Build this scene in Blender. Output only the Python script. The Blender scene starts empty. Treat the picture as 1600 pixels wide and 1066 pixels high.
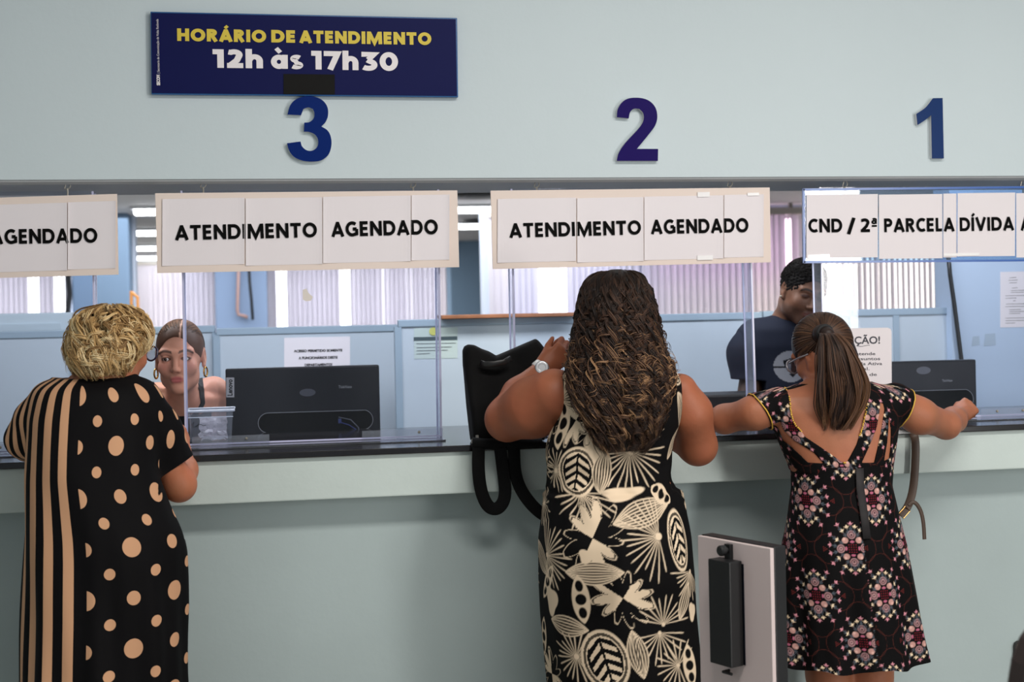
import bpy, bmesh, math, random
import numpy as np
from mathutils import Vector, Matrix

# ------------------------------------------------------------------ camera
SC = bpy.context.scene
COL = SC.collection
F = 2222.2                      # 50 mm lens on a 36 mm sensor, 1600 px wide
YAW, ROLL, DY = math.radians(10.33), math.radians(1.17), -55.0
_fw = np.array([math.sin(YAW), math.cos(YAW), 0.0])
_r0 = np.array([math.cos(YAW), -math.sin(YAW), 0.0])
_u0 = np.array([0, 0, 1.0])
_rt = math.cos(ROLL) * _r0 - math.sin(ROLL) * _u0
_up = math.cos(ROLL) * _u0 + math.sin(ROLL) * _r0
CAM = np.array([0, 0, 1.53]) - 4.45 * _fw
cam = bpy.data.cameras.new('camera')
cam.lens, cam.sensor_width = 50.0, 36.0
cam.shift_y = DY / 1600.0
cam.clip_start, cam.clip_end = 0.05, 200
cam.dof.use_dof = True
cam.dof.focus_distance = 4.25
cam.dof.aperture_fstop = 4.0
camo = bpy.data.objects.new('camera', cam)
COL.objects.link(camo)
_m = Matrix.Identity(4)
for _i in range(3):
    _m[_i][0], _m[_i][1], _m[_i][2], _m[_i][3] = _rt[_i], _up[_i], -_fw[_i], CAM[_i]
camo.matrix_world = _m
SC.camera = camo

# ------------------------------------------------------------------ light
SC.view_settings.view_transform = 'Standard'
SC.view_settings.look = 'None'
SC.view_settings.gamma = 1.0
SC.view_settings.use_curve_mapping = False
SC.view_settings.exposure = 0.75
W = bpy.data.worlds.new('world')
SC.world = W
W.use_nodes = True
_bg = W.node_tree.nodes['Background']
_bg.inputs[0].default_value = (0.80, 0.90, 1.0, 1)
_bg.inputs[1].default_value = 0.25


def area(name, loc, size, power, color, rot=(0, 0, 0)):
    l = bpy.data.lights.new(name, 'AREA')
    l.shape = 'RECTANGLE'
    l.size, l.size_y = size
    l.energy, l.color = power, color
    o = bpy.data.objects.new(name, l)
    o.location, o.rotation_euler = loc, rot
    COL.objects.link(o)
    return o


# the waiting hall's ceiling lamps, the daylight door behind the camera at the right, the office's ceiling lamps
area('hall_lamp_light', (0.6, -2.6, 3.25), (2.4, 0.5), 60, (1.0, 0.95, 0.90))
area('hall_door_light', (3.62, -6.0, 1.55), (0.46, 2.6), 80, (1.0, 0.97, 0.93), (math.radians(90), 0, math.radians(27)))
area('office_lamp_light', (0.2, 0.85, 2.5), (4.6, 0.3), 46, (0.97, 0.98, 1.0))
area('office_far_lamp_light', (0.0, 9.0, 2.5), (6, 3), 150, (0.97, 0.98, 1.0))


area('office_back_fill_light', (-2.0, 16.5, 2.5), (7, 3), 130, (0.97, 0.98, 1.0))  # fill added to brighten the far column; the tubes light little


# ------------------------------------------------------------------ projecting helpers
def P(px, py, Y):
    """The point of the plane y = Y seen at pixel (px, py)."""
    d = _fw + _rt * ((px - 800.0) / F) - _up * ((py - 533.0 - DY) / F)
    t = (Y - CAM[1]) / d[1]
    return CAM + d * t


def PD(px, py, z):
    """The point of the level plane z seen at pixel (px, py)."""
    d = _fw + _rt * ((px - 800.0) / F) - _up * ((py - 533.0 - DY) / F)
    t = (z - CAM[2]) / d[2]
    return CAM + d * t


def M(px, Y):
    """Metres per pixel at the plane y = Y near pixel column px."""
    return float(np.dot(P(px, 500, Y) - CAM, _fw)) / F


def lin(c):
    return tuple((v / 12.92 if v <= 0.04045 else ((v + 0.055) / 1.055) ** 2.4) for v in (c[0] / 255, c[1] / 255, c[2] / 255))


# ------------------------------------------------------------------ materials
MATS = {}


def mat(name, rgb=None, rough=0.6, metal=0.0, spec=0.5, attr=None, noise=None, bump=None, emit=None, sheen=0.0, coat=0.0, trans=None, sss=0.0):
    """rgb is sRGB 0-255. noise = (scale, amount) value variation. bump = (scale, strength)."""
    if name in MATS:
        return MATS[name]
    m = bpy.data.materials.new(name)
    m.use_nodes = True
    nt = m.node_tree
    b = nt.nodes['Principled BSDF']
    L = nt.links.new
    b.inputs['Roughness'].default_value = rough
    b.inputs['Metallic'].default_value = metal
    b.inputs['Specular IOR Level'].default_value = spec
    if sheen:
        b.inputs['Sheen Weight'].default_value = sheen
    if coat:
        b.inputs['Coat Weight'].default_value = coat
    if sss:
        b.inputs['Subsurface Weight'].default_value = sss
        b.inputs['Subsurface Radius'].default_value = (0.012, 0.005, 0.003)
        b.inputs['Subsurface Scale'].default_value = 0.6
    tc = nt.nodes.new('ShaderNodeTexCoord')
    src = None
    if attr:
        a = nt.nodes.new('ShaderNodeAttribute')
        a.attribute_name = attr
        src = a.outputs['Color']
    elif rgb is not None:
        r = nt.nodes.new('ShaderNodeRGB')
        r.outputs[0].default_value = (*lin(rgb), 1)
        src = r.outputs[0]
    if noise:
        n = nt.nodes.new('ShaderNodeTexNoise')
        n.inputs['Scale'].default_value = noise[0]
        n.inputs['Detail'].default_value = 5
        L(tc.outputs['Object'], n.inputs['Vector'])
        mr = nt.nodes.new('ShaderNodeMapRange')
        mr.inputs[1].default_value, mr.inputs[2].default_value = 0.3, 0.7
        mr.inputs[3].default_value, mr.inputs[4].default_value = 1 - noise[1], 1 + noise[1]
        L(n.outputs['Fac'], mr.inputs[0])
        mx = nt.nodes.new('ShaderNodeVectorMath')
        mx.operation = 'SCALE'
        L(src, mx.inputs[0])
        L(mr.outputs[0], mx.inputs['Scale'])
        src = mx.outputs[0]
    if src is not None:
        L(src, b.inputs['Base Color'])
    if bump:
        n = nt.nodes.new('ShaderNodeTexNoise')
        n.inputs['Scale'].default_value = bump[0]
        n.inputs['Detail'].default_value = 3
        L(tc.outputs['Object'], n.inputs['Vector'])
        bp = nt.nodes.new('ShaderNodeBump')
        bp.inputs['Strength'].default_value = bump[1]
        bp.inputs['Distance'].default_value = 0.01
        L(n.outputs['Fac'], bp.inputs['Height'])
        L(bp.outputs[0], b.inputs['Normal'])
    if emit:
        b.inputs['Emission Color'].default_value = (*lin(emit[0]), 1)
        b.inputs['Emission Strength'].default_value = emit[1]
    if trans:
        # a thin translucent sheet: part of the light passes through scattered
        tr = nt.nodes.new('ShaderNodeBsdfTranslucent')
        if src is not None:
            L(src, tr.inputs[0])
        ms = nt.nodes.new('ShaderNodeMixShader')
        ms.inputs[0].default_value = trans
        L(b.outputs[0], ms.inputs[1])
        L(tr.outputs[0], ms.inputs[2])
        L(ms.outputs[0], nt.nodes['Material Output'].inputs[0])
    MATS[name] = m
    return m


def clear_mat(name, tint=(245, 247, 252), haze=0.05, gloss=1.0, ior=1.49, rough=0.02, hazecol=(225, 232, 240)):
    """Clear acrylic sheet: passes light straight, mirrors by Fresnel, scatters a little on its scratched faces."""
    if name in MATS:
        return MATS[name]
    m = bpy.data.materials.new(name)
    m.use_nodes = True
    nt = m.node_tree
    nt.nodes.remove(nt.nodes['Principled BSDF'])
    L = nt.links.new
    t = nt.nodes.new('ShaderNodeBsdfTransparent')
    t.inputs[0].default_value = (*lin(tint), 1)
    d = nt.nodes.new('ShaderNodeBsdfDiffuse')
    d.inputs[0].default_value = (*lin(hazecol), 1)
    g = nt.nodes.new('ShaderNodeBsdfGlossy')
    g.inputs['Roughness'].default_value = rough
    fr = nt.nodes.new('ShaderNodeFresnel')
    fr.inputs[0].default_value = ior
    fm = nt.nodes.new('ShaderNodeMath')
    fm.operation = 'MULTIPLY'
    fm.inputs[1].default_value = gloss
    L(fr.outputs[0], fm.inputs[0])
    m1 = nt.nodes.new('ShaderNodeMixShader')
    tc = nt.nodes.new('ShaderNodeTexCoord')
    n = nt.nodes.new('ShaderNodeTexNoise')
    n.inputs['Scale'].default_value = 5
    n.inputs['Detail'].default_value = 6
    L(tc.outputs['Object'], n.inputs['Vector'])
    hm = nt.nodes.new('ShaderNodeMath')
    hm.operation = 'MULTIPLY'
    hm.inputs[1].default_value = haze * 2
    L(n.outputs['Fac'], hm.inputs[0])
    L(hm.outputs[0], m1.inputs[0])
    L(t.outputs[0], m1.inputs[1])
    L(d.outputs[0], m1.inputs[2])
    m2 = nt.nodes.new('ShaderNodeMixShader')
    L(fm.outputs[0], m2.inputs[0])
    L(m1.outputs[0], m2.inputs[1])
    L(g.outputs[0], m2.inputs[2])
    L(m2.outputs[0], nt.nodes['Material Output'].inputs[0])
    MATS[name] = m
    return m


# ------------------------------------------------------------------ objects
def tag(o, label=None, cat=None, group=None, kind=None):
    if label: o['label'] = label
    if cat: o['category'] = cat
    if group: o['group'] = group
    if kind: o['kind'] = kind
    return o


def thing(name, label, cat, loc=(0, 0, 0), group=None):
    o = bpy.data.objects.new(name, None)
    o.empty_display_size = 0.1
    o.location = [float(v) for v in loc]
    COL.objects.link(o)
    return tag(o, label, cat, group)


def link(name, me, material, parent=None):
    o = bpy.data.objects.new(name, me)
    COL.objects.link(o)
    if material is not None and not len(me.materials):
        for mm in (material if isinstance(material, (list, tuple)) else [material]):
            me.materials.append(mm)
    if parent is not None:
        o.parent = parent
        off = Vector((0, 0, 0))
        p = parent
        while p is not None:
            off += p.location
            p = p.parent
        o.location = -off          # mesh data is in world space; keep it there
    return o


def mesh_np(name, V, faces, smooth=True, colors=None, uv=None):
    """V (n,3); faces (m,4) or (m,3) arrays or a list of both."""
    me = bpy.data.meshes.new(name)
    fl = faces if isinstance(faces, list) else [faces]
    fl = [np.asarray(f, dtype=np.int32) for f in fl if len(f)]
    nl = sum(f.size for f in fl)
    nf = sum(len(f) for f in fl)
    me.vertices.add(len(V))
    me.vertices.foreach_set('co', np.asarray(V, dtype=np.float32).ravel())
    me.loops.add(nl)
    me.loops.foreach_set('vertex_index', np.concatenate([f.ravel() for f in fl]))
    me.polygons.add(nf)
    tot = np.concatenate([np.full(len(f), f.shape[1], dtype=np.int32) for f in fl])
    st = np.concatenate([[0], np.cumsum(tot)[:-1]]).astype(np.int32)
    me.polygons.foreach_set('loop_start', st)
    me.polygons.foreach_set('loop_total', tot)
    me.update(calc_edges=True)
    me.validate()
    if smooth:
        me.polygons.foreach_set('use_smooth', np.ones(len(me.polygons), dtype=bool))
    if colors is not None:
        a = me.attributes.new('Col', 'FLOAT_COLOR', 'POINT')
        c = np.ones((len(V), 4), dtype=np.float32)
        c[:, :3] = colors
        a.data.foreach_set('color', c.ravel())
    return me


class MB:
    """Collects shapes that become ONE mesh."""

    def __init__(self):
        self.V, self.Q, self.T, self.N = [], [], [], []
        self.n = 0

    def add(self, V, quads=(), tris=(), ngons=()):
        V = np.asarray(V, dtype=float)
        self.V.append(V)
        self.Q += [[i + self.n for i in q] for q in quads]
        self.T += [[i + self.n for i in q] for q in tris]
        self.N += [[i + self.n for i in q] for q in ngons]
        self.n += len(V)
        return self

    def box(self, lo, hi):
        x0, y0, z0 = lo
        x1, y1, z1 = hi
        v = [(x0, y0, z0), (x1, y0, z0), (x1, y1, z0), (x0, y1, z0), (x0, y0, z1), (x1, y0, z1), (x1, y1, z1), (x0, y1, z1)]
        return self.add(v, [(0, 3, 2, 1), (4, 5, 6, 7), (0, 1, 5, 4), (1, 2, 6, 5), (2, 3, 7, 6), (3, 0, 4, 7)])

    def prism(self, pts, vec):
        """pts: planar outline; extruded along vec."""
        pts = np.asarray(pts, dtype=float)
        n = len(pts)
        v = np.concatenate([pts, pts + np.asarray(vec)])
        q = [(i, (i + 1) % n, n + (i + 1) % n, n + i) for i in range(n)]
        return self.add(v, q, (), [list(range(n))[::-1], list(range(n, 2 * n))])

    def tube(self, pts, r, sides=8, flat=None, closed=False, up=None):
        """Tube along pts with radius r (number or per-point); flat=(w,t) gives a strap section."""
        pts = np.asarray(pts, dtype=float)
        n = len(pts)
        rr = np.full(n, r) if np.isscalar(r) else np.asarray(r)
        T = np.gradient(pts, axis=0)
        if closed:
            T = np.roll(pts, -1, 0) - np.roll(pts, 1, 0)
        T /= np.linalg.norm(T, axis=1)[:, None] + 1e-12
        ref = np.array([0, 0, 1.0]) if up is None else np.asarray(up, dtype=float)
        if abs(np.dot(T[0], ref)) > 0.95:
            ref = np.array([1.0, 0, 0])
        A = np.zeros_like(pts)
        a = np.cross(ref, T[0])
        a /= np.linalg.norm(a)
        for i in range(n):
            a = a - T[i] * np.dot(a, T[i])
            a /= np.linalg.norm(a) + 1e-12
            A[i] = a
        B = np.cross(T, A)
        th = np.linspace(0, 2 * math.pi, sides, endpoint=False)
        ca, sb = np.cos(th), np.sin(th)
        if flat:
            ca = np.sign(ca) * np.abs(ca) ** 0.4 * flat[0]
            sb = np.sign(sb) * np.abs(sb) ** 0.4 * flat[1]
        v = pts[:, None, :] + rr[:, None, None] * (A[:, None, :] * ca[None, :, None] + B[:, None, :] * sb[None, :, None])
        v = v.reshape(-1, 3)
        q = []
        m = n if closed else n - 1
        for i in range(m):
            j = (i + 1) % n
            for k in range(sides):
                k2 = (k + 1) % sides
                q.append((i * sides + k, i * sides + k2, j * sides + k2, j * sides + k))
        ng = [] if closed else [list(range(sides))[::-1], list(range((n - 1) * sides, n * sides))]
        return self.add(v, q, (), ng)

    def lathe(self, prof, origin, axis=(0, 0, 1), sides=20):
        """prof: list of (radius, height)."""
        ax = Vector(axis).normalized()
        q = Vector((0, 0, 1)).rotation_difference(ax).to_matrix()
        v = []
        for r, h in prof:
            for k in range(sides):
                t = 2 * math.pi * k / sides
                w = q @ Vector((r * math.cos(t), r * math.sin(t), h))
                v.append((origin[0] + w[0], origin[1] + w[1], origin[2] + w[2]))
        qd = []
        for i in range(len(prof) - 1):
            for k in range(sides):
                k2 = (k + 1) % sides
                qd.append((i * sides + k, i * sides + k2, (i + 1) * sides + k2, (i + 1) * sides + k))
        n = len(prof)
        return self.add(v, qd, (), [list(range(sides))[::-1], list(range((n - 1) * sides, n * sides))])

    def ball(self, c, r, seg=14, rings=9):
        r = (r, r, r) if np.isscalar(r) else r
        prof = [(math.sin(math.pi * i / rings), -math.cos(math.pi * i / rings)) for i in range(rings + 1)]
        v, q = [], []
        for a, h in prof:
            for k in range(seg):
                t = 2 * math.pi * k / seg
                v.append((c[0] + r[0] * a * math.cos(t), c[1] + r[1] * a * math.sin(t), c[2] + r[2] * h))
        for i in range(rings):
            for k in range(seg):
                k2 = (k + 1) % seg
                q.append((i * seg + k, i * seg + k2, (i + 1) * seg + k2, (i + 1) * seg + k))
        return self.add(v, q)

    def mesh(self, name, smooth=False, bevel=None):
        me = bpy.data.meshes.new(name)
        V = np.concatenate(self.V) if self.V else np.zeros((0, 3))
        me.from_pydata([tuple(v) for v in V], [], self.Q + self.T + self.N)
        bm = bmesh.new()
        bm.from_mesh(me)
        bmesh.ops.remove_doubles(bm, verts=bm.verts, dist=1e-6)
        bmesh.ops.recalc_face_normals(bm, faces=bm.faces)
        if bevel:
            ed = [e for e in bm.edges if len(e.link_faces) == 2 and e.calc_face_angle(0) > 0.6]
            bmesh.ops.bevel(bm, geom=ed, offset=bevel, segments=2, profile=0.6, affect='EDGES', clamp_overlap=True)
        bm.to_mesh(me)
        bm.free()
        if smooth:
            me.shade_smooth() if hasattr(me, 'shade_smooth') else None
            if bevel is None or smooth is True:
                pass
        return me

    def build(self, name, material, parent=None, smooth=False, bevel=None):
        return link(name, self.mesh(name, smooth, bevel), material, parent)


def struct(o):
    o['kind'] = 'structure'
    return o


# ------------------------------------------------------------------ lettering
def text_mesh(s, bold=0.0, extrude=0.0, res=3, spacing=1.0):
    cu = bpy.data.curves.new('lettering', 'FONT')
    cu.body = s
    cu.size = 1.0
    cu.offset = bold
    cu.extrude = extrude
    cu.resolution_u = res
    cu.space_character = spacing
    o = bpy.data.objects.new('lettering_tmp', cu)
    COL.objects.link(o)
    dg = bpy.context.evaluated_depsgraph_get()
    dg.update()
    me = bpy.data.meshes.new_from_object(o.evaluated_get(dg))
    bpy.data.objects.remove(o)
    bpy.data.curves.remove(cu)
    return me


def text_on(name, s, p0, p1, cap, normal, material, parent, bold=0.02, lift=0.0012, thick=0.0, spacing=1.0):
    """Lettering whose ink runs from p0 to p1 along the baseline (3-D points) with cap height cap (metres)."""
    me = text_mesh(s, bold, thick, spacing=spacing)
    n = len(me.vertices)
    co = np.empty(n * 3, dtype=np.float32)
    me.vertices.foreach_get('co', co)
    co = co.reshape(-1, 3)
    p0, p1 = np.asarray(p0, float), np.asarray(p1, float)
    x0, x1 = co[:, 0].min(), co[:, 0].max()
    e = p1 - p0
    wid = np.linalg.norm(e)
    e /= wid
    nn = np.asarray(normal, float)
    nn /= np.linalg.norm(nn)
    u = np.cross(nn, e)
    u /= np.linalg.norm(u)
    sy = cap / CAPH
    out = p0 + np.outer((co[:, 0] - x0) / (x1 - x0) * wid, e) + np.outer(co[:, 1] * sy, u) + np.outer(co[:, 2] + lift, nn)
    me.vertices.foreach_set('co', out.astype(np.float32).ravel())
    me.materials.clear()
    me.update()
    return link(name, me, material, parent)


_cm = text_mesh('H')
_c = np.empty(len(_cm.vertices) * 3, dtype=np.float32)
_cm.vertices.foreach_get('co', _c)
CAPH = float(_c.reshape(-1, 3)[:, 1].max())
bpy.data.meshes.remove(_cm)


# ------------------------------------------------------------------ bold stroke lettering for the signs
def _arc(cx, cy, rx, ry, a0, a1, n=12):
    t = np.radians(np.linspace(a0, a1, n))
    return list(zip(cx + rx * np.cos(t), cy + ry * np.sin(t)))


def glyph(ch, t):
    """(advance width, strokes) for cap height 1 and half stroke width t; a stroke is (points, closed)."""
    h = 1 - t
    acc = None
    if ch in 'ÁÍÀ':
        acc, ch = ('a' if ch in 'ÁÍ' else 'g'), {'Á': 'A', 'Í': 'I', 'À': 'A'}[ch]
    if ch == 'à':
        acc, ch = 'g', 'a'
    S = []
    if ch == 'A':
        w = 0.88
        S = [([(t * 0.75, 0), (w / 2, 1 - t * 0.4)], 0), ([(w - t * 0.75, 0), (w / 2, 1 - t * 0.4)], 0), ([(w / 2 - t * 0.9, 1 - t), (w / 2 + t * 0.9, 1 - t)], 0), ([(0.20, 0.28), (w - 0.20, 0.28)], 0)]
    elif ch == 'T':
        w = 0.74
        S = [([(0.01, h), (w - 0.01, h)], 0), ([(w / 2, 0), (w / 2, 1)], 0)]
    elif ch == 'E':
        w = 0.62
        S = [([(t, 0), (t, 1)], 0)] + [([(t, y), (w - 0.05 - (0.03 if i == 1 else 0), y)], 0) for i, y in enumerate((t, 0.51, h))]
    elif ch == 'L':
        w = 0.56
        S = [([(t, 0), (t, 1)], 0), ([(t, t), (w - 0.03, t)], 0)]
    elif ch == 'I':
        w = 2 * t
        S = [([(t, 0), (t, 1)], 0)]
    elif ch == 'N':
        w = 0.84
        S = [([(t, 0), (t, 1)], 0), ([(w - t, 0), (w - t, 1)], 0), ([(t, 1 - t * 0.5), (w - t, t * 0.5)], 0)]
    elif ch == 'M':
        w = 1.12
        S = [([(t, 0), (t + 0.03, 1)], 0), ([(w - t, 0), (w - t - 0.03, 1)], 0), ([(t + 0.05, 1 - t * 0.4), (w / 2, 0.10), (w - t - 0.05, 1 - t * 0.4)], 0)]
    elif ch == 'H':
        w = 0.80
        S = [([(t, 0), (t, 1)], 0), ([(w - t, 0), (w - t, 1)], 0), ([(t, 0.5), (w - t, 0.5)], 0)]
    elif ch == 'V':
        w = 0.86
        S = [([(t * 0.8, 1), (w / 2, t * 0.4)], 0), ([(w - t * 0.8, 1), (w / 2, t * 0.4)], 0), ([(w / 2 - t * 0.9, t), (w / 2 + t * 0.9, t)], 0)]
    elif ch == 'O':
        w = 0.98
        S = [(_arc(w / 2, 0.5, w / 2 - t, 0.51 - t, 0, 360, 33)[:-1], 1)]
    elif ch == '0':
        w = 0.84
        S = [(_arc(w / 2, 0.5, w / 2 - t, 0.51 - t, 0, 360, 33)[:-1], 1)]
    elif ch == 'D':
        w = 0.86
        S = [([(t, t)] + [(0.38, t)] + _arc(0.40, 0.5, w - 0.40 - t, 0.5 - t, -90, 90, 15) + [(t, h)], 1)]
    elif ch == 'P':
        w = 0.68
        S = [([(t, 0), (t, 1)], 0), ([(t, h)] + _arc(0.36, 0.69, w - 0.36 - t, 0.31 - t, 90, -90, 13) + [(t, 0.38 + t)], 0)]
    elif ch == 'R':
        w = 0.74
        S = [([(t, 0), (t, 1)], 0), ([(t, h)] + _arc(0.36, 0.71, w - 0.06 - 0.36 - t, 0.29 - t, 90, -90, 13) + [(t, 0.42 + t)], 0), ([(0.36, 0.46), (w - t * 0.9, 0)], 0)]
    elif ch == 'C':
        w = 0.76
        S = [(_arc(0.48, 0.5, 0.48 - t, 0.51 - t, 52, 308, 22), 0)]
    elif ch == 'G':
        w = 0.90
        S = [(_arc(0.48, 0.5, 0.48 - t, 0.51 - t, 50, 290, 22) + [(w - t, 0.10 + t * 0.6), (w - t, 0.50)], 0), ([(w - t, 0.49), (0.52, 0.49)], 0)]
    elif ch == '/':
        w = 0.56
        S = [([(t, -0.14), (w - t, 1.06)], 0)]
    elif ch == '2':
        w = 0.70
        S = [([(t * 0.7, 0.86)] + _arc(0.33, 0.71, 0.33 - t + 0.02, 0.30 - t, 128, -20, 12) + [(0.44, 0.42), (t * 1.1, t)], 0), ([(0.03, t), (w, t)], 0)]
    elif ch == 'ª':
        w = 0.44
        r = t * 0.62
        S = [(_arc(0.19, 0.72, 0.19 - r, 0.15 - r + 0.01, 0, 360, 17)[:-1], 1, r), ([(0.37, 0.58), (0.37, 0.82)] + _arc(0.22, 0.85, 0.15, 0.11, 0, 140, 8), 0, r), ([(0.02, 0.44), (0.42, 0.44)], 0, r)]
    elif ch == '1':
        w = 0.46
        S = [([(w - t, 0), (w - t, 1)], 0), ([(0.0, h), (w - t, h)], 0)]
    elif ch == '7':
        w = 0.74
        S = [([(0, h), (w - t * 0.9, h), (0.28, 0)], 0)]
    elif ch == '3':
        w = 0.76
        S = [([(0.04, h), (w - 0.16, h), (0.34, 0.58)], 0), ([(0.30, 0.56)] + _arc(0.38, 0.30, w - 0.38 - t, 0.30 - t + 0.02, 75, -90, 12) + _arc(0.34, 0.30, 0.30, 0.30 - t + 0.02, -90, -135, 5), 0)]
    elif ch == 'h':
        w = 0.72
        S = [([(t, 0), (t, 1.04)], 0), ([(t, 0.40)] + _arc(0.37, 0.40, w - 0.37 - t, 0.36 - t, 160, 0, 11) + [(w - t, 0)], 0)]
    elif ch == 'a':
        w = 0.78
        S = [(_arc(0.37, 0.37, 0.37 - t, 0.385 - t, 0, 360, 25)[:-1], 1), ([(w - t, 0), (w - t, 0.75)], 0)]
    elif ch == 's':
        w = 0.60
        S = [(_arc(0.31, 0.545, 0.26 - t * 0.6, 0.205 - t * 0.75, 35, 250, 12) + _arc(0.29, 0.20, 0.29 - t * 0.6, 0.205 - t * 0.75, 80, -145, 12), 0, t * 0.85)]
    elif ch == ' ':
        return 0.36, []
    else:
        return 0.5, []
    if acc == 'a':
        S.append(([(w / 2 - 0.06, 1.08), (w / 2 + 0.13, 1.27)], 0, t * 0.8))
    if acc == 'g':
        S.append(([(w / 2 - 0.14, 1.10), (w / 2 + 0.05, 0.87)], 0, t * 0.8))
    return w, S


def stroke_text(s, t=0.105, gap=0.13):
    """Flat quads of the lettering in cap-height units: vertices (n,2), quads, total width."""
    V, Q, x, n = [], [], 0.0, 0
    lay = 0
    L = []
    for ch in s:
        w, S = glyph(ch, t)
        for st in S:
            pts, closed = np.array(st[0], float), st[1]
            r = st[2] if len(st) > 2 else t
            keep = [0] + [i for i in range(1, len(pts)) if np.linalg.norm(pts[i] - pts[i - 1]) > 1e-4]
            pts = pts[keep]
            N = len(pts)
            dn = np.roll(pts, -1, 0) - pts
            dp = pts - np.roll(pts, 1, 0)
            if not closed:
                dn[-1] = dp[-1]
                dp[0] = dn[0]
            dn /= np.linalg.norm(dn, axis=1)[:, None]
            dp /= np.linalg.norm(dp, axis=1)[:, None]
            n0 = np.stack([-dp[:, 1], dp[:, 0]], 1)
            n1 = np.stack([-dn[:, 1], dn[:, 0]], 1)
            b = n0 + n1
            b /= np.linalg.norm(b, axis=1)[:, None] + 1e-9
            k = np.clip(1 / np.maximum(0.35, (b * n1).sum(1)), 1, 2.2)
            a1, a2 = pts + b * (r * k)[:, None], pts - b * (r * k)[:, None]
            v = np.stack([a1, a2], 1).reshape(-1, 2) + np.array([x, 0])
            for i in range(N if closed else N - 1):
                j = (i + 1) % N
                Q.append((n + 2 * i, n + 2 * i + 1, n + 2 * j + 1, n + 2 * j))
            V.append(v)
            L += [lay] * len(v)
            lay += 1
            n += len(v)
        x += w + gap
    return np.concatenate(V), Q, x - gap, np.array(L)


def bold_text(name, s, p0, p1, cap, normal, material, parent, t=0.105, gap=0.13, lift=0.0012):
    V, Q, w, L = stroke_text(s, t, gap)
    p0, p1 = np.asarray(p0, float), np.asarray(p1, float)
    e = p1 - p0
    wid = np.linalg.norm(e)
    e /= wid
    nn = np.asarray(normal, float)
    u = np.cross(nn, e)
    u /= np.linalg.norm(u)
    x0, x1 = V[:, 0].min(), V[:, 0].max()
    out = p0 + np.outer((V[:, 0] - x0) / (x1 - x0) * wid, e) + np.outer(V[:, 1] * cap, u) + np.outer(lift + 0.00003 * L, nn)
    me = mesh_np(name, out, np.array(Q), smooth=False)
    return link(name, me, material, parent)
# ------------------------------------------------------------------ palette
PAINT_UP = mat('upper_wall_paint', (198, 210, 214), 0.75, noise=(1.3, 0.02), bump=(55, 0.05))
PAINT_LO = mat('lower_wall_paint', (170, 184, 184), 0.7, noise=(1.7, 0.05), bump=(45, 0.06))
FASCIA = mat('fascia_paint', (192, 204, 200), 0.6, noise=(3.5, 0.05), bump=(40, 0.08))
SOFFIT = mat('soffit_grey_paint', (166, 169, 172), 0.6, noise=(4, 0.06))
BLACK_TOP = mat('black_granite', (26, 24, 26), 0.16, noise=(60, 0.25))
BLACK = mat('black_plastic', (16, 17, 19), 0.45)
BLACK_MATTE = mat('black_matte', (14, 14, 15), 0.75)
PAPER = mat('white_paper', (236, 229, 232), 0.8, bump=(9, 0.12), trans=0.05)
CARD = mat('beige_card', (230, 214, 204), 0.75, bump=(14, 0.05))
INK = mat('black_ink', (7, 7, 7), 0.8, spec=0.1)
STEEL = mat('dull_steel', (150, 145, 135), 0.35, metal=0.45)
EDGE = mat('lit_acrylic_edge', (196, 196, 226), 0.18, spec=0.8)  # pale violet stands in for light piped to the sheet's edges
CLEAR = clear_mat('clear_acrylic', haze=0.008, gloss=0.32)
WING = clear_mat('clear_wing', haze=0.12, gloss=0.08)
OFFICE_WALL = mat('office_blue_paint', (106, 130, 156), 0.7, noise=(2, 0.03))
OFFICE_PALE = mat('office_pale_paint', (196, 206, 222), 0.7)
PART_PANEL = mat('partition_laminate', (184, 195, 204), 0.5, noise=(1.5, 0.04))
PART_RAIL = mat('partition_rail', (150, 168, 182), 0.4)
CEIL = mat('office_ceiling_white', (205, 205, 208), 0.8)
SLAT = mat('blind_fabric', (222, 220, 226), 0.8, trans=0.5)
WOOD = mat('brown_wood', (150, 98, 66), 0.5, noise=(14, 0.2))
FLOOR = mat('grey_floor_tile', (150, 148, 142), 0.35, noise=(3, 0.08))
HALLCEIL = mat('hall_ceiling_white', (215, 215, 212), 0.8)

ZC = float(P(740, 695.5, -0.20)[2])       # counter top
ZF = float(P(740, 770, -0.18)[2])         # bottom of the counter's fascia
ZL = float(P(800, 278, 0.0)[2])           # lower front edge of the wall above the opening
ZCEIL = 2.55

# ------------------------------------------------------------------ the room
struct(MB().box((-14, -9, -0.1), (14, 24, 0)).build('floor', FLOOR))
struct(MB().box((-14, 0.3, ZCEIL), (14, 24, ZCEIL + 0.12)).build('ceiling', CEIL))
struct(MB().box((-7, -6.0, 3.3), (8, 0.0, 3.42)).build('ceiling_hall', HALLCEIL))
m = MB().box((-7, 0.0, ZL), (8, 0.30, 3.3))
struct(m.build('wall_front', PAINT_UP))
# grey painted underside that tilts down towards the office
m = MB()
pts = [(-7, 0.004, ZL - 0.0005), (-7, 0.30, ZL - 0.0005), (-7, 0.30, ZL - 0.022), (-7, 0.018, ZL - 0.013), (-7, 0.006, ZL - 0.006)]
m.prism(pts, (15, 0, 0))
struct(m.build('trim_1', SOFFIT))
struct(MB().box((-7, -0.08, 0), (8, 0.16, ZF - 0.001)).build('wall_counter', PAINT_LO))
struct(MB().box((-14, 22.2, 0), (14, 22.4, ZCEIL)).build('wall_back', OFFICE_PALE))
struct(MB().box((-3.3, -6.0, 0), (-3.2, -0.09, 3.3)).build('wall_light_block', PAINT_UP))  # unseen wall added to keep world light off the left side
struct(MB().box((-14.1, 0.3, 0), (-14, 22.4, ZCEIL)).build('wall_left', OFFICE_PALE))

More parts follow.
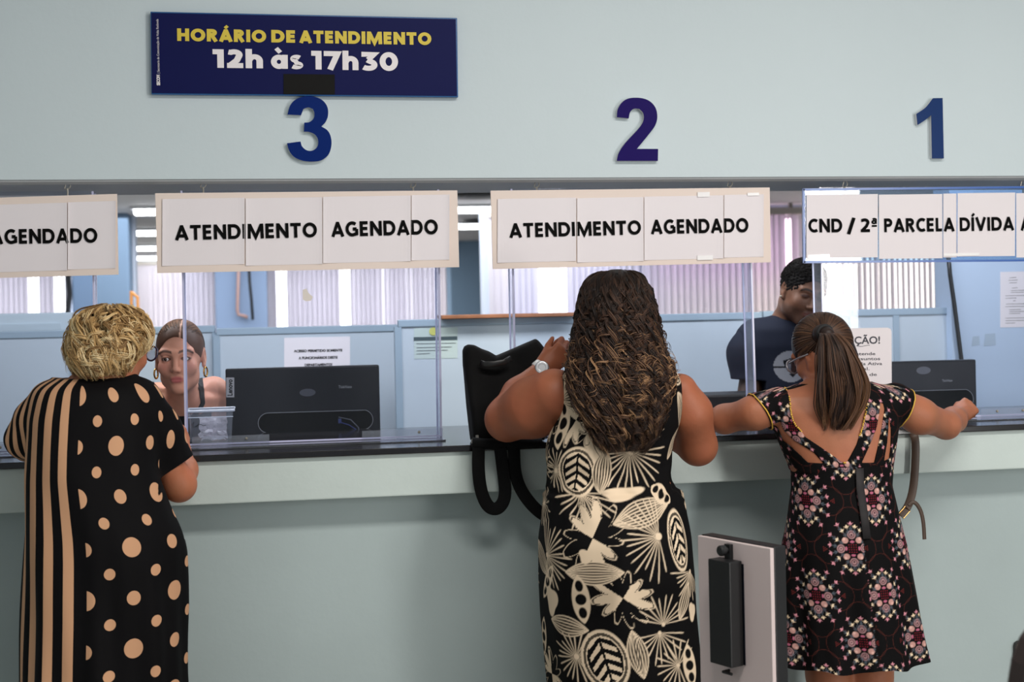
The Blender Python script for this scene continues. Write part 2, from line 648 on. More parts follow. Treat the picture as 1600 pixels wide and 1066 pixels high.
# the counter that runs the whole width
ct = thing('counter', 'long service counter with black top edge and pale greenish front below the openings', 'counter', (0, -0.2, ZC))
MB().box((-7, -0.20, ZC - 0.019), (8, 0.50, ZC)).build('counter_top', BLACK_TOP, ct, bevel=0.003)
MB().box((-7, -0.185, ZF), (8, 0.30, ZC - 0.019)).build('fascia', FASCIA, ct, bevel=0.004)

# ------------------------------------------------------------------ blue hours board and the desk numbers
NAVY = mat('navy_print', (22, 26, 74), 0.42, spec=0.06)
NAVY_EDGE = mat('blue_acrylic_edge', (24, 84, 140), 0.25)
YEL = mat('yellow_print', (214, 190, 58), 0.5)
WHITE = mat('white_print', (232, 226, 228), 0.5)
BLUE_NUM = mat('blue_acrylic', (12, 38, 104), 0.3, spec=0.06)
VIOLET_NUM = mat('violet_blue_acrylic', (30, 16, 88), 0.3, spec=0.06)
DUSTY_BLUE = mat('dusty_blue_acrylic', (16, 48, 100), 0.3, spec=0.08)
NUM_SIDE = mat('worn_white_side', (206, 208, 210), 0.6)


def quad_board(px, Y, thick):
    """Prism whose front face has the four seen corners px on the plane Y and which runs back by thick."""
    f = [P(a, b, Y) for a, b in px]
    return MB().prism(f, (0, thick, 0))


hb = thing('hours_board', 'navy blue board with yellow and white lettering giving the opening hours', 'sign', P(475, 150, -0.02))
quad_board([(236.5, 147.5), (716, 152), (714.5, 28), (235, 18)], -0.021, 0.019).build('backing', NAVY_EDGE, hb, bevel=0.002)
quad_board([(237.5, 145.5), (714, 150), (712, 30), (236.5, 20)], -0.0225, 0.0016).build('printed_face', NAVY, hb)
YB = -0.0225
NRM = (0, -1, 0)


def bold_line(name, s, a, b, cap_px, Y, material, parent, t=0.105, gap=0.13, lift=0.0012):
    p0, p1 = P(a[0], a[1], Y), P(b[0], b[1], Y)
    return bold_text(name, s, p0, p1, cap_px * M((a[0] + b[0]) / 2, Y), NRM, material, parent, t, gap, lift)


def line_text(name, s, a, b, cap_px, Y, material, parent, bold=0.02, normal=NRM, **k):
    p0, p1 = P(a[0], a[1], Y), P(b[0], b[1], Y)
    return text_on(name, s, p0, p1, cap_px * M((a[0] + b[0]) / 2, Y), normal, material, parent, bold, **k)


bold_line('lettering', 'HORÁRIO', (277, 64), (416, 66.5), 19.5, YB, YEL, hb, 0.135, 0.10)
bold_line('lettering', 'DE', (424, 66.3), (461, 67), 19.5, YB, YEL, hb, 0.135, 0.10)
bold_line('lettering', 'ATENDIMENTO', (467.5, 67.2), (674, 70.5), 19.5, YB, YEL, hb, 0.135, 0.10)
bold_line('lettering', '12h', (332.5, 106), (411, 107), 29, YB, WHITE, hb, 0.135, 0.10)
bold_line('lettering', 'às', (423.5, 107.3), (474, 108), 29, YB, WHITE, hb, 0.135, 0.10)
bold_line('lettering', '17h30', (486.5, 108.5), (622, 111), 29, YB, WHITE, hb, 0.135, 0.10)
a0, a1, a2 = P(250, 133.5, YB), P(249.5, 117, YB), P(247.5, 30, YB)
text_on('lettering', 'SECOM', a0, a1, 4.6 * M(250, YB), NRM, WHITE, hb, 0.05)
text_on('lettering', '| Secretaria de Comunicação de Volta Redonda', a1 + (a2 - a1) * 0.03, a2, 3.6 * M(250, YB), NRM, WHITE, hb, 0.0)
quad_board([(443, 147.0), (523.3, 147.6), (523, 116.5), (443, 115.5)], -0.0245, 0.0018).build('black_patch', mat('black_vinyl', (13, 12, 11), 0.7, spec=0.2), hb)


def spline_outline(pts, n=5, sharp=48):
    """Closed outline through pts, rounded where it bends gently and kept sharp at corners."""
    p = np.asarray(pts, float)
    N = len(p)
    d0 = p - np.roll(p, 1, 0)
    d1 = np.roll(p, -1, 0) - p
    a = np.degrees(np.abs((np.arctan2(d1[:, 1], d1[:, 0]) - np.arctan2(d0[:, 1], d0[:, 0]) + math.pi) % (2 * math.pi) - math.pi))
    corner = a > sharp
    T = (np.roll(p, -1, 0) - np.roll(p, 1, 0)) / 2
    out = []
    for i in range(N):
        j = (i + 1) % N
        L = np.linalg.norm(p[j] - p[i])
        ta = (p[j] - p[i]) if corner[i] else T[i] / (np.linalg.norm(T[i]) + 1e-9) * L
        tb = (p[j] - p[i]) if corner[j] else T[j] / (np.linalg.norm(T[j]) + 1e-9) * L
        for k in range(n):
            t = k / n
            h = (2 * t**3 - 3 * t**2 + 1, t**3 - 2 * t**2 + t, -2 * t**3 + 3 * t**2, t**3 - t**2)
            out.append(h[0] * p[i] + h[1] * ta + h[2] * p[j] + h[3] * tb)
    return np.array(out)


def number(name, label, outline, face, depth=0.016):
    o = spline_outline(outline)
    pts = [P(a, b, -depth) for a, b in o]
    c = np.mean(pts, axis=0)
    t = thing(name, label, 'number', (c[0], -0.001, min(q[2] for q in pts)))
    MB().prism(pts, (0, depth - 0.0005, 0)).build('edge', NUM_SIDE, t)
    ins = [q + (c - q) * 0.012 + np.array([0, -0.0012, 0]) for q in pts]
    ins = [np.array([q[0], -depth - 0.0016, q[2]]) for q in pts]
    MB().prism(ins, (0, 0.0016, 0)).build('face', face, t)
    return t


n3 = [(712, 512), (722, 475), (745, 447), (790, 430), (830, 432), (868, 448), (890, 478), (893, 515), (882, 545), (863, 565), (890, 582), (905, 610), (908, 650), (895, 690), (865, 715), (825, 722), (780, 718), (740, 700), (718, 670), (710, 640), (770, 632), (778, 655), (800, 672), (825, 672), (845, 655), (848, 625), (835, 602), (810, 590), (785, 588), (787, 548), (810, 545), (828, 530), (832, 505), (825, 487), (805, 480), (783, 487), (772, 515)]
number('number_three', 'dark blue number 3 fixed to the wall under the hours board', [(200 + a / 2.857, b / 2.857) for a, b in n3], BLUE_NUM)
n2 = [(145, 122), (150, 90), (175, 60), (213, 52), (255, 60), (282, 85), (290, 120), (283, 150), (262, 180), (217, 235), (293, 235), (292, 278), (145, 278), (152, 250), (175, 215), (225, 160), (240, 135), (240, 108), (226, 92), (206, 92), (193, 104), (188, 126)]
number('number_two', 'dark violet-blue number 2 fixed to the wall over the middle opening', [(900 + a / 2.286, 130 + b / 2.286) for a, b in n2], VIOLET_NUM)
n1 = [(1457.5, 153.6), (1472.5, 153.2), (1474.5, 247.8), (1456, 247.8), (1454.8, 180), (1445, 188), (1433.5, 195.5), (1431.6, 178), (1446, 168)]
number('number_one', 'blue number 1 fixed to the wall at the right', n1, DUSTY_BLUE)

# ------------------------------------------------------------------ hanging paper signs
YS = 0.020


def hook(par, x, y0, y1, Y):
    """Bent wire hook that hangs from the soffit and grips the board with a small clip."""
    s = M(x, Y)
    a = P(x, y0, Y)
    pts = [a + np.array([0.0, 0, 0.004])]
    for k in range(9):
        t = -0.6 + k * 0.42
        pts.append(a + np.array([0.011 * math.sin(t) - 0.002, 0, -0.014 - 0.012 * math.cos(t) * 0.9]))
    b = MB().tube(pts, 0.0016, 6)
    z = a[2] - 0.022
    b.tube([(a[0], Y, z), (a[0] + 0.001, Y, z - 0.010), (a[0], Y, z - 0.026)], 0.0026, 6)
    b.build('hook', STEEL, par)


def paper_sign(label, corners, sheet, seams, texts, hooks, board=CARD, thick=0.004):
    t = thing('hanging_sign', label, 'sign', P((corners[0][0] + corners[1][0]) / 2, corners[0][1], YS), 'paper signs hanging over the counter')
    b = quad_board(corners, YS, thick).build('board', board, t)
    # sheets between seams, each a little bowed and overlapping the next
    (x0, yb0), (x1, yb1), (_, yt1), (_, yt0) = sheet
    xs = [x0] + seams + [x1]
    for i in range(len(xs) - 1):
        a, c = xs[i] + 0.7, xs[i + 1] - (0.7 if i < len(xs) - 2 else 0)
        def yb(x): return yb0 + (yb1 - yb0) * (x - x0) / (x1 - x0)
        def yt(x): return yt0 + (yt1 - yt0) * (x - x0) / (x1 - x0)
        n, V, Q = 24, [], []
        j = 1.2 * ((i * 7919) % 3 - 1)
        for k in range(n + 1):
            u = k / n
            x = a + (c - a) * u
            lift = 0.0010 + 0.0034 * (u ** 14 + (1 - u) ** 14)
            V += [P(x + j * 0.3, yb(x) + j, YS - lift), P(x, yt(x) + j * 0.4, YS - lift)]
        for k in range(n):
            Q.append((2 * k, 2 * k + 2, 2 * k + 3, 2 * k + 1))
        V = np.array(V)
        nv = len(V)
        V2 = V + np.array([0, 0.0005, 0])
        Qb = [(q[3] + nv, q[2] + nv, q[1] + nv, q[0] + nv) for q in Q]
        rim = [(0, 2 * n, 2 * n + nv, nv)]
        mb = MB().add(np.concatenate([V, V2]), Q + Qb)
        mb.build('paper_sheet', PAPER, t)
    for s, a, b_, cap in texts:
        bold_line('lettering', s, a, b_, cap, YS - 0.0026, INK, t, 0.109, 0.12)
    for h in hooks:
        hook(t, *h, YS + 0.006)
    return t


paper_sign('beige paper sign cut off by the left edge of the picture, reading AGENDADO',
           [(-285, 442), (185.3, 429.3), (183, 303), (-287, 318)], [(-276, 433), (181, 420.5), (178, 314.5), (-278, 328)], [-146, -26, 105.5],
           [('ATENDIMENTO', (-258, 390), (-36, 382.5), 23.0), ('AGENDADO', (-15, 381.8), (152.5, 379.3), 23.0)],
           [(105, 283, 308), (-220, 284, 308)])
paper_sign('beige paper sign reading ATENDIMENTO AGENDADO hung under number 3',
           [(245.6, 427), (717.5, 417.5), (714.5, 297.5), (242.5, 302)], [(253, 417), (702.5, 407), (700, 304.5), (251, 311.6)], [383, 504, 642.5],
           [('ATENDIMENTO', (273.7, 375.6), (495.6, 370.8), 23.2), ('AGENDADO', (518, 370.3), (684.5, 366), 23.2)],
           [(317, 281, 306), (645, 281, 302)])
paper_sign('beige paper sign reading ATENDIMENTO AGENDADO hung under number 2',
           [(770, 420.7), (1204.7, 410), (1202.6, 293), (766.5, 298)], [(777, 412), (1193.5, 402.5), (1189, 304), (774, 311.5)], [901, 1006, 1131],
           [('ATENDIMENTO', (796, 371.7), (1001.7, 366.5), 22.4), ('AGENDADO', (1017, 366.0), (1169.5, 363), 22.4)],
           [(838, 281, 305), (1140, 280, 300)])
s3 = bpy.data.objects['hanging_sign.002']
for q in ([(1090, 308), (1109, 307.5), (1109, 300), (1090, 300.5)], [(1089.5, 406.5), (1114, 406), (1114, 399), (1089.5, 399.5)], [(1168, 306), (1186, 305.5), (1186, 301), (1168, 301.5)]):
    quad_board(q, YS - 0.0042, 0.0006).build('tape_strip', mat('tape_highlight', (246, 244, 244), 0.12, spec=0.7), s3)  # clear tape; its highlight is put into the near-white colour
s4 = paper_sign('clear blue-edged hanging sign reading CND / 2ª PARCELA DÍVIDA under number 1',
                [(1256, 410), (1730, 406), (1727, 290), (1255, 295)], [(1259.5, 404.5), (1722, 400), (1720, 300), (1257.5, 305)], [1372.5, 1473, 1495.5, 1587],
                [('CND', (1263, 363.5), (1316, 363), 21.4), ('/', (1323, 363), (1337, 363), 21.4), ('2ª', (1345, 363), (1371, 362.5), 21.4), ('PARCELA', (1381.5, 363), (1491.5, 361.5), 21.4), ('DÍVIDA', (1499.5, 361.5), (1584.5, 360), 21.4), ('ATIVA', (1594.5, 360.5), (1668, 358), 21.4)],
                [(1320, 281, 300), (1598, 280, 300)], board=clear_mat('blue_tinted_acrylic', tint=(200, 222, 240), haze=0.08))
TAPE = mat('tape_highlight', (246, 244, 244), 0.12, spec=0.7)  # same clear tape, shine painted as white
for q in ([(1263, 403.5), (1296, 402.5), (1296, 397.5), (1263, 398.5)], [(1475, 400.5), (1530, 399.5), (1530, 395), (1475, 396)]):
    quad_board(q, YS - 0.0042, 0.0006).build('tape_strip', TAPE, s4)
for q in ([(1255, 298), (1727, 293), (1727, 289.5), (1255, 294.5)], [(1256, 411.5), (1730, 407.5), (1730, 404.5), (1256, 408)], [(1255.2, 411), (1258.5, 411), (1257.5, 295), (1254.2, 295)]):
    quad_board(q, YS - 0.002, 0.008).build('edge', mat('blue_edge', (46, 92, 168), 0.25), s4)

# ------------------------------------------------------------------ acrylic shields
YG = 0.055


def shield(label, xl, xr, left=True, right=True, feet=()):
    """xl, xr: seen x of its upright edges at (top y, bottom y) as two pairs."""
    t = thing('acrylic_shield', label, 'shield', (P((xl[0] + xr[0]) / 2, 600, YG)[0], YG, ZC), 'clear acrylic counter shields')
    zt = ZL - 0.03
    def X(pair, z):
        a, b = P(pair[0], 430, YG), P(pair[1], 680, YG)
        return a[0] + (b[0] - a[0]) * (z - a[2]) / (b[2] - a[2])
    q = [(X(xl, ZC + 0.012), YG, ZC + 0.012), (X(xr, ZC + 0.012), YG, ZC + 0.012), (X(xr, zt), YG, zt), (X(xl, zt), YG, zt)]
    MB().prism(q, (0, 0.005, 0)).build('front_sheet', CLEAR, t)
    for on, p, s in ((left, xl, 1), (right, xr, -1)):
        if not on:
            continue
        b0, b1 = X(p, ZC + 0.001), X(p, zt)
        e = [(b0, YG, ZC + 0.001), (b0 + s * 0.006, YG, ZC + 0.001), (b1 + s * 0.006, YG, zt), (b1, YG, zt)]
        MB().prism(e, (0, 0.08, 0)).build('side_wing', WING, t)
        e2 = [(b0 - s * 0.0015, YG - 0.0015, ZC + 0.001), (b0 + s * 0.0045, YG - 0.0015, ZC + 0.001), (b1 + s * 0.0045, YG - 0.0015, zt), (b1 - s * 0.0015, YG - 0.0015, zt)]
        MB().prism(e2, (0, 0.007, 0)).build('polished_edge', EDGE, t)
        bk = [(b0, YG + 0.077, ZC + 0.001), (b0 + s * 0.005, YG + 0.077, ZC + 0.001), (b1 + s * 0.005, YG + 0.077, zt), (b1, YG + 0.077, zt)]
        MB().prism(bk, (0, 0.004, 0)).build('polished_edge', EDGE, t)
    x0, x1 = X(xl, ZC), X(xr, ZC)
    MB().box((x0, YG - 0.10, ZC + 0.0006), (x1, YG + 0.05, ZC + 0.0046)).build('base_plate', clear_mat('clear_base', tint=(205, 205, 222), haze=0.10), t)
    MB().box((x0, YG - 0.004, ZC + 0.006), (x1, YG, ZC + 0.011)).build('polished_edge', EDGE, t)
    for (a, b, rv) in feet:
        xa, xb = P(a, 690, YG - 0.006)[0], P(b, 690, YG - 0.006)[0]
        f = MB().box((xa, YG - 0.006, ZC + 0.005), (xb, YG - 0.001, ZC + 0.032)).build('bracket', clear_mat('clear_bracket', haze=0.10), t)
        for r in rv:
            xr_ = P(r, 690, YG - 0.006)[0]
            MB().lathe([(0.0045, 0), (0.0045, 0.002), (0.002, 0.004)], (xr_, YG - 0.006, ZC + 0.022), (0, -1, 0), 10).build('rivet', STEEL, f)
    return t


shield('clear acrylic shield at the far left, behind the person in polka dots', (-250, -246), (147, 150), feet=((-40, 20, (0,)),))
shield('clear acrylic shield in front of the monitor under number 3', (285, 289.5), (687, 690), feet=((300, 421, (385,)), (566, 692, (655,))))
sh2 = bpy.data.objects['acrylic_shield.001']
o = [P(a, b, YG - 0.0012) for a, b in ((473, 453), (479, 451), (482, 458), (489, 464), (486, 470), (478, 471), (473, 468))]
MB().prism(o, (0, 0.001, 0)).build('glue_mark', mat('glue_beige', (222, 214, 206), 0.7), sh2)
shield('clear acrylic shield behind the person in the leaf-print dress', (801, 806), (1175, 1183), feet=((1100, 1176, (1150,)),))
shield('clear acrylic shield under number 1 with a notice taped on it', (1284, 1290), (1745, 1752), feet=((1534, 1640, (1559, 1599)),))
# ------------------------------------------------------------------ office behind the counter
def px_box(x0, x1, ytop, Y, depth, zbot, name, material, parent=None, bevel=None, ztop=None):
    a, b = P(x0, ytop, Y), P(x1, ytop, Y)
    return MB().box((a[0], Y, zbot), (b[0], Y + depth, ztop if ztop is not None else (a[2] + b[2]) / 2)).build(name, material, parent, bevel=bevel)


# low partitions
def partition(label, x0, x1, ymid, Y, posts=(), panels=1):
    a, b = P(x0, ymid, Y), P(x1, ymid, Y)
    z = float((P((x0 + x1) / 2, ymid, Y))[2])
    t = thing('partition', label, 'partition', ((a[0] + b[0]) / 2, Y, 0), 'low office partitions')
    MB().box((a[0], Y, 0.02), (b[0], Y + 0.04, z - 0.03)).build('panel', PART_PANEL, t)
    MB().box((a[0], Y - 0.006, z - 0.03), (b[0], Y + 0.046, z)).build('top_rail', PART_RAIL, t, bevel=0.003)
    for p in (x0,) + tuple(posts) + (x1,):
        x = P(p, 520, Y)[0]
        MB().box((x - 0.014, Y - 0.005, 0), (x + 0.014, Y + 0.045, z - 0.03)).build('post', PART_RAIL, t)
    return t, z


partition('pale blue office partition at the far left behind the person in polka dots', -130, 114, 518.5, 1.9)
partition('pale blue office partition behind the person in the black tank top', 116, 336, 511, 1.92)
_, z2 = partition('pale blue office partition behind the monitor, with a typed notice', 338, 640, 510, 1.9)
_, z3 = partition('long pale blue office partition with a certificate, behind the backpack', 622, 1190, 494, 1.55, posts=())
partition('pale blue office partition behind the person in the navy t-shirt', 1192, 1330, 485, 1.58)
partition('grey-blue office partition behind the shield under number 1', 1333, 1487, 482, 1.55, posts=(1400,))

# cabinet standing behind the left partition
cb = thing('cabinet', 'white cabinet top seen over the left partition', 'cabinet', (P(40, 517, 2.1)[0], 2.3, 0))
px_box(-90, 112, 490, 2.1, 0.45, 0.0, 'body', mat('cabinet_white', (200, 214, 222), 0.5), cb, bevel=0.006)
px_box(-90, 95, 507, 2.094, 0.01, 1.30, 'drawer_front', mat('cabinet_white2', (192, 207, 216), 0.5), cb)

wb = P(792, 492, 1.52)
t = thing('wooden_board', 'brown wooden board lying on top of the long partition', 'board', (wb[0], 1.56, z3))
a, b = P(688, 497, 1.55), P(897, 491, 1.55)
MB().box((a[0], 1.50, z3 + 0.0005), (b[0], 1.66, z3 + 0.016)).build('board', WOOD, t, bevel=0.003)

# right-hand office wall, pale blue
x0 = P(1487, 500, 1.5)[0]
struct(MB().box((x0, 1.5, 0), (x0 + 5.0, 1.65, ZCEIL)).build('wall_right', mat('right_wall_paint', (186, 204, 226), 0.6, noise=(1.2, 0.05))))


# paper notices
def notice(name, label, cat, x0, x1, y0, y1, Y, lines, material=PAPER, parent=None, ink=INK, bold=0.02, slope=-0.02):
    t = thing(name, label, cat, P((x0 + x1) / 2, y1, Y))
    c = [(x0, y1), (x1, y1 + slope * (x1 - x0)), (x1, y0 + slope * (x1 - x0)), (x0, y0)]
    quad_board(c, Y - 0.0012, 0.001).build('sheet', material, t)
    for s, xa, xb, y, cap in lines:
        line_text('lettering', s, (xa, y + slope * (xa - x0)), (xb, y + slope * (xb - x0)), cap, Y - 0.0014, ink, t, bold, lift=0.0006)
    return t


GREYINK = mat('grey_ink', (70, 70, 78), 0.7)
notice('notice_sheet', 'white notice reading ACESSO PERMITIDO SOMENTE on the partition over the monitor', 'notice', 444, 547, 528, 600, 1.9,
       [('ACESSO PERMITIDO SOMENTE', 459, 535, 551, 3.6), ('A FUNCIONÁRIOS DESTE', 466.5, 527.5, 562, 3.6), ('DEPARTAMENTO!', 476, 519, 573, 3.6)], bold=0.05)
ce = notice('certificate', 'greenish warranty certificate stuck on the long partition', 'notice', 647, 715, 513, 561, 1.55,
            [('CERTIFICADO DE GARANTIA', 656, 706, 531, 3.2)] + [('nome: ____________________', 652, 708, 544, 1.4), ('valido ____________', 652, 700, 551, 1.4)][:0],
            material=mat('green_card', (186, 200, 196), 0.6), ink=mat('pale_ink', (215, 222, 220), 0.7))
quad_board([(646.5, 532.5), (714.5, 531.2), (714.5, 525.6), (646.5, 527)], 1.5475, 0.0008).build('dark_band', mat('dark_band', (62, 78, 84), 0.7), ce)
for yy, xb in ((537, 712), (543, 706), (548, 700), (553, 672)):
    quad_board([(651, yy + 0.7), (xb, yy - 0.6), (xb, yy - 1.2), (651, yy)], 1.5475, 0.0006).build('printed_line', GREYINK, ce)
c = P(677, 518, 1.547)
MB().lathe([(0.0001, 0), (0.017, 0), (0.017, 0.001), (0.0001, 0.001)], c, (0, -1, 0), 20).build('seal', mat('yellow_seal', (204, 204, 110), 0.6), ce)
po = notice('notice_sheet', 'white typed notice on the pale blue wall at the right edge', 'notice', 1563, 1625, 425, 512, 1.5, [], slope=-0.02)
for i, (xa, xb, yy) in enumerate([(1577, 1588, 434), (1576, 1590, 438), (1577, 1589, 442), (1581, 1590, 450), (1579, 1600, 454), (1579, 1600, 457), (1571, 1606, 462), (1571, 1588, 466), (1583, 1587, 470), (1572, 1608, 475), (1571, 1604, 479), (1577, 1595, 484), (1577, 1600, 487), (1577, 1594, 490), (1571, 1607, 497), (1571, 1606, 501), (1571, 1586, 505)]):
    quad_board([(xa, yy + 0.6), (xb, yy + 0.1), (xb, yy - 0.7), (xa, yy)], 1.4985, 0.0006).build('printed_line', GREYINK, po)
for (xa, xb, ya, yb, lab) in ((1518, 1531, 525, 541, 'old tape mark on the pale blue wall, the left one'), (1537, 1556, 521, 541, 'old tape mark on the pale blue wall, the right one')):
    o = quad_board([(xa, yb), (xb, yb - 2), (xb - 1, ya), (xa + 2, ya + 1)], 1.4992, 0.0006).build('tape_patch', mat('tape_grey', (168, 184, 200), 0.35), None)
    tag(o, lab, 'tape', 'old tape marks')

# taped notice on the shield under number 1
YN = YG - 0.003
an = thing('notice_sheet', 'white notice reading ATENÇÃO! taped on the shield beside the person in the floral dress', 'notice', P(1330, 640, YN))
o = [(1262, 640), (1393.5, 637), (1393, 518), (1391.5, 514), (1387, 512.2), (1268, 514), (1263.5, 515.5), (1262, 520)]
MB().prism([P(a, b, YN) for a, b in o], (0, 0.001, 0)).build('sheet', PAPER, an)
for s, xa, xb, y, cap, bo in [('ATENÇÃO!', 1291, 1375, 537.5, 11, 0.022), ('Este guichê atende', 1284, 1367.5, 555.5, 4.6, 0.012), ('somente assuntos', 1290, 1375.3, 563.3, 4.6, 0.012), ('relativos à Dívida Ativa', 1276, 1378.3, 571, 4.6, 0.012), ('Municipal.', 1310, 1358.5, 579, 4.6, 0.012), ('Outros tipos de', 1290, 1370, 588, 4.6, 0.012)]:
    line_text('lettering', s, (xa, y + 0.4), (xb, y - 0.6), cap, YN, GREYINK, an, bo, lift=0.0006)
pts = [P(1338 + k * 2.1, 540.5 + 0.9 * math.sin(k * 0.5), YN - 0.001) for k in range(11)]
MB().tube(pts, 0.0007, 5).build('underline', GREYINK, an)

# ------------------------------------------------------------------ windows, blinds and columns far behind
PANE = mat('daylight_pane', (255, 255, 255), 0.3, emit=((255, 252, 246), 2.4))
PANE_PINK = mat('pink_daylight_pane', (255, 200, 235), 0.3, emit=((255, 228, 246), 1.5))
PANE_CREAM = mat('cream_daylight_pane', (255, 246, 230), 0.3, emit=((255, 246, 230), 1.7))
PANE_SOFT = mat('soft_daylight_pane', (255, 255, 255), 0.3, emit=((250, 248, 255), 1.7))
FRAME = mat('window_frame_white', (200, 202, 206), 0.5)
rng = random.Random(5)
NWIN = [0]


def window(x0, x1, Y, zb, zt, panes):
    """panes: rows of (fraction from top, material)."""
    NWIN[0] += 1
    a, b = P(x0, 470, Y)[0], P(x1, 470, Y)[0]
    o = MB()
    for (u, v, w, h) in ((a, b, zt, zt - 0.05), (a, b, zb + 0.05, zb)):
        o.box((u, Y, h), (v, Y + 0.06, w))
    for x in (a, b - 0.05):
        o.box((x, Y, zb + 0.05), (x + 0.05, Y + 0.06, zt - 0.05))
    o = struct(o.build('window_%d' % NWIN[0], FRAME))
    z = zt - 0.05
    for fr, mm in panes:
        h = (zt - zb - 0.1) * fr
        MB().box((a + 0.05, Y + 0.02, z - h), (b - 0.05, Y + 0.04, z)).build('pane', mm, o)
        z -= h
    return o


def blind(label, x0, x1, Y, zb, zt, slat, pitch, ang, gaps=()):
    a, b = P(x0, 470, Y)[0], P(x1, 470, Y)[0]
    t = thing('vertical_blind', label, 'blind', ((a + b) / 2, Y, zt), 'vertical blinds of the office windows')
    m = MB()
    x = a
    while x < b:
        g = any(P(u, 470, Y)[0] <= x <= P(v, 470, Y)[0] for u, v in gaps)
        an = math.radians((78 if g else ang) + rng.uniform(-7, 7))
        dx, dy = math.cos(an) * slat / 2, math.sin(an) * slat / 2
        q = [(x - dx, Y - dy, zb + rng.uniform(-.01, .01)), (x + dx, Y + dy, zb), (x + dx, Y + dy, zt), (x - dx, Y - dy, zt)]
        m.prism(q, (0.0012, -0.0012, 0))
        x += pitch
    m.build('slats', SLAT, t)
    MB().box((a - 0.04, Y - 0.05, zt - 0.01), (b + 0.04, Y + 0.05, zt + 0.06)).build('head_rail', mat('rail_beige', (196, 190, 180), 0.5), t)
    for x in (a + 0.1, b - 0.1):
        MB().box((x, Y - 0.02, zt + 0.06), (x + 0.03, Y + 0.02, ZCEIL)).build('bracket', STEEL, t)
    return t


YW = 22.0
for x0, x1 in ((-75, 106), (206, 338), (421, 708)):
    window(x0, x1, YW, 0.8, 2.45, [(1.0, PANE)])
blind('grey vertical blinds of the far window at the left edge', -75, 104, YW - 0.25, 0.7, 2.40, 0.10, 0.088, 34, gaps=((44, 58), (88, 99)))
blind('grey vertical blinds of the far window behind the person in the black tank top', 210, 338, YW - 0.25, 0.7, 2.40, 0.10, 0.088, 26, gaps=((205, 216),))
blind('pale vertical blinds of the far window behind the monitor', 421, 706, YW - 0.25, 0.7, 2.40, 0.10, 0.088, 24, gaps=((434, 446), (534, 547)))
YR = 10.0
PW = [(1.0, PANE)]
window(768, 1000, YR, 0.8, 2.45, [(1.0, PANE_SOFT)])
window(1004, 1256, YR, 0.8, 2.45, [(0.42, PANE_PINK), (0.58, PANE_CREAM)])
window(1262, 1500, YR, 0.8, 2.45, [(1.0, PANE_CREAM)])
blind('white vertical blinds of the nearer window behind the person in the leaf-print dress', 770, 996, YR - 0.2, 0.7, 2.44, 0.09, 0.062, 22, gaps=((845, 888),))
blind('pink-lit vertical blinds of the nearer window beside the person in the navy t-shirt', 1012, 1250, YR - 0.2, 0.7, 2.44, 0.09, 0.070, 20, gaps=((1228, 1238),))
blind('grey vertical blinds behind the shield under number 1', 1266, 1500, YR - 0.2, 0.7, 2.44, 0.09, 0.062, 36, gaps=((1290, 1304), (1405, 1412), (1430, 1436)))
a = P(757, 470, YR)[0]
struct(MB().box((a, YR + 0.08, 0), (14, YR + 0.25, ZCEIL)).build('wall_office', OFFICE_PALE))


def column(x0, x1, Y, depth=0.45, material=OFFICE_WALL):
    a, b = P(x0, 470, Y)[0], P(x1, 470, Y)[0]
    return struct(MB().box((a, Y, 0), (b, Y + depth, ZCEIL)).build('column', material, bevel=0.02))


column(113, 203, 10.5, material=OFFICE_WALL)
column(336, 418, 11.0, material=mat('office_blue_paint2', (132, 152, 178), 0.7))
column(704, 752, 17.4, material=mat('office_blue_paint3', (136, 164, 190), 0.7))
x = P(752, 470, 17.4)[0]
struct(MB().box((x, 17.4, 0), (x + 0.11, 17.8, ZCEIL)).build('trim_2', mat('dark_brown_wood', (70, 56, 48), 0.5)))
x = P(203, 470, 10.9)[0]
struct(MB().box((x, 10.95, 0), (x + 0.06, 11.2, ZCEIL)).build('trim_3', OFFICE_PALE))

# pipe and cable on the second column
p = P(376, 400, 10.9)
q = P(371, 492, 10.9)
r = P(395, 496, 10.9)
o = MB().tube([(p[0], 10.94, 2.5), (q[0], 10.94, q[2] + 0.05), (q[0] + 0.01, 10.94, q[2]), (q[0] + 0.06, 10.94, q[2] - 0.01), (r[0]-0.05, 10.94, r[2])], 0.018, 8).build('conduit_pipe', mat('copper_pipe', (176, 140, 128), 0.4), None, smooth=True)
tag(o, 'thin copper pipe running down the blue column behind the monitor', 'pipe')
pts = [(P(387, 400, 10.9)[0], 0, ZCEIL - 0.01), P(388, 400, 10.9), P(390, 440, 10.9), P(393, 470, 10.9), P(395, 500, 10.9)]
o = MB().tube([(v[0], 10.90, v[2]) for v in pts], 0.016, 8).build('cable', BLACK, None, smooth=True)
tag(o, 'black cable hanging down the blue column behind the monitor', 'cable')
pts = [P(1479, 400, 1.49), P(1482, 430, 1.49), P(1489, 480, 1.49), P(1500, 565, 1.49), P(1503, 620, 1.49)]
o = MB().tube([(v[0], 1.475, v[2]) for v in pts], 0.010, 8).build('cable', BLACK, None, smooth=True)
tag(o, 'thick black cable hanging down the pale wall behind the right monitor', 'cable')
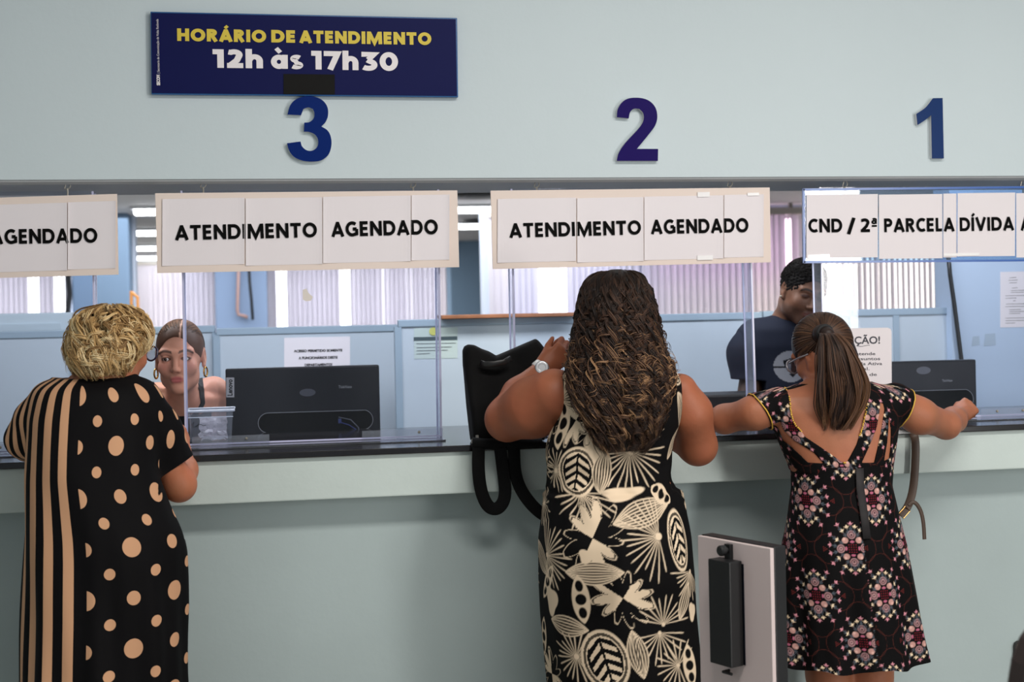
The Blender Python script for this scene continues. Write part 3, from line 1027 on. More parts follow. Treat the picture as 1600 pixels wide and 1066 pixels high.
# dark curtain end by the left blinds and an orange wooden frame by the first column
pts = [(P(105, 425, 21.4)[0], 0, ZCEIL), P(105, 425, 21.4), P(108, 460, 21.4), P(103, 500, 21.4)]
o = MB().tube([(v[0], 21.5, v[2]) for v in pts], 0.05, 8).build('curtain_end', mat('dark_curtain', (60, 62, 66), 0.7), None, smooth=True)
tag(o, 'dark curtain end hanging beside the left blinds', 'drape')
a = thing('easel', 'orange wooden frame standing beside the first blue column', 'frame', (P(210, 500, 10.2)[0], 10.2, 0))
for (xa, ya, xb, yb) in ((205, 455, 204, 520), (205, 456, 216, 466), (215, 463, 217, 520)):
    MB().tube([P(xa, ya, 10.2), P(xb, yb, 10.2)] if yb < 510 else [P(xa, ya, 10.2), (P(xb, yb, 10.2)[0], 10.2, 0.0)], 0.016, 6).build('rail', mat('orange_wood', (196, 132, 62), 0.5), a)

# ceiling lamps (rows of tubes) and vents
LAMP = mat('lamp_tube', (255, 255, 255), 0.4, emit=((250, 252, 255), 5.0))
LBODY = mat('lamp_body', (220, 222, 226), 0.5)


def lamp(label, x0, x1, y, z=ZCEIL):
    a = PD(x0, y, z - 0.05)
    b = PD(x1, y - 0.0204 * (x1 - x0), z - 0.05)
    c = (a + b) / 2
    t = thing('ceiling_lamp', label, 'lamp', (c[0], c[1], z), 'office ceiling lamps')
    L = b[0] - a[0]
    MB().box((a[0], c[1] - 0.14, z - 0.03), (b[0], c[1] + 0.14, z)).build('housing', LBODY, t)
    for dy in (-0.07, 0.07):
        MB().tube([(a[0] + 0.03, c[1] + dy, z - 0.055), (b[0] - 0.03, c[1] + dy, z - 0.055)], 0.024, 8).build('tube', LAMP, t)


for i, y in enumerate((332, 365, 389, 404)):
    lamp('%s ceiling lamp between the left column and the hanging sign' % ('nearest', 'second', 'third', 'farthest')[i], 206, 300, y)
lamp('nearer ceiling lamp seen between the two middle signs', 690, 790, 329)
lamp('farther ceiling lamp seen between the two middle signs', 670, 759, 355)
for y, lab in ((306, 'round grey ceiling vent between the two middle signs, nearer one'), (346, 'round grey ceiling vent between the two middle signs, farther one')):
    c = PD(744 if y < 320 else 752, y, ZCEIL - 0.02)
    v = thing('ceiling_vent', lab, 'vent', (c[0], c[1], ZCEIL), 'round ceiling vents')
    for k, (r0, r1) in enumerate(((0.24, 0.19), (0.16, 0.12), (0.09, 0.03))):
        MB().lathe([(r1, -0.01), (r0, -0.03), (r0, -0.036), (r1, -0.016)], (c[0], c[1], ZCEIL), sides=24).build('ring', mat('vent_grey', (120, 122, 124), 0.5), v)

# ------------------------------------------------------------------ desks and monitors
CASE = mat('monitor_black', (24, 25, 30), 0.42, spec=0.25, noise=(120, 0.06))
RECESS = mat('recess_black', (2, 2, 2), 0.9, spec=0.02)
TAGW = mat('tag_grey', (170, 172, 174), 0.5)


def monitor(label, tl, tr, hpx, Y, slot, logo=None, brand=None, oval=None, cable=False):
    """The back of a flat monitor; tl and tr its seen top corners, hpx its seen height, slot the cut-out of its casing."""
    a, b = P(*tl, Y), P(*tr, Y)
    s = M((tl[0] + tr[0]) / 2, Y)
    z1 = (a[2] + b[2]) / 2
    z0 = z1 - hpx * s
    t = thing('monitor', label, 'monitor', ((a[0] + b[0]) / 2, Y + 0.06, 0.745))
    MB().box((a[0], Y, z0), (b[0], Y + 0.035, z1)).build('casing', CASE, t, bevel=0.006)
    MB().box((a[0] + 0.006, Y + 0.034, z0 + 0.01), (b[0] - 0.006, Y + 0.042, z1 - 0.006)).build('screen', mat('screen_dark', (20, 22, 26), 0.15), t)
    x0, x1, y0, y1 = slot
    c0, c1 = P(x0, y0, Y), P(x1, y1, Y)
    r = abs(c0[2] - c1[2]) / 2
    zc = (c0[2] + c1[2]) / 2
    ring, rim = [], []
    for k in range(24):
        th = math.pi / 2 + 2 * math.pi * k / 24
        cx = (c0[0] + r) if math.cos(th) <= 0.0001 and k < 13 else (c1[0] - r)
        ring.append((cx + r * math.cos(th), Y - 0.0006, zc + r * math.sin(th)))
    MB().prism(ring, (0, 0.002, 0)).build('recess', RECESS, t)
    MB().tube([(q[0], Y - 0.001, q[2]) for q in ring], 0.0012, 6, closed=True).build('recess_rim', mat('rim_grey', (150, 152, 156), 0.4), t)
    if oval:
        c = P(oval[0], oval[1], Y)
        m = MB()
        ov = [(c[0] + oval[2] * s * math.cos(k * math.pi / 12), Y - 0.0005, c[2] + oval[3] * s * math.sin(k * math.pi / 12)) for k in range(24)]
        m.prism(ov, (0, 0.001, 0)).build('oval_mark', mat('oval_grey', (82, 84, 92), 0.4), t)  # paler grey oval on the back of the casing
    if logo:
        q = logo
        f = quad_board([(q[0], q[3]), (q[1], q[3]), (q[1], q[2]), (q[0], q[2])], Y - 0.001, 0.0012).build('brand_tag', TAGW, t)
        text_on('lettering', 'Lenovo', P(q[1] - 3, q[3] - 2.5, Y - 0.001), P(q[1] - 3, q[2] + 3, Y - 0.001), 7.2 * s, NRM, INK, f, 0.03, lift=0.0005)
    if brand:
        line_text('lettering', 'ThinkVision', brand[0], brand[1], brand[2], Y - 0.0005, TAGW, t, 0.0, lift=0.0005)
    cx = (a[0] + b[0]) / 2
    MB().box((cx - 0.03, Y + 0.045, 0.76), (cx + 0.03, Y + 0.075, z1 - 0.10)).build('neck', CASE, t, bevel=0.004)
    MB().box((cx - 0.11, Y + 0.012, 0.7455), (cx + 0.11, Y + 0.16, 0.762)).build('stand', CASE, t, bevel=0.005)
    MB().box((cx - 0.03, Y + 0.036, z1 - 0.16), (cx + 0.03, Y + 0.05, z1 - 0.08)).build('mount', CASE, t)
    if cable:
        for j, (mcol, pp) in enumerate(((mat('blue_lead', (42, 58, 128), 0.5), [(531, 660), (545, 664), (562, 675), (578, 686), (590, 694)]), (mat('grey_lead', (96, 100, 110), 0.5), [(529, 652), (548, 656), (560, 668), (562, 684), (548, 696)]))):
            MB().tube([P(u, v, Y - 0.008 - 0.004 * j) for u, v in pp], 0.0022, 6).build('lead', mcol, t, smooth=True)
        c = P(531, 658, Y - 0.004)
        MB().box((c[0] - 0.005, Y - 0.008, c[2] - 0.008), (c[0] + 0.005, Y + 0.0005, c[2] + 0.008)).build('plug', mat('blue_plug', (56, 70, 130), 0.5), t)
    return t


DESK = mat('desk_laminate', (140, 146, 152), 0.5)


def desk(label, x0, x1, y0, y1):
    t = thing('desk', label, 'desk', ((x0 + x1) / 2, (y0 + y1) / 2, 0), 'office desks behind the counter')
    MB().box((x0, y0, 0.72), (x1, y1, 0.745)).build('desk_top', DESK, t, bevel=0.003)
    for x in (x0 + 0.02, x1 - 0.05):
        MB().box((x, y0 + 0.02, 0), (x + 0.03, y1 - 0.02, 0.72)).build('leg', DESK, t)


desk('grey office desk carrying the monitor under number 3', P(372, 600, 0.5)[0], P(640, 600, 0.5)[0], 0.52, 0.95)
desk('grey office desk carrying the monitor under number 1', P(1130, 600, 0.6)[0], P(1560, 600, 0.6)[0], 0.50, 0.72)
monitor('black monitor seen from behind, with a grey brand tag, under number 3', (352, 578.5), (592.5, 568.5), 150, 0.51, (403, 583, 646, 671), logo=(353.5, 366, 590, 621), brand=((529, 607), (549.5, 606.5), 4.5), oval=(480.5, 613.5, 12.5, 6), cable=True)
monitor('black monitor seen from behind, partly hidden by the ATENÇÃO notice', (1316, 570), (1525, 559.5), 118, 0.56, (1330, 1521, 614, 640), brand=((1472, 597), (1488, 596.5), 4), oval=(1443, 579, 12, 6))

# black printer seen behind the shield of the middle opening
pr = thing('printer', 'low black printer behind the middle shield, left of the person in the floral dress', 'printer', (P(1140, 660, 0.55)[0], 0.6, 0.745))
a, b = P(1093, 618, 0.52), P(1196, 616, 0.52)
MB().box((a[0], 0.52, 0.7455), (b[0], 0.70, a[2])).build('body', BLACK, pr, bevel=0.008)
MB().box((a[0] + 0.02, 0.516, a[2] - 0.05), (b[0] - 0.03, 0.523, a[2] - 0.045)).build('slot', mat('slot_grey', (90, 92, 96), 0.4), pr)
c = P(1072, 600, 0.3)
pc = thing('pen_pot', 'small grey pen pot on the counter right of the person in the leaf-print dress', 'pot', (c[0], 0.3, ZC))
MB().lathe([(0.03, 0.0005), (0.033, 0.0005), (0.033, 0.10), (0.030, 0.10), (0.029, 0.01)], (c[0], 0.3, ZC), sides=24).build('cup', mat('pot_grey', (110, 118, 122), 0.4), pc, smooth=True)

# clear tub with paper slips
YT = 0.075+0.15
bx = thing('plastic_tub', 'clear square plastic tub holding crumpled paper beside the person in polka dots', 'tub', P(328, 698, YT))
TUB = clear_mat('tub_plastic', tint=(226, 230, 236), haze=0.13, rough=0.12)
zb = ZC + 0.0008
s = M(328, YT)
x0, x1 = P(296, 670, YT)[0], P(361, 670, YT)[0]
X0, X1 = P(292, 640, YT)[0], P(366, 640, YT)[0]
zt = P(328, 642, YT)[2]
d = 0.10


def frus(m, a0, a1, y0, y1, z0, b0, b1, w0, w1, z1):
    v = [(a0, y0, z0), (a1, y0, z0), (a1, y1, z0), (a0, y1, z0), (b0, w0, z1), (b1, w0, z1), (b1, w1, z1), (b0, w1, z1)]
    return m.add(v, [(0, 3, 2, 1), (0, 1, 5, 4), (1, 2, 6, 5), (2, 3, 7, 6), (3, 0, 4, 7)])


m = MB()
frus(m, x0, x1, YT, YT + d, zb, X0 + 0.004, X1 - 0.004, YT - 0.006, YT + d + 0.006, zt)
m.build('body', TUB, bx, bevel=0.004)
m = MB().tube([(X0, YT - 0.01, zt), (X1, YT - 0.01, zt), (X1, YT + d + 0.01, zt), (X0, YT + d + 0.01, zt)], 0.004, 8, closed=True)
m.build('rim', mat('tub_rim', (214, 220, 228), 0.25), bx)
m = MB().tube([(X0 + .004, YT - 0.008, zt - 0.02), (X1 - .004, YT - 0.008, zt - 0.02)], 0.0016, 6)
m.build('ridge', mat('tub_rim', (214, 220, 228), 0.25), bx)
scr = [(299, 664), (303, 660), (301, 668), (307, 667), (312, 661), (309, 667), (306, 666), (314, 663), (318, 666), (322, 664)]
MB().tube([P(u, v, YT - 0.005) for u, v in scr], 0.0008, 5).build('scribble', INK, bx)


def crumple(name, label, c, w, h, dpt, seed, group):
    r = np.random.default_rng(seed)
    n = 9
    V, Q = [], []
    for i in range(n):
        for j in range(n):
            u, v = i / (n - 1) - 0.5, j / (n - 1) - 0.5
            V.append((c[0] + w * u + r.normal(0, 0.002), c[1] + dpt * (0.5 * u * v * 4 * 0.4 + r.uniform(-.25, .25)), c[2] + h * (v + 0.5) + r.normal(0, 0.002)))
    V = np.array(V)
    for i in range(n - 1):
        for j in range(n - 1):
            Q.append((i * n + j, (i + 1) * n + j, (i + 1) * n + j + 1, i * n + j + 1))
    V2 = V + np.array([0, 0.0006, 0])
    o = MB().add(np.concatenate([V, V2]), Q + [tuple(x + n * n for x in q[::-1]) for q in Q]).build(name, PAPER, None)
    tag(o, label, 'paper', group)


xc = (x0 + x1) / 2
crumple('paper_slip', 'large white paper slip standing in the clear tub', (xc + 0.008, YT + 0.06, zb + 0.004), 0.09, 0.068, 0.02, 3, 'paper slips in the tub')
crumple('paper_slip', 'small folded white paper slip at the front of the clear tub', (xc + 0.01, YT + 0.025, zb + 0.003), 0.075, 0.030, 0.025, 8, 'paper slips in the tub')

# ------------------------------------------------------------------ totem in front of the counter
TX = thing('totem', 'white and black standing totem panel with a black screen box, in front of the counter', 'totem', (0, 0, 0))
ta, tb = P(1090, 837, -0.95), None
ztop = float(ta[2])
tb = PD(1203.5, 857.5, ztop)
ex = tb - ta
wid = float(np.linalg.norm(ex[:2]))
ex = np.array([ex[0], ex[1], 0]) / wid
nz = np.array([0, 0, 1.0])
nn = np.cross(ex, nz)
if nn[1] > 0: nn = -nn
TX.location = ((ta + tb) / 2 * np.array([1, 1, 0])).tolist()


def tp(u, v, w=0.0):
    """Point on the totem: u metres along the panel, v down from its top, w towards the hall."""
    return ta + ex * u - nz * v + nn * w


def tbox(name, u0, u1, v0, v1, w0, w1, material, bevel=None, parent=None):
    pts = [tp(u0, v0, w0), tp(u1, v0, w0), tp(u1, v1, w0), tp(u0, v1, w0)]
    return MB().prism(pts, nn * (w1 - w0)).build(name, material, parent or TX, bevel=bevel)


H = ztop - 0.03
WHITEP = mat('totem_white', (204, 188, 186), 0.4)
tbox('panel', 0, wid, 0, H, -0.012, 0.0, WHITEP, 0.002)
tbox('black_frame', -0.001, wid + 0.001, -0.002, H, -0.050, -0.012, BLACK, 0.003)
tbox('base', -0.05, wid + 0.05, H, H + 0.03, -0.2, 0.15, BLACK, 0.004)


def upx(px, py, w=0.0):
    """u, v on the totem's front for a seen pixel (front face pushed out by w)."""
    d = _fw + _rt * ((px - 800.0) / F) - _up * ((py - 533.0 - DY) / F)
    o = ta + nn * w
    t = np.dot(o - CAM, nn) / np.dot(d, nn)
    p = CAM + d * t - o
    return float(np.dot(p, ex)), float(-p[2])


u0, v0 = upx(1106, 873, 0.045)
u1, v1 = upx(1143, 1045, 0.045)
tbox('screen_box', u0, u1, v0, v1, 0.004, 0.045, BLACK, 0.003)
a0, b0 = upx(1153.5, 880)
a1, b1 = upx(1165.5, 1040)
tbox('mirror_strip', a0 - 0.02, a1, b0, b1, 0.0002, 0.002, mat('dark_mirror', (70, 76, 92), 0.06, metal=0.9))
k0, l0 = upx(1137, 849)
k1, l1 = upx(1146, 876)
tbox('bracket', k0, k1, l0, l1 + 0.02, 0.0002, 0.012, BLACK, 0.001)
c = tp(*upx(1132, 860, 0.02), 0.004)
MB().lathe([(0.007, 0), (0.007, 0.018), (0.013, 0.018), (0.013, 0.030), (0.010, 0.033)], c, nn, 16).build('knob', BLACK, TX)
c = tp(*upx(1130, 1050, 0.02), 0.0)
MB().tube([c, c + nn * 0.02, c + nn * 0.02 + ex * 0.03], 0.004, 8).build('clip', BLACK, TX)

# wall box and the edge of a dark chair at the lower right
wbx = thing('wall_box', 'beige rounded box with a dark rim low on the wall at the right', 'wall box', P(1600, 1062, -0.1))
o = [P(a, b, -0.095) for a, b in ((1586.5, 1012), (1588, 1006), (1592, 1003), (1640, 1001), (1644, 1006), (1644, 1058), (1640, 1062), (1594, 1063), (1589, 1059), (1587.5, 1052))]
MB().prism(o, (0, 0.0148, 0)).build('rim', mat('dark_rim', (48, 46, 46), 0.5), wbx)
cc = np.mean(o, axis=0)
MB().prism([q + (cc - q) * 0.06 + np.array([0, -0.004, 0]) for q in o], (0, 0.004, 0)).build('cover', mat('beige_cover', (196, 186, 172), 0.5), wbx)

ch = thing('chair', 'dark brown chair back cut off by the right edge of the picture', 'chair', (float(P(1640, 1000, -2.3)[0]), -2.1, 0))
LEA = mat('dark_leather', (38, 26, 24), 0.5)
c = P(1590, 1000, -2.3)
x0 = float(c[0])
zt = float(P(1595, 945, -2.3)[2])
o = []
for k in range(28):
    th = 2 * math.pi * k / 28
    ca, sa = math.cos(th), math.sin(th)
    o.append((x0 + 0.22 + 0.22 * math.copysign(abs(ca) ** 0.55, ca), -2.30, zt - 0.22 + 0.22 * math.copysign(abs(sa) ** 0.7, sa)))
MB().prism(o, (0, 0.05, 0)).build('backrest', LEA, ch, bevel=0.012)
MB().box((x0 + 0.01, -2.25, 0.43), (x0 + 0.43, -1.82, 0.49)).build('seat', LEA, ch, bevel=0.015)
for lx, ly, lz in ((0.03, -2.28, zt - 0.2), (0.41, -2.28, zt - 0.2), (0.03, -1.85, 0.43), (0.41, -1.85, 0.43)):
    MB().tube([(x0 + lx, ly + (0.0), 0), (x0 + lx, ly, lz)], 0.012, 8).build('leg', STEEL, ch)


# ------------------------------------------------------------------ sculpting with distance fields
class Field:
    """A sampled distance field; shapes are blended in and the surface is read out as one continuous mesh."""

    def __init__(self, lo, hi, h):
        self.h = h
        self.lo = np.asarray(lo, float)
        n = np.ceil((np.asarray(hi, float) - self.lo) / h).astype(int) + 1
        self.ax = [self.lo[i] + h * np.arange(n[i]) for i in range(3)]
        self.D = np.full(n, 1.0, dtype=np.float32)

    def sub(self, lo, hi, pad):
        s = []
        for i in range(3):
            a = int(np.clip(np.floor((lo[i] - pad - self.lo[i]) / self.h), 0, len(self.ax[i])))
            b = int(np.clip(np.ceil((hi[i] + pad - self.lo[i]) / self.h) + 1, 0, len(self.ax[i])))
            s.append(slice(a, b))
        X = self.ax[0][s[0]].astype(np.float32)[:, None, None]
        Y = self.ax[1][s[1]].astype(np.float32)[None, :, None]
        Z = self.ax[2][s[2]].astype(np.float32)[None, None, :]
        return tuple(s), X, Y, Z

    def put(self, lo, hi, fn, k=0.0, op='add'):
        pad = k + 3 * self.h + 0.004
        s, X, Y, Z = self.sub(lo, hi, pad)
        if any(x.stop <= x.start for x in s):
            return self
        d = fn(X, Y, Z)
        A = self.D[s]
        if op == 'add':
            if k > 0:
                hh = np.clip(0.5 + 0.5 * (A - d) / k, 0, 1)
                r = A + (d - A) * hh - k * hh * (1 - hh)
            else:
                r = np.minimum(A, d)
        else:                        # cut away
            d = -d
            if k > 0:
                hh = np.clip(0.5 - 0.5 * (A - d) / k, 0, 1)
                r = A + (d - A) * hh + k * hh * (1 - hh)
            else:
                r = np.maximum(A, d)
        self.D[s] = r
        return self

    def cone(self, a, b, ra, rb, k=0.02, op='add'):
        a, b = np.asarray(a, float), np.asarray(b, float)
        r = max(ra, rb)
        ab = b - a
        L2 = float(ab @ ab) + 1e-12

        def fn(X, Y, Z):
            t = np.clip(((X - a[0]) * ab[0] + (Y - a[1]) * ab[1] + (Z - a[2]) * ab[2]) / L2, 0, 1)
            return np.sqrt((X - a[0] - t * ab[0]) ** 2 + (Y - a[1] - t * ab[1]) ** 2 + (Z - a[2] - t * ab[2]) ** 2) - (ra + (rb - ra) * t)
        return self.put(np.minimum(a, b) - r, np.maximum(a, b) + r, fn, k, op)

    def chain(self, pts, rad, k=0.02):
        for i in range(len(pts) - 1):
            self.cone(pts[i], pts[i + 1], rad[i], rad[i + 1], k)
        return self

    def ball(self, c, r, k=0.02, op='add', R=None):
        """Ellipsoid with radii r, axes given by the columns of R."""
        c = np.asarray(c, float)
        r = np.array([r, r, r], float) if np.isscalar(r) else np.asarray(r, float)
        R = np.eye(3) if R is None else R
        m = r.max()

        def fn(X, Y, Z):
            q = [(X - c[0]) * R[0, i] + (Y - c[1]) * R[1, i] + (Z - c[2]) * R[2, i] for i in range(3)]
            k0 = np.sqrt(sum((q[i] / r[i]) ** 2 for i in range(3)))
            k1 = np.sqrt(sum((q[i] / r[i] ** 2) ** 2 for i in range(3))) + 1e-9
            return k0 * (k0 - 1) / k1
        return self.put(c - m, c + m, fn, k, op)

    def loft(self, L, k=0.02, op='add', grow=0.0, warp=None):
        z0, z1 = L.z[0], L.z[-1]
        lo = np.array([(L.cx - L.a).min() - grow, (L.cy - L.b).min() - grow, z0])
        hi = np.array([(L.cx + L.a).max() + grow, (L.cy + L.b).max() + grow, z1])

        def fn(X, Y, Z):
            zz = Z.ravel()
            cx, cy, a, b, n = (np.interp(zz, L.z, v).astype(np.float32)[None, None, :] for v in (L.cx, L.cy, L.a, L.b, L.n))
            a, b = a + grow, b + grow
            u, v = np.abs(X - cx) / a, np.abs(Y - cy) / b
            k0 = (u ** n + v ** n) ** (1 / n)
            rr = np.sqrt((X - cx) ** 2 + (Y - cy) ** 2) + 1e-6
            d = rr * (1 - 1 / np.maximum(k0, 1e-3))
            d = np.where(k0 < 0.5, -0.5 * np.minimum(a, b), d)
            if warp is not None:
                d = d + warp(X - cx, Y - cy, Z)
            return np.maximum(d, np.maximum(z0 - Z, Z - z1))
        return self.put(lo, hi, fn, k, op)

    def surface(self):
        """Surface nets: vertices (n,3) and quads."""
        D = self.D
        n = D.shape
        S = D < 0
        c = np.zeros((n[0] - 1, n[1] - 1, n[2] - 1), dtype=np.int8)
        for i in (0, 1):
            for j in (0, 1):
                for k in (0, 1):
                    c += S[i:n[0] - 1 + i, j:n[1] - 1 + j, k:n[2] - 1 + k]
        act = (c > 0) & (c < 8)
        I = np.argwhere(act)
        idx = np.full(act.shape, -1, dtype=np.int32)
        idx[act] = np.arange(len(I))
        off = np.array([[i, j, k] for i in (0, 1) for j in (0, 1) for k in (0, 1)])
        vals = np.stack([D[I[:, 0] + o[0], I[:, 1] + o[1], I[:, 2] + o[2]] for o in off], 1)
        acc = np.zeros((len(I), 3))
        cnt = np.zeros(len(I))
        for p in range(8):
            for q in range(p + 1, 8):
                df = off[q] - off[p]
                if np.abs(df).sum() != 1:
                    continue
                a, b = vals[:, p], vals[:, q]
                m = (a < 0) != (b < 0)
                t = np.where(m, a / np.where(m, a - b, 1), 0)
                acc += np.where(m[:, None], off[p] + t[:, None] * df, 0)
                cnt += m
        V = self.lo + self.h * (I + acc / cnt[:, None])
        F4 = []
        for ax in range(3):
            o1, o2 = [(1, 2), (2, 0), (0, 1)][ax]
            sl0 = [slice(None)] * 3
            sl1 = [slice(None)] * 3
            sl0[ax], sl1[ax] = slice(0, -1), slice(1, None)
            a, b = S[tuple(sl0)], S[tuple(sl1)]
            E = np.argwhere(a != b)
            ok = (E[:, o1] > 0) & (E[:, o2] > 0) & (E[:, o1] < n[o1] - 1) & (E[:, o2] < n[o2] - 1)
            E = E[ok]
            q = []
            for d1, d2 in ((1, 1), (0, 1), (0, 0), (1, 0)):
                e = E.copy()
                e[:, o1] -= d1
                e[:, o2] -= d2
                q.append(idx[e[:, 0], e[:, 1], e[:, 2]])
            q = np.stack(q, 1)
            flip = ~a[E[:, 0], E[:, 1], E[:, 2]]
            q[flip] = q[flip][:, ::-1]
            F4.append(q)
        Q = np.concatenate(F4)
        return V, Q[:, ::-1][:, ::-1]


def relax(V, Q, it=2, f=0.5):
    """Laplacian smoothing over quad edges."""
    V = V.copy()
    e = np.concatenate([Q[:, [0, 1]], Q[:, [1, 2]], Q[:, [2, 3]], Q[:, [3, 0]]])
    for _ in range(it):
        S = np.stack([np.bincount(e[:, 0], V[e[:, 1], i], len(V)) + np.bincount(e[:, 1], V[e[:, 0], i], len(V)) for i in range(3)], 1)
        c = np.bincount(e[:, 0], minlength=len(V)) + np.bincount(e[:, 1], minlength=len(V))
        V += f * (S / np.maximum(c, 1)[:, None] - V)
    return V


class Loft:
    """Stack of superelliptic sections: rows of (z, cx, cy, a, b)."""

    def __init__(self, rows, n=2.2, smooth=6):
        rows = sorted(rows)
        r = np.array([x[:5] for x in rows], float)
        N = 400
        self.z = np.linspace(r[0, 0], r[-1, 0], N)
        out = []
        for i in range(1, 5):
            v = np.interp(self.z, r[:, 0], r[:, i])
            p = np.pad(v, smooth * 2, mode='edge')
            kx = np.exp(-0.5 * (np.arange(-2 * smooth, 2 * smooth + 1) / smooth) ** 2)
            out.append(np.convolve(p, kx / kx.sum(), 'valid'))
        self.cx, self.cy, self.a, self.b = out
        self.n = np.full(N, float(n))

    def at(self, z):
        return [np.interp(z, self.z, v) for v in (self.cx, self.cy, self.a, self.b, self.n)]

    def point(self, th, z, grow=0.0):
        """th = 0 faces the hall (-y), growing towards +x."""
        cx, cy, a, b, n = self.at(z)
        s, c = np.sin(th), np.cos(th)
        x = np.sign(s) * np.abs(s) ** (2 / n) * (a + grow)
        y = -np.sign(c) * np.abs(c) ** (2 / n) * (b + grow)
        return np.stack([cx + x, cy + y, z + 0 * x], -1)


def px_loft(rows, Y, n=2.2, smooth=6):
    """rows: (py, left px, right px, half depth, y offset) seen at plane Y."""
    out = []
    for py, l, r, b, dy in rows:
        c = P((l + r) / 2, py, Y + dy)
        out.append((c[2], c[0], Y + dy, (r - l) / 2 * M((l + r) / 2, Y + dy), b))
    return Loft(out, n, smooth)


def project(V):
    d = V - CAM
    w = d @ _fw
    return np.stack([800 + F * (d @ _rt) / w, 533 + DY - F * (d @ _up) / w], 1)


def cloth_grid(L, z0, z1, nz, nt, warp=None, grow=0.0):
    """Tube of cloth around a loft; returns V, Q, u (arc length from the middle of the back), z."""
    z = np.linspace(z0, z1, nz)
    th = np.linspace(-math.pi, math.pi, nt, endpoint=False)
    Z, T = np.meshgrid(z, th, indexing='ij')
    V = L.point(T, Z, grow)
    if warp is not None:
        V = warp(V, T, Z)
    d = np.linalg.norm(np.diff(V, axis=1), axis=2)
    u = np.concatenate([np.zeros((nz, 1)), np.cumsum(d, 1)], 1)
    mid = nt // 2
    u = u - u[:, mid:mid + 1]
    i = np.arange(nz - 1)[:, None] * nt
    j = np.arange(nt)[None, :]
    j2 = (j + 1) % nt
    Q = np.stack([i + j, i + j2, i + nt + j2, i + nt + j], -1).reshape(-1, 4)
    return V.reshape(-1, 3), Q, u.ravel(), Z.ravel()


# ------------------------------------------------------------------ anatomy
def rot(yaw, pitch=0.0, roll=0.0):
    """Columns: right, forward, up of a head; yaw 0 looks along +y, positive turns to its right (+x)."""
    y, p, r = map(math.radians, (yaw, pitch, roll))
    Rz = np.array([[math.cos(y), math.sin(y), 0], [-math.sin(y), math.cos(y), 0], [0, 0, 1]])
    Rx = np.array([[1, 0, 0], [0, math.cos(p), -math.sin(p)], [0, math.sin(p), math.cos(p)]])
    Ry = np.array([[math.cos(r), 0, math.sin(r)], [0, 1, 0], [-math.sin(r), 0, math.cos(r)]])
    return Rz @ Rx @ Ry


def head(f, c, R, s=1.0, jaw=1.0, eyes=True, nose=1.0):
    """Skull, face and ears at centre c; s = 1 is a head 23 cm high."""
    c = np.asarray(c, float)
    G = lambda x, y, z: c + R @ (np.array([x, y, z]) * s)
    B = lambda p, r, k, op='add': f.ball(G(*p), np.asarray(r, float) * s, k * s, op, R)
    B((0, -0.016, 0.030), (0.073, 0.094, 0.086), 0.0)
    B((0, 0.018, -0.030), (0.058 * jaw, 0.068, 0.082), 0.035)
    B((0, 0.060, -0.094), (0.022 * jaw, 0.018, 0.016), 0.035)
    for e in (-1, 1):
        B((e * 0.044 * jaw, 0.018, -0.066), (0.018, 0.026, 0.022), 0.03)
        B((e * 0.038, 0.060, -0.026), (0.022, 0.018, 0.020), 0.025)
        f.cone(G(e * 0.046, 0.068, 0.026), G(e * 0.008, 0.082, 0.022), 0.009 * s, 0.008 * s, 0.016 * s)
    f.cone(G(0, 0.082, 0.014), G(0, 0.103, -0.026), 0.0070 * s, 0.0098 * s * nose, 0.013 * s)
    for e in (-1, 1):
        B((e * 0.0105 * nose, 0.091, -0.031), (0.0068 * nose, 0.010, 0.0070), 0.007)
        B((e * 0.031, 0.092, 0.005), (0.017, 0.016, 0.011), 0.010, 'cut')
        B((e * 0.031, 0.0715, 0.005), (0.0155, 0.0135, 0.0125), 0.004)
        if eyes:
            B((e * 0.031, 0.0865, 0.0045), (0.0133, 0.010, 0.0054), 0.002, 'cut')
        B((e * 0.0045, 0.0815, -0.043), (0.004, 0.006, 0.008), 0.008, 'cut') if False else None
        B((e * 0.074, -0.014, -0.002), (0.009, 0.020, 0.031), 0.006)
        B((e * 0.081, -0.011, 0.002), (0.006, 0.011, 0.018), 0.005, 'cut')
        B((e * 0.075, -0.002, -0.030), (0.006, 0.009, 0.010), 0.006)
    f.cone(G(-0.014, 0.0795, -0.0565), G(0.014, 0.0795, -0.0565), 0.0062 * s, 0.0062 * s, 0.006 * s)
    f.cone(G(-0.011, 0.0785, -0.0655), G(0.011, 0.0785, -0.0655), 0.0070 * s, 0.0070 * s, 0.006 * s)
    f.cone(G(-0.021, 0.0850, -0.0610), G(0.021, 0.0850, -0.0610), 0.0010 * s, 0.0010 * s, 0.003 * s, 'cut')
    return G


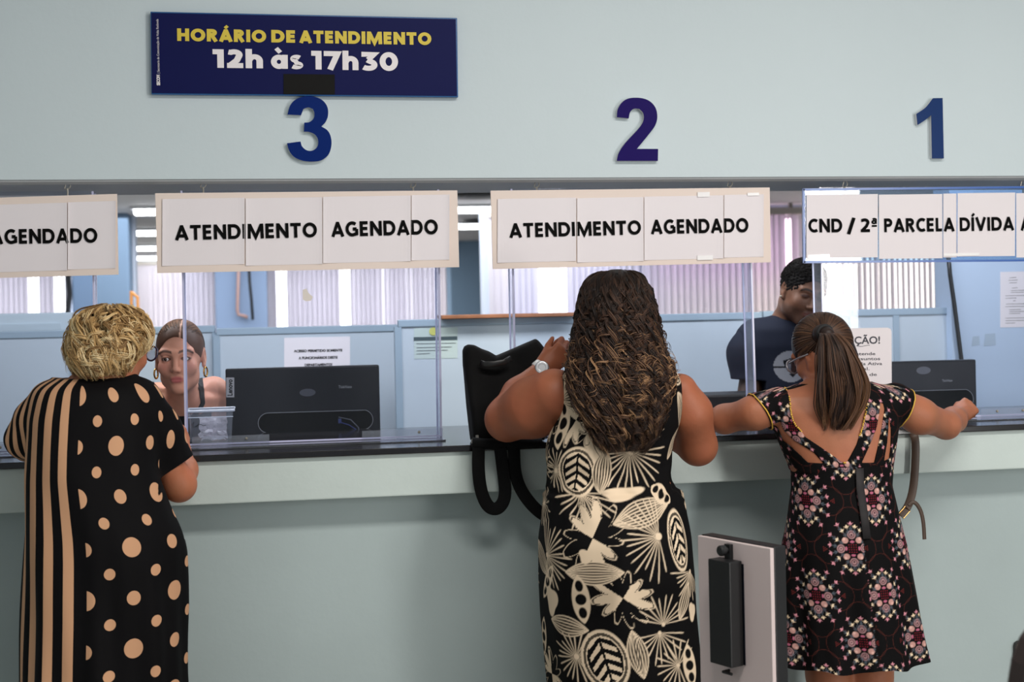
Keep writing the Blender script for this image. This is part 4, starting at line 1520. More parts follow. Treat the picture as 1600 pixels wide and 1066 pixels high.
def face_paint(V, col, c, R, s=1.0, lips=(150, 78, 72), brow=(58, 40, 34), blush=None, beard=None, lash=True):
    """Surface colours of the face: lips, brows, lash lines."""
    q = (V - np.asarray(c)) @ R / s
    x, y, z = np.abs(q[:, 0]), q[:, 1], q[:, 2]

    def mix(m, rgb):
        m = np.clip(m, 0, 1)[:, None]
        col[:] = col * (1 - m) + np.array(lin(rgb)) * m
    front = y > 0.05
    if blush is not None:
        mix(front * 0.5 * np.exp(-(((x - 0.04) / 0.02) ** 2 + ((z + 0.02) / 0.018) ** 2)), blush)
    if beard is not None:
        m = np.clip((-(z + 0.040)) / 0.015, 0, 1) * (y > 0.0) * (1 - np.exp(-((x / 0.02) ** 2 + ((z + 0.061) / 0.011) ** 2)))
        mix(0.55 * m, beard)
    lipm = front * np.clip(1.5 - 1.5 * ((x / 0.0255) ** 2 + ((z + 0.0612) / 0.0135) ** 2) + 0.5 * 0, 0, 1)
    mix(lipm * 0.9, lips)
    bz = 0.027 + 0.004 * np.sin((x - 0.012) / 0.04 * math.pi) - np.maximum(0, x - 0.04) * 0.35
    mix(front * (x > 0.011) * (x < 0.054) * np.clip(1.6 - np.abs(z - bz) / 0.0036, 0, 1) * 0.9, brow)
    if lash:
        e = ((x - 0.031) / 0.0148) ** 2 + ((z - 0.0045) / 0.0068) ** 2
        mix(front * np.clip(1 - np.abs(e - 1.0) / 0.5, 0, 1) * (z > 0.002) * 0.75, (36, 26, 24))
        mix((y > 0.04) * (e < 0.95) * 0.8, (60, 36, 32))


def eyes(parent, G, R, s, iris=(70, 46, 32), look=(0.0, 0.0)):
    W = mat('eye_white', (214, 206, 202), 0.25, coat=0.4)
    I = mat('iris_%d' % iris[0], iris, 0.25, coat=0.5)
    K = mat('pupil', (10, 8, 8), 0.2)
    for e in (-1, 1):
        c = G(e * 0.031, 0.0705, 0.0045)
        m = MB().ball(c, 0.0122 * s, 20, 14)
        o = m.build('eye', W, parent, smooth=True)
        d = R @ np.array([look[0], 1.0, look[1]])
        d /= np.linalg.norm(d)
        MB().lathe([(0.0002, 0.0131 * s), (0.0030 * s, 0.0128 * s), (0.0056 * s, 0.0113 * s), (0.0056 * s, 0.0105 * s)], c, d, 18).build('iris', I, o, smooth=True)
        MB().lathe([(0.0001, 0.0136 * s), (0.0025 * s, 0.0134 * s), (0.0026 * s, 0.0127 * s)], c, d, 14).build('pupil', K, o, smooth=True)


def hand(f, wrist, fw, palm, side, s=1.0, curl=(35, 45, 50, 55), spread=1.0, thumb=(0.75, 0.55, 0.35), thumb_bend=25, wr=0.024):
    """Palm, four bent fingers and a thumb. fw: wrist to knuckles; palm: where the palm faces; side +1/-1 picks the thumb's side of cross(fw, palm)."""
    w = np.asarray(wrist, float)
    a = np.asarray(fw, float)
    a /= np.linalg.norm(a)
    n = np.asarray(palm, float)
    n = n - a * (n @ a)
    n /= np.linalg.norm(n)
    t = np.cross(a, n) * side
    k = 0.006
    G = lambda x, y, z: w + (a * x + t * y + n * z) * s
    for y in (0.024, 0.008, -0.009, -0.025):
        f.cone(G(0.012, y * 0.75, 0), G(0.080 - abs(y - 0.006) * 0.25, y, -0.002), 0.0145 * s, 0.0115 * s, 0.010)
    f.cone(G(0.0, 0, 0), G(0.035, 0.0, 0), wr * s * 0.92, 0.019 * s, 0.016)
    f.cone(G(0.018, 0.020, 0.006), G(0.045, 0.026, 0.008), 0.015 * s, 0.012 * s, 0.012)
    Ls = ((0.043, 0.026, 0.020), (0.048, 0.030, 0.021), (0.044, 0.028, 0.021), (0.034, 0.021, 0.018))
    rs = ((0.0092, 0.0084, 0.0075, 0.0066), (0.0094, 0.0086, 0.0077, 0.0067), (0.0090, 0.0082, 0.0073, 0.0064), (0.0080, 0.0072, 0.0065, 0.0058))
    for i, y in enumerate((0.026, 0.0085, -0.009, -0.0255)):
        p = G(0.083 - abs(y - 0.006) * 0.30, y, -0.002)
        ang = 0.0
        sp = math.radians((6, 1, -4, -10)[i] * spread)
        for j in range(3):
            ang += math.radians(curl[i] * (0.8, 1.1, 0.7)[j])
            d = (a * math.cos(sp) + t * math.sin(sp)) * math.cos(ang) + n * math.sin(ang)
            q = p + d * Ls[i][j] * s
            f.cone(p, q, rs[i][j] * s, rs[i][j + 1] * s, k if j == 0 else 0.003)
            p = q
    p = G(0.030, 0.026, 0.006)
    d = a * thumb[0] + t * thumb[1] + n * thumb[2]
    d /= np.linalg.norm(d)
    q = p + d * 0.036 * s
    f.cone(p, q, 0.0125 * s, 0.0100 * s, 0.010)
    b = math.radians(thumb_bend)
    d2 = d * math.cos(b) + (a * 0.6 + n * 0.4 - t * 0.3) * math.sin(b)
    d2 /= np.linalg.norm(d2)
    r = q + d2 * 0.030 * s
    f.cone(q, r, 0.0100 * s, 0.0075 * s, 0.003)
    return f


def leg(f, hip, knee, ankle, toe, r=(0.085, 0.055, 0.036), k=0.03):
    hip, knee, ankle, toe = (np.asarray(v, float) for v in (hip, knee, ankle, toe))
    f.cone(hip, knee, r[0], r[1], k)
    m = knee + (ankle - knee) * 0.32
    m[1] -= 0.018
    f.cone(knee, m, r[1] * 0.93, r[1] * 1.0, k)
    f.cone(m, ankle, r[1] * 1.0, r[2] * 0.85, k)
    f.cone(ankle + np.array([0, -0.025, -0.035]), toe, 0.028, 0.022, 0.02)
    f.cone(ankle, ankle + np.array([0, -0.015, -0.04]), r[2] * 0.9, 0.03, 0.02)


# ------------------------------------------------------------------ hair
def strands(paths, rad, cols, sides=3):
    """paths (S,M,3), rad (S,M), cols (S,M,3): one mesh of thin tubes."""
    S, Mn, _ = paths.shape
    T = np.gradient(paths, axis=1)
    T /= np.linalg.norm(T, axis=2, keepdims=True) + 1e-9
    ref = np.where(np.abs(T[..., 2:3]) > 0.9, np.array([1.0, 0, 0]), np.array([0, 0, 1.0]))
    ref = np.broadcast_to(np.array([0.31, 0.83, 0.47]), T.shape)
    A = np.cross(T, ref)
    A /= np.linalg.norm(A, axis=2, keepdims=True) + 1e-9
    B = np.cross(T, A)
    th = np.linspace(0, 2 * math.pi, sides, endpoint=False)
    V = paths[:, :, None, :] + rad[:, :, None, None] * (A[:, :, None, :] * np.cos(th)[None, None, :, None] + B[:, :, None, :] * np.sin(th)[None, None, :, None])
    i = (np.arange(S)[:, None, None] * Mn + np.arange(Mn - 1)[None, :, None]) * sides
    k = np.arange(sides)[None, None, :]
    k2 = (k + 1) % sides
    Q = np.stack([i + k, i + k2, i + sides + k2, i + sides + k], -1).reshape(-1, 4)
    C = np.repeat(cols[:, :, None, :], sides, 2).reshape(-1, 3)
    return V.reshape(-1, 3), Q, C


def curls(H, n, per, seed, th_rng, start, end, amp_rng, pitch_rng, pal, Mn=60, jitter=0.004, stand=0.0, rad=(0.0008, 0.0017), flow=0.10, bias=0.32, tip=0.35, loop=0.6):
    """Ringlets lying on the hair mass H: n clumps of per strands; start, end are fractions of the way down."""
    r = np.random.default_rng(seed)
    z1, z0 = H.z[-1] - 0.002, H.z[0]
    span = z1 - z0
    u = lambda a, b: r.uniform(a, b, n)
    th = u(*th_rng)
    top = z1 - span * u(*start)
    end_ = z1 - span * np.minimum(u(*end), 1.0)
    end_ = np.minimum(end_, top - 0.05)
    tt = np.linspace(0, 1, Mn)
    rep = lambda v: np.repeat(v, per)[:, None]
    S = n * per
    Z = rep(top) + (rep(end_) - rep(top)) * tt + r.normal(0, 0.006, S)[:, None] * tt
    w1, w2 = rep(u(0, 6.28)), rep(r.normal(0, flow, n))
    dr = rep(th) + w2 * tt + 0.05 * np.sin(tt * 5 + w1) 
    g = rep(u(-0.012, 0.005)) + (0.006 + stand) * tt
    Zc = np.clip(Z, H.z[0], H.z[-1])
    base = H.point(dr, Zc)
    base[..., 2] = Z
    cen = np.stack([np.interp(Zc, H.z, H.cx), np.interp(Zc, H.z, H.cy), Z], -1)
    out = base - cen
    out[..., 2] = 0
    out /= np.linalg.norm(out, axis=2, keepdims=True) + 1e-9
    base = base + out * g[..., None]
    tan = np.cross(out, np.array([0, 0, 1.0]))
    L = rep(top - end_)
    pitch = rep(u(*pitch_rng))
    sg = rep(np.sign(r.normal(size=n)))
    ph = rep(u(0, 6.28)) + sg * 2 * math.pi * tt * L / pitch + 0.9 * np.sin(tt * 7 + rep(u(0, 6))) + r.normal(0, 0.16, S)[:, None]
    amp = rep(u(*amp_rng)) * np.clip(0.2 + tt * 4.0, 0, 1) * (0.75 + 0.55 * tt) * r.uniform(0.9, 1.1, S)[:, None]
    lock = 1.0 - 0.75 * tt ** 3
    path = base + tan * (amp * np.cos(ph) + r.normal(0, jitter, S)[:, None] * lock)[..., None] + out * (amp * 0.6 * np.sin(ph) + r.normal(0, jitter * 0.7, S)[:, None] * lock)[..., None]
    path[..., 2] += amp * loop * np.sin(ph + 1.2)
    rd = r.uniform(rad[0], rad[1], S)[:, None] * np.clip(1.1 - tt ** 5, 0.12, 1) * np.clip(0.4 + tt * 6, 0, 1)
    light = np.clip(rep(np.clip(r.normal(bias, 0.30, n), 0, 1)) + r.normal(0, 0.14, S)[:, None], 0, 1) * np.clip(tip + (1.25 - tip) * tt, 0, 1)
    c0, c1, c2 = (np.array(lin(c)) for c in pal)
    k1, k2 = np.clip(light * 2, 0, 1)[..., None], np.clip(light * 2 - 1, 0, 1)[..., None]
    return strands(path, rd, (c0 * (1 - k1) + c1 * k1) * (1 - k2) + c2 * k2, 4)


def join(parts):
    """[(V, Q, C)] -> one."""
    n, V, Q, C = 0, [], [], []
    for v, q, c in parts:
        V.append(v)
        Q.append(np.asarray(q) + n)
        C.append(np.broadcast_to(np.asarray(c, float), v.shape) if np.ndim(c) == 1 else c)
        n += len(v)
    return np.concatenate(V), np.concatenate(Q), np.concatenate(C)


def vnoise(V, sc, seed=0):
    """Cheap smooth noise in -1..1 from sums of sines."""
    r = np.random.default_rng(seed)
    o = np.zeros(len(V))
    for i in range(5):
        d = r.normal(size=3)
        d /= np.linalg.norm(d)
        o += np.sin((V @ d) * sc * (1 + 0.37 * i) + r.uniform(0, 6.28))
    return o / 5 * 1.4


SKIN = mat('skin', attr='Col', rough=0.52, spec=0.35, sss=0.06, bump=(160, 0.05))
HAIR = mat('hair', attr='Col', rough=0.5, spec=0.3)
CROPPED = mat('cropped_hair', attr='Col', rough=0.8, spec=0.12)
CLOTH = mat('printed_cloth', attr='Col', rough=0.8, spec=0.12, bump=(700, 0.05))


def skin_cols(V, rgb, seed=1, amt=0.07, red=0.05):
    c = np.tile(np.array(lin(rgb)), (len(V), 1))
    n = vnoise(V, 26, seed)[:, None]
    m = vnoise(V, 110, seed + 3)[:, None]
    c = c * (1 + amt * n + 0.04 * m)
    c[:, 0] *= 1 + red * vnoise(V, 40, seed + 7)
    return np.clip(c, 0, 1)


def body_obj(f, parent, cols, it=1, name='body'):
    V, Q = f.surface()
    V = relax(V, Q, it, 0.45)
    c = cols(V)
    return link(name, mesh_np(name, V, Q, True, c), SKIN, parent), V


# ------------------------------------------------------------------ woman with long curly hair, middle
def woman_curly():
    YB_ = -0.47
    t = thing('person', 'person in a sleeveless black and cream leaf-print dress and white watch, elbow on the counter', 'person', (P(965, 700, YB_)[0], YB_, 0), 'people')
    s = M(965, YB_)
    torso = px_loft([(572, 915, 1015, 0.055, 0.02), (580, 894, 1040, 0.080, 0.012), (600, 886, 1050, 0.098, 0.005), (640, 886, 1052, 0.115, 0.0), (680, 870, 1044, 0.125, 0.0),
                     (745, 862, 1044, 0.125, 0.0), (770, 860, 1056, 0.14, 0.0), (840, 852, 1072, 0.165, -0.01), (920, 854, 1078, 0.16, -0.01), (980, 860, 1080, 0.14, 0)], YB_)
    f = Field((-0.02, -0.78, -0.01), (0.62, 0.15, 1.70), 0.0045)
    x_l = P(740, 660, -0.3)[0] - 0.03
    f = Field((x_l, -0.78, -0.01), (P(1140, 660, -0.4)[0] + 0.03, 0.10, 1.70), 0.0045)
    f.loft(torso, 0.0)
    hc = P(958, 490, YB_ + 0.03)
    R = rot(8, -10, 0)
    head(f, hc, R, 1.0)
    f.cone(P(962, 585, YB_ + 0.01), P(960, 520, YB_ + 0.02), 0.062, 0.056, 0.04)
    # left arm: elbow out on the counter, hand at the face
    sh = P(866, 618, YB_ + 0.04)
    el = P(793, 655, -0.29)
    mid = P(834, 637, -0.37)
    f.chain([sh, mid, el], [0.076, 0.083, 0.066], 0.03)
    wr = P(848, 577, -0.235)
    f.chain([el, P(812, 617, -0.26), wr], [0.058, 0.050, 0.029], 0.02)
    hand(f, wr, P(893, 540, -0.235) - wr, (0.5, 0.5, 0.4), 1, 1.0, (60, 65, 70, 70), thumb=(0.8, 0.4, 0.4))
    # right arm: elbow down by the counter edge, forearm forward
    sh2 = P(1062, 612, YB_ + 0.02)
    e2 = P(1090, 697, -0.40)
    f.chain([sh2, P(1078, 645, -0.45), e2], [0.052, 0.062, 0.055], 0.02)
    w2 = P(1030, 672, -0.235)
    f.chain([e2, w2], [0.054, 0.030], 0.02)
    hand(f, w2, (-1.0, 0.15, -0.02), (0, 0, -1), -1, 1.0, (20, 22, 25, 28))
    # legs and feet
    c = P(968, 980, YB_)
    for e in (-1, 1):
        x = c[0] + e * 0.095 + 0.01
        leg(f, (x, YB_, 0.72), (x, YB_, 0.46), (x + 0.005, YB_ + 0.01, 0.085), (x + e * 0.03, YB_ + 0.16, 0.026), (0.10, 0.062, 0.042))
    o, V = body_obj(f, t, lambda V: skin_cols(V, (152, 89, 62), 4))

    # dress
    rows = [(566, 908, 1010, 0.045, 0.02), (570, 890, 1040, 0.07, 0.015), (580, 875, 1058, 0.095, 0.005), (600, 872, 1066, 0.118, 0.0), (640, 873, 1066, 0.135, 0.0), (660, 867, 1063, 0.14, 0.0),
            (682, 855, 1055, 0.145, 0.005), (705, 853, 1049, 0.142, 0.0), (738, 856, 1047, 0.138, 0.0), (757, 855, 1048, 0.140, 0.0), (770, 851, 1065, 0.156, -0.003), (800, 847, 1073, 0.17, -0.008),
            (837, 842, 1080, 0.182, -0.012), (900, 843, 1086, 0.18, -0.012), (954, 846, 1089, 0.168, -0.008), (1064, 858, 1099, 0.155, 0), (1180, 872, 1108, 0.16, 0), (1285, 876, 1114, 0.165, 0)]
    L = px_loft(rows, YB_, 2.25, 3)
    zs = float(P(960, 763, YB_)[2])

    def warp(V, T, Z):
        d = zs - Z
        fold = np.where(d > 0, np.clip(d / 0.7, 0, 1) * 0.010 * np.sin(T * 7 + 2.2 * Z + 0.6 * np.sin(3 * T)), 0)
        seam = -0.004 * np.exp(-(d / 0.006) ** 2) + 0.003 * np.exp(-((d - 0.012) / 0.008) ** 2)
        crease = 0.004 * np.sin(60 * Z + 9 * np.sin(2 * T)) * np.exp(-((d + 0.05) / 0.06) ** 2) + 0.0035 * np.sin(T * 16 + 30 * Z) * np.exp(-((d - 0.03) / 0.04) ** 2)
        bum = 0.012 * np.exp(-((np.abs(T) - 0.45) / 0.35) ** 2 - ((d - 0.20) / 0.09) ** 2) - 0.008 * np.exp(-(T / 0.14) ** 2 - ((d - 0.24) / 0.09) ** 2)
        back = -0.010 * np.exp(-(T / 0.25) ** 2) * np.clip(-d / 0.1, 0, 1)
        g = fold + seam + crease + bum + back
        out = V.copy()
        out[..., 0] += np.sin(T) * g
        out[..., 1] -= np.cos(T) * g
        return out
    V, Q, u, z = cloth_grid(L, L.z[0], L.z[-1], 520, 560, warp)
    pp = project(V)
    back = np.abs(u) < 0.36
    bi = np.where(back)[0]

    def uv(px, py):
        k = bi[np.argmin(((pp[bi] - (px, py)) ** 2).sum(1) + 0.0)]
        return u[k], z[k]
    m = np.zeros(len(V))
    px1 = s

    def local(px, py, tilt=0.0, c=None):
        if c is None:
            c = uv(px, py)
        a = math.radians(tilt)
        x, y = u - c[0], z - c[1]
        return x * math.cos(a) + y * math.sin(a), -x * math.sin(a) + y * math.cos(a)

    def paint(k):
        np.maximum(m, np.clip(k, 0, 1), out=m)

    def erase(k):
        np.minimum(m, 1 - np.clip(k, 0, 1), out=m)
    w = 0.0012

    def edge(d):          # d < 0 inside, in metres
        return np.clip(0.5 - d / (2 * w), 0, 1)

    def burst(px, py, r, n, a0=0, a1=360, core=0.006, c=None, seed=0, wid=0.0034):
        rr = np.random.default_rng(seed + n)
        x, y = local(px, py, 0, c)
        d = np.hypot(x, y)
        near = d < r * px1 * 1.3
        for i in range(n):
            a = math.radians(a0 + (a1 - a0) * (i + 0.5) / n + rr.uniform(-2, 2))
            L_ = r * px1 * rr.uniform(0.78, 1.12)
            t_ = x * math.cos(a) + y * math.sin(a)
            o_ = np.abs(-x * math.sin(a) + y * math.cos(a))
            q = t_ / L_
            hw = wid * (0.30 + 0.75 * np.clip(q, 0, 1) ** 0.8) * np.clip((1.02 - q) / 0.12, 0, 1) ** 0.5
            paint(np.where(near & (t_ > core * 0.7) & (q < 1.02), edge(o_ - hw * 0.62), 0))
        paint(edge(d - core))

    def oval(px, py, rx, ry, tilt=0, c=None):
        x, y = local(px, py, tilt, c)
        X, Y = x / (rx * px1), y / (ry * px1)
        d = np.hypot(X, Y)
        sc = min(rx, ry) * px1
        paint(edge((d - 1) * sc))
        erase(edge((d - 0.86) * sc) * edge((0.80 - d) * sc * -1 + 0) * 0)
        ring = np.abs(d - 0.84) < 0.05
        erase(np.where(ring, 0.9, 0))
        # black interior with cream leaflets on a stem
        inside = d < 0.74
        v = (Y + 0.55 * np.abs(X) - 0.1 * X) * 2.9
        leafb = np.abs((v % 1.0) - 0.5) < (0.30 - 0.16 * np.abs(X))
        leaflet = leafb & (np.abs(X) < 0.72 * np.sqrt(np.clip(1 - Y * Y, 0, 1)) * 0.85) & (np.abs(X) > 0.05)
        erase(np.where(inside & ~leaflet, 1, 0))

    def nested(px, py, a, b, tilt=0, n=3, c=None):
        """Pointed leaf drawn as nested outlines."""
        x, y = local(px, py, tilt, c)
        X = x / (a * px1)
        half = b * px1 * np.clip(1 - X * X, 0, 1)
        near = np.abs(X) < 1
        erase(np.where(near, edge(np.abs(y) - half), 0))
        for i in range(n):
            h_ = half * (1 - i / n)
            paint(np.where(near, edge(np.abs(np.abs(y + half * 0.25 * 0) - h_) - 0.0019), 0))
        paint(np.where(near, edge(np.abs(y) - 0.0016 * (1 - X * X)), 0))

    def philo(px, py, r, tilt=0, c=None):
        """Split leaf: wavy outline, alternate quarters filled."""
        x, y = local(px, py, tilt, c)
        a = np.arctan2(y, x)
        d = np.hypot(x, y) / (r * px1)
        t6 = (a * 11 / (2 * math.pi) + 0.25 * np.sin(a)) % 1.0
        saw = np.where(t6 < 0.62, t6 / 0.62, (1 - t6) / 0.38)
        lob = 0.50 + 0.50 * np.clip(saw * 1.25, 0, 1) ** 0.8
        rad = lob * (0.80 + 0.35 * np.abs(np.cos(a)) ** 1.4)
        e = (d - rad) * r * px1 * 0.75
        paint(np.where(d < 1.4, edge(np.abs(e) - 0.0016), 0))
        quarter = (np.sin(a) * np.cos(a)) > 0
        paint(np.where(quarter & (d < 1.4), edge(e + 0.004), 0))
        erase(np.where((np.abs(e + 0.0042) < 0.0012) & quarter, 0.9, 0))

    def pod(px, py, a, b, tilt=0, c=None):
        x, y = local(px, py, tilt, c)
        Yn = y / (b * px1)
        hw = a * px1 * np.clip(1 - np.abs(Yn) ** 2.2, 0, 1) ** 0.8
        near = np.abs(Yn) < 1
        paint(np.where(near, edge(np.abs(x) - hw), 0))
        for k in (-0.55, 0.0, 0.55):
            ww = a * 0.62 * (1 - 0.5 * abs(k))
            erase(edge((np.hypot(x / (ww * px1), (Yn - k) / 0.23) - 1) * ww * px1))

    def blob(px, py, a, b, tilt=0, c=None):
        x, y = local(px, py, tilt, c)
        aa = np.arctan2(y / b, x / a)
        paint(edge((np.hypot(x / (a * px1), y / (b * px1)) - 1 - 0.18 * np.sin(3 * aa + 1)) * min(a, b) * px1))

    # everything away from what the photograph shows: a random scatter of the same motifs
    rr = np.random.default_rng(11)
    for zz in np.arange(0.05, 1.45, 0.115):
        for uu in np.arange(-0.66, 0.67, 0.12):
            c = (uu + rr.uniform(-.03, .03), zz + rr.uniform(-.03, .03))
            if abs(c[0]) < 0.235 and 0.42 < c[1] < 1.16 or abs(c[0]) < 0.12 and c[1] > 1.15:
                continue
            k = rr.integers(0, 5)
            tl = rr.uniform(0, 360)
            [lambda: burst(0, 0, 36, 16, 0, 360, c=c), lambda: oval(0, 0, 24, 34, tl, c=c), lambda: nested(0, 0, 36, 16, tl, c=c), lambda: philo(0, 0, 36, tl, c=c), lambda: pod(0, 0, 11, 34, tl, c=c)][k]()
    # motifs as they lie on the back of the dress
    philo(926, 842, 52, 62)
    philo(974, 935, 46, -35)
    nested(928, 896, 46, 17, 0, 4)
    nested(1004, 802, 50, 19, 16, 4)
    nested(884, 978, 36, 15, -8, 3)
    pod(908, 937, 14, 38, 8)
    pod(880, 662, 15, 40, 10)
    blob(862, 938, 16, 22, 10)
    blob(972, 771, 34, 9, 6)
    blob(916, 870, 12, 10, 0)
    blob(930, 700, 14, 30, 20)
    nested(906, 622, 42, 18, 8, 3)
    philo(905, 588, 30, 0)
    philo(925, 668, 26, 90)
    burst(906, 771, 52, 13, 180, 365, 0.007)
    burst(1029, 839, 62, 17, 80, 285, 0.010)
    burst(855, 868, 52, 19, -110, 110, 0.008)
    burst(1031, 990, 50, 11, 180, 360, 0.006)
    burst(1037, 976, 48, 11, 0, 170, 0.006)
    burst(1078, 893, 42, 12, 170, 320, 0.006)
    burst(986, 707, 56, 15, 175, 372, 0.008)
    burst(999, 690, 38, 9, 0, 150, 0.006)
    burst(1055, 622, 44, 12, 150, 300, 0.006)
    burst(868, 735, 34, 18, 0, 360, 0.008)
    burst(901, 1026, 40, 22, 0, 360, 0.008)
    burst(1060, 1040, 40, 14, 30, 300, 0.006)
    burst(1040, 560, 30, 12, 0, 360, 0.006)
    oval(902, 737, 32, 38, -8)
    oval(1061, 845, 21, 47, 6)
    oval(946, 1032, 36, 48, 12)
    nested(941, 738, 34, 14, 80, 3)
    nested(996, 1024, 38, 15, 100, 3)
    pod(1078, 1040, 12, 34, 5)
    pod(1033, 772, 16, 17, 40)
    nested(1052, 690, 30, 13, 60, 3)
    nested(1040, 735, 26, 10, 120, 3)
    nested(1070, 940, 30, 9, 70, 2)
    blob(1082, 955, 10, 14, 0)
    col = np.array(lin((9, 8, 9))) * (1 - m[:, None]) + np.array(lin((222, 200, 172))) * m[:, None]
    # close the top with the shoulders: nothing shows above the last row
    d = link('dress', mesh_np('dress', V, Q, True, col), CLOTH, t)
    # wrist watch
    ax = P(893, 540, -0.235) - wr
    ax /= np.linalg.norm(ax)
    wt = MB().lathe([(0.031, -0.012), (0.0335, -0.010), (0.0335, 0.010), (0.031, 0.012)], wr - ax * 0.004, ax, 28).build('wrist_watch', mat('watch_white', (224, 222, 220), 0.35), t, smooth=True)
    nf = np.array([-0.15, -1.0, 0.25])
    nf = nf - ax * (nf @ ax)
    nf /= np.linalg.norm(nf)
    c = wr - ax * 0.004 + nf * 0.030
    MB().lathe([(0.0205, 0), (0.0215, 0.006), (0.019, 0.011), (0.0165, 0.011)], c, nf, 28).build('case', mat('watch_silver', (196, 198, 202), 0.25, metal=0.8), wt, smooth=True)
    MB().lathe([(0.0001, 0.0105), (0.0163, 0.0105), (0.0163, 0.006)], c, nf, 24).build('dial', mat('watch_dial', (58, 62, 76), 0.2), wt)
    MB().lathe([(0.0095, 0.0107), (0.0115, 0.0112), (0.0125, 0.0107)], c, nf, 24).build('dial_ring', mat('watch_silver', (196, 198, 202), 0.25, metal=0.8), wt)

    # hair
    H = px_loft([(421, 948, 978, 0.03, 0.02), (426, 930, 994, 0.065, 0.02), (436, 917, 1006, 0.095, 0.02), (455, 911, 1013, 0.12, 0.015), (485, 906, 1019, 0.135, 0.0), (515, 902, 1024, 0.135, -0.01), (545, 898, 1030, 0.125, -0.025),
                 (575, 891, 1046, 0.105, -0.06), (605, 894, 1050, 0.075, -0.10), (635, 905, 1038, 0.055, -0.122), (660, 920, 1032, 0.045, -0.135), (685, 930, 1024, 0.036, -0.142), (706, 940, 1008, 0.022, -0.146)], YB_, 2.2, 4)
    fb = Field((H.cx.min() - 0.2, -0.8, H.z[0] - 0.02), (H.cx.max() + 0.2, -0.2, H.z[-1] + 0.02), 0.006)
    fb.loft(H, 0.0, grow=-0.017)
    fb.ball(hc + R @ np.array([0, 0.11, -0.055]), (0.066, 0.075, 0.088), 0.01, 'cut', R)
    bv, bq = fb.surface()
    bc = np.tile(np.array(lin((22, 16, 14))), (len(bv), 1))
    pal = ((26, 18, 15), (74, 50, 37), (176, 136, 98))
    a = curls(H, 270, 13, 21, (-2.25, 2.25), (0.0, 0.06), (0.60, 1.04), (0.007, 0.0135), (0.042, 0.070), pal, Mn=76, jitter=0.0024, rad=(0.0006, 0.0012), bias=0.26, loop=0.7)
    b = curls(H, 210, 12, 22, (-2.25, 2.25), (0.08, 0.50), (0.60, 1.03), (0.007, 0.0150), (0.038, 0.066), pal, Mn=66, jitter=0.0024, rad=(0.0006, 0.0012), bias=0.26, loop=0.7)
    c2 = curls(H, 230, 2, 23, (-2.2, 2.2), (0.0, 0.6), (0.35, 0.95), (0.009, 0.017), (0.035, 0.065), pal, Mn=70, stand=0.010, jitter=0.0012, bias=0.55)
    V, Q, C = join([(bv, bq, bc), a, b, c2])
    link('hair', mesh_np('hair', V, Q, True, C), HAIR, t)


woman_curly()


# ------------------------------------------------------------------ woman in the polka-dot caftan, left
def dot_cloth():
    """Black cloth, tan dots of two sizes on a staggered lattice right of the seam, tan stripes left of it; works on the cloth's own u, v."""
    m = bpy.data.materials.new('polka_dot_cloth')
    m.use_nodes = True
    nt = m.node_tree
    b = nt.nodes['Principled BSDF']
    b.inputs['Roughness'].default_value = 0.75
    b.inputs['Specular IOR Level'].default_value = 0.12
    a = nt.nodes.new('ShaderNodeAttribute')
    a.attribute_name = 'cloth_uv'
    sp = nt.nodes.new('ShaderNodeSeparateXYZ')
    nt.links.new(a.outputs['Vector'], sp.inputs[0])

    def N(op, x, y=None):
        n = nt.nodes.new('ShaderNodeMath')
        n.operation = op
        for i, v in enumerate((x, y)):
            if v is None:
                continue
            if isinstance(v, (int, float)):
                n.inputs[i].default_value = v
            else:
                nt.links.new(v, n.inputs[i])
        return n.outputs[0]
    U, V = sp.outputs[0], sp.outputs[1]

    def cell(o, off, per):
        q = N('ADD', N('DIVIDE', N('SUBTRACT', o, off), per), 0.5)
        k = N('FLOOR', q)
        return N('MULTIPLY', N('SUBTRACT', N('SUBTRACT', q, k), 0.5), per), k
    PX, PY = 0.124, 0.1295
    x1, k1 = cell(U, 0.0, PX)
    y1, j1 = cell(V, 0.0, PY)
    par = N('ABSOLUTE', N('MODULO', N('ADD', k1, j1), 2.0))
    r1 = N('ADD', 0.0185, N('MULTIPLY', par, 0.0068))
    d1 = N('SQRT', N('ADD', N('MULTIPLY', x1, x1), N('MULTIPLY', y1, y1)))
    in1 = N('LESS_THAN', d1, r1)
    x2, _ = cell(U, PX / 2, PX)
    y2, _ = cell(V, PY / 2, PY)
    d2 = N('SQRT', N('ADD', N('MULTIPLY', x2, x2), N('MULTIPLY', y2, y2)))
    in2 = N('LESS_THAN', d2, 0.0148)
    dots = N('MULTIPLY', N('MAXIMUM', in1, in2), N('GREATER_THAN', U, -0.121))
    xs, _ = cell(U, -0.170, 0.0575)
    st = N('MULTIPLY', N('LESS_THAN', N('ABSOLUTE', xs), 0.0145), N('LESS_THAN', U, -0.150))
    f = N('MULTIPLY', N('MAXIMUM', dots, st), sp.outputs[2])
    mx = nt.nodes.new('ShaderNodeMix')
    mx.data_type = 'RGBA'
    nt.links.new(f, mx.inputs['Factor'])
    mx.inputs['A'].default_value = (*lin((9, 8, 10)), 1)
    mx.inputs['B'].default_value = (*lin((200, 153, 118)), 1)
    nt.links.new(mx.outputs['Result'], b.inputs['Base Color'])
    return m


def add_uv(me, uvw):
    at = me.attributes.new('cloth_uv', 'FLOAT_VECTOR', 'POINT')
    at.data.foreach_set('vector', np.asarray(uvw, np.float32).ravel())


def arc_table(a, b, n=4001):
    t = np.linspace(-math.pi, math.pi, n)
    d = np.sqrt((a * np.cos(t)) ** 2 + (b * np.sin(t)) ** 2)
    s = np.concatenate([[0], np.cumsum((d[1:] + d[:-1]) / 2 * (t[1] - t[0]))])
    return t, s - np.interp(0, t, s)


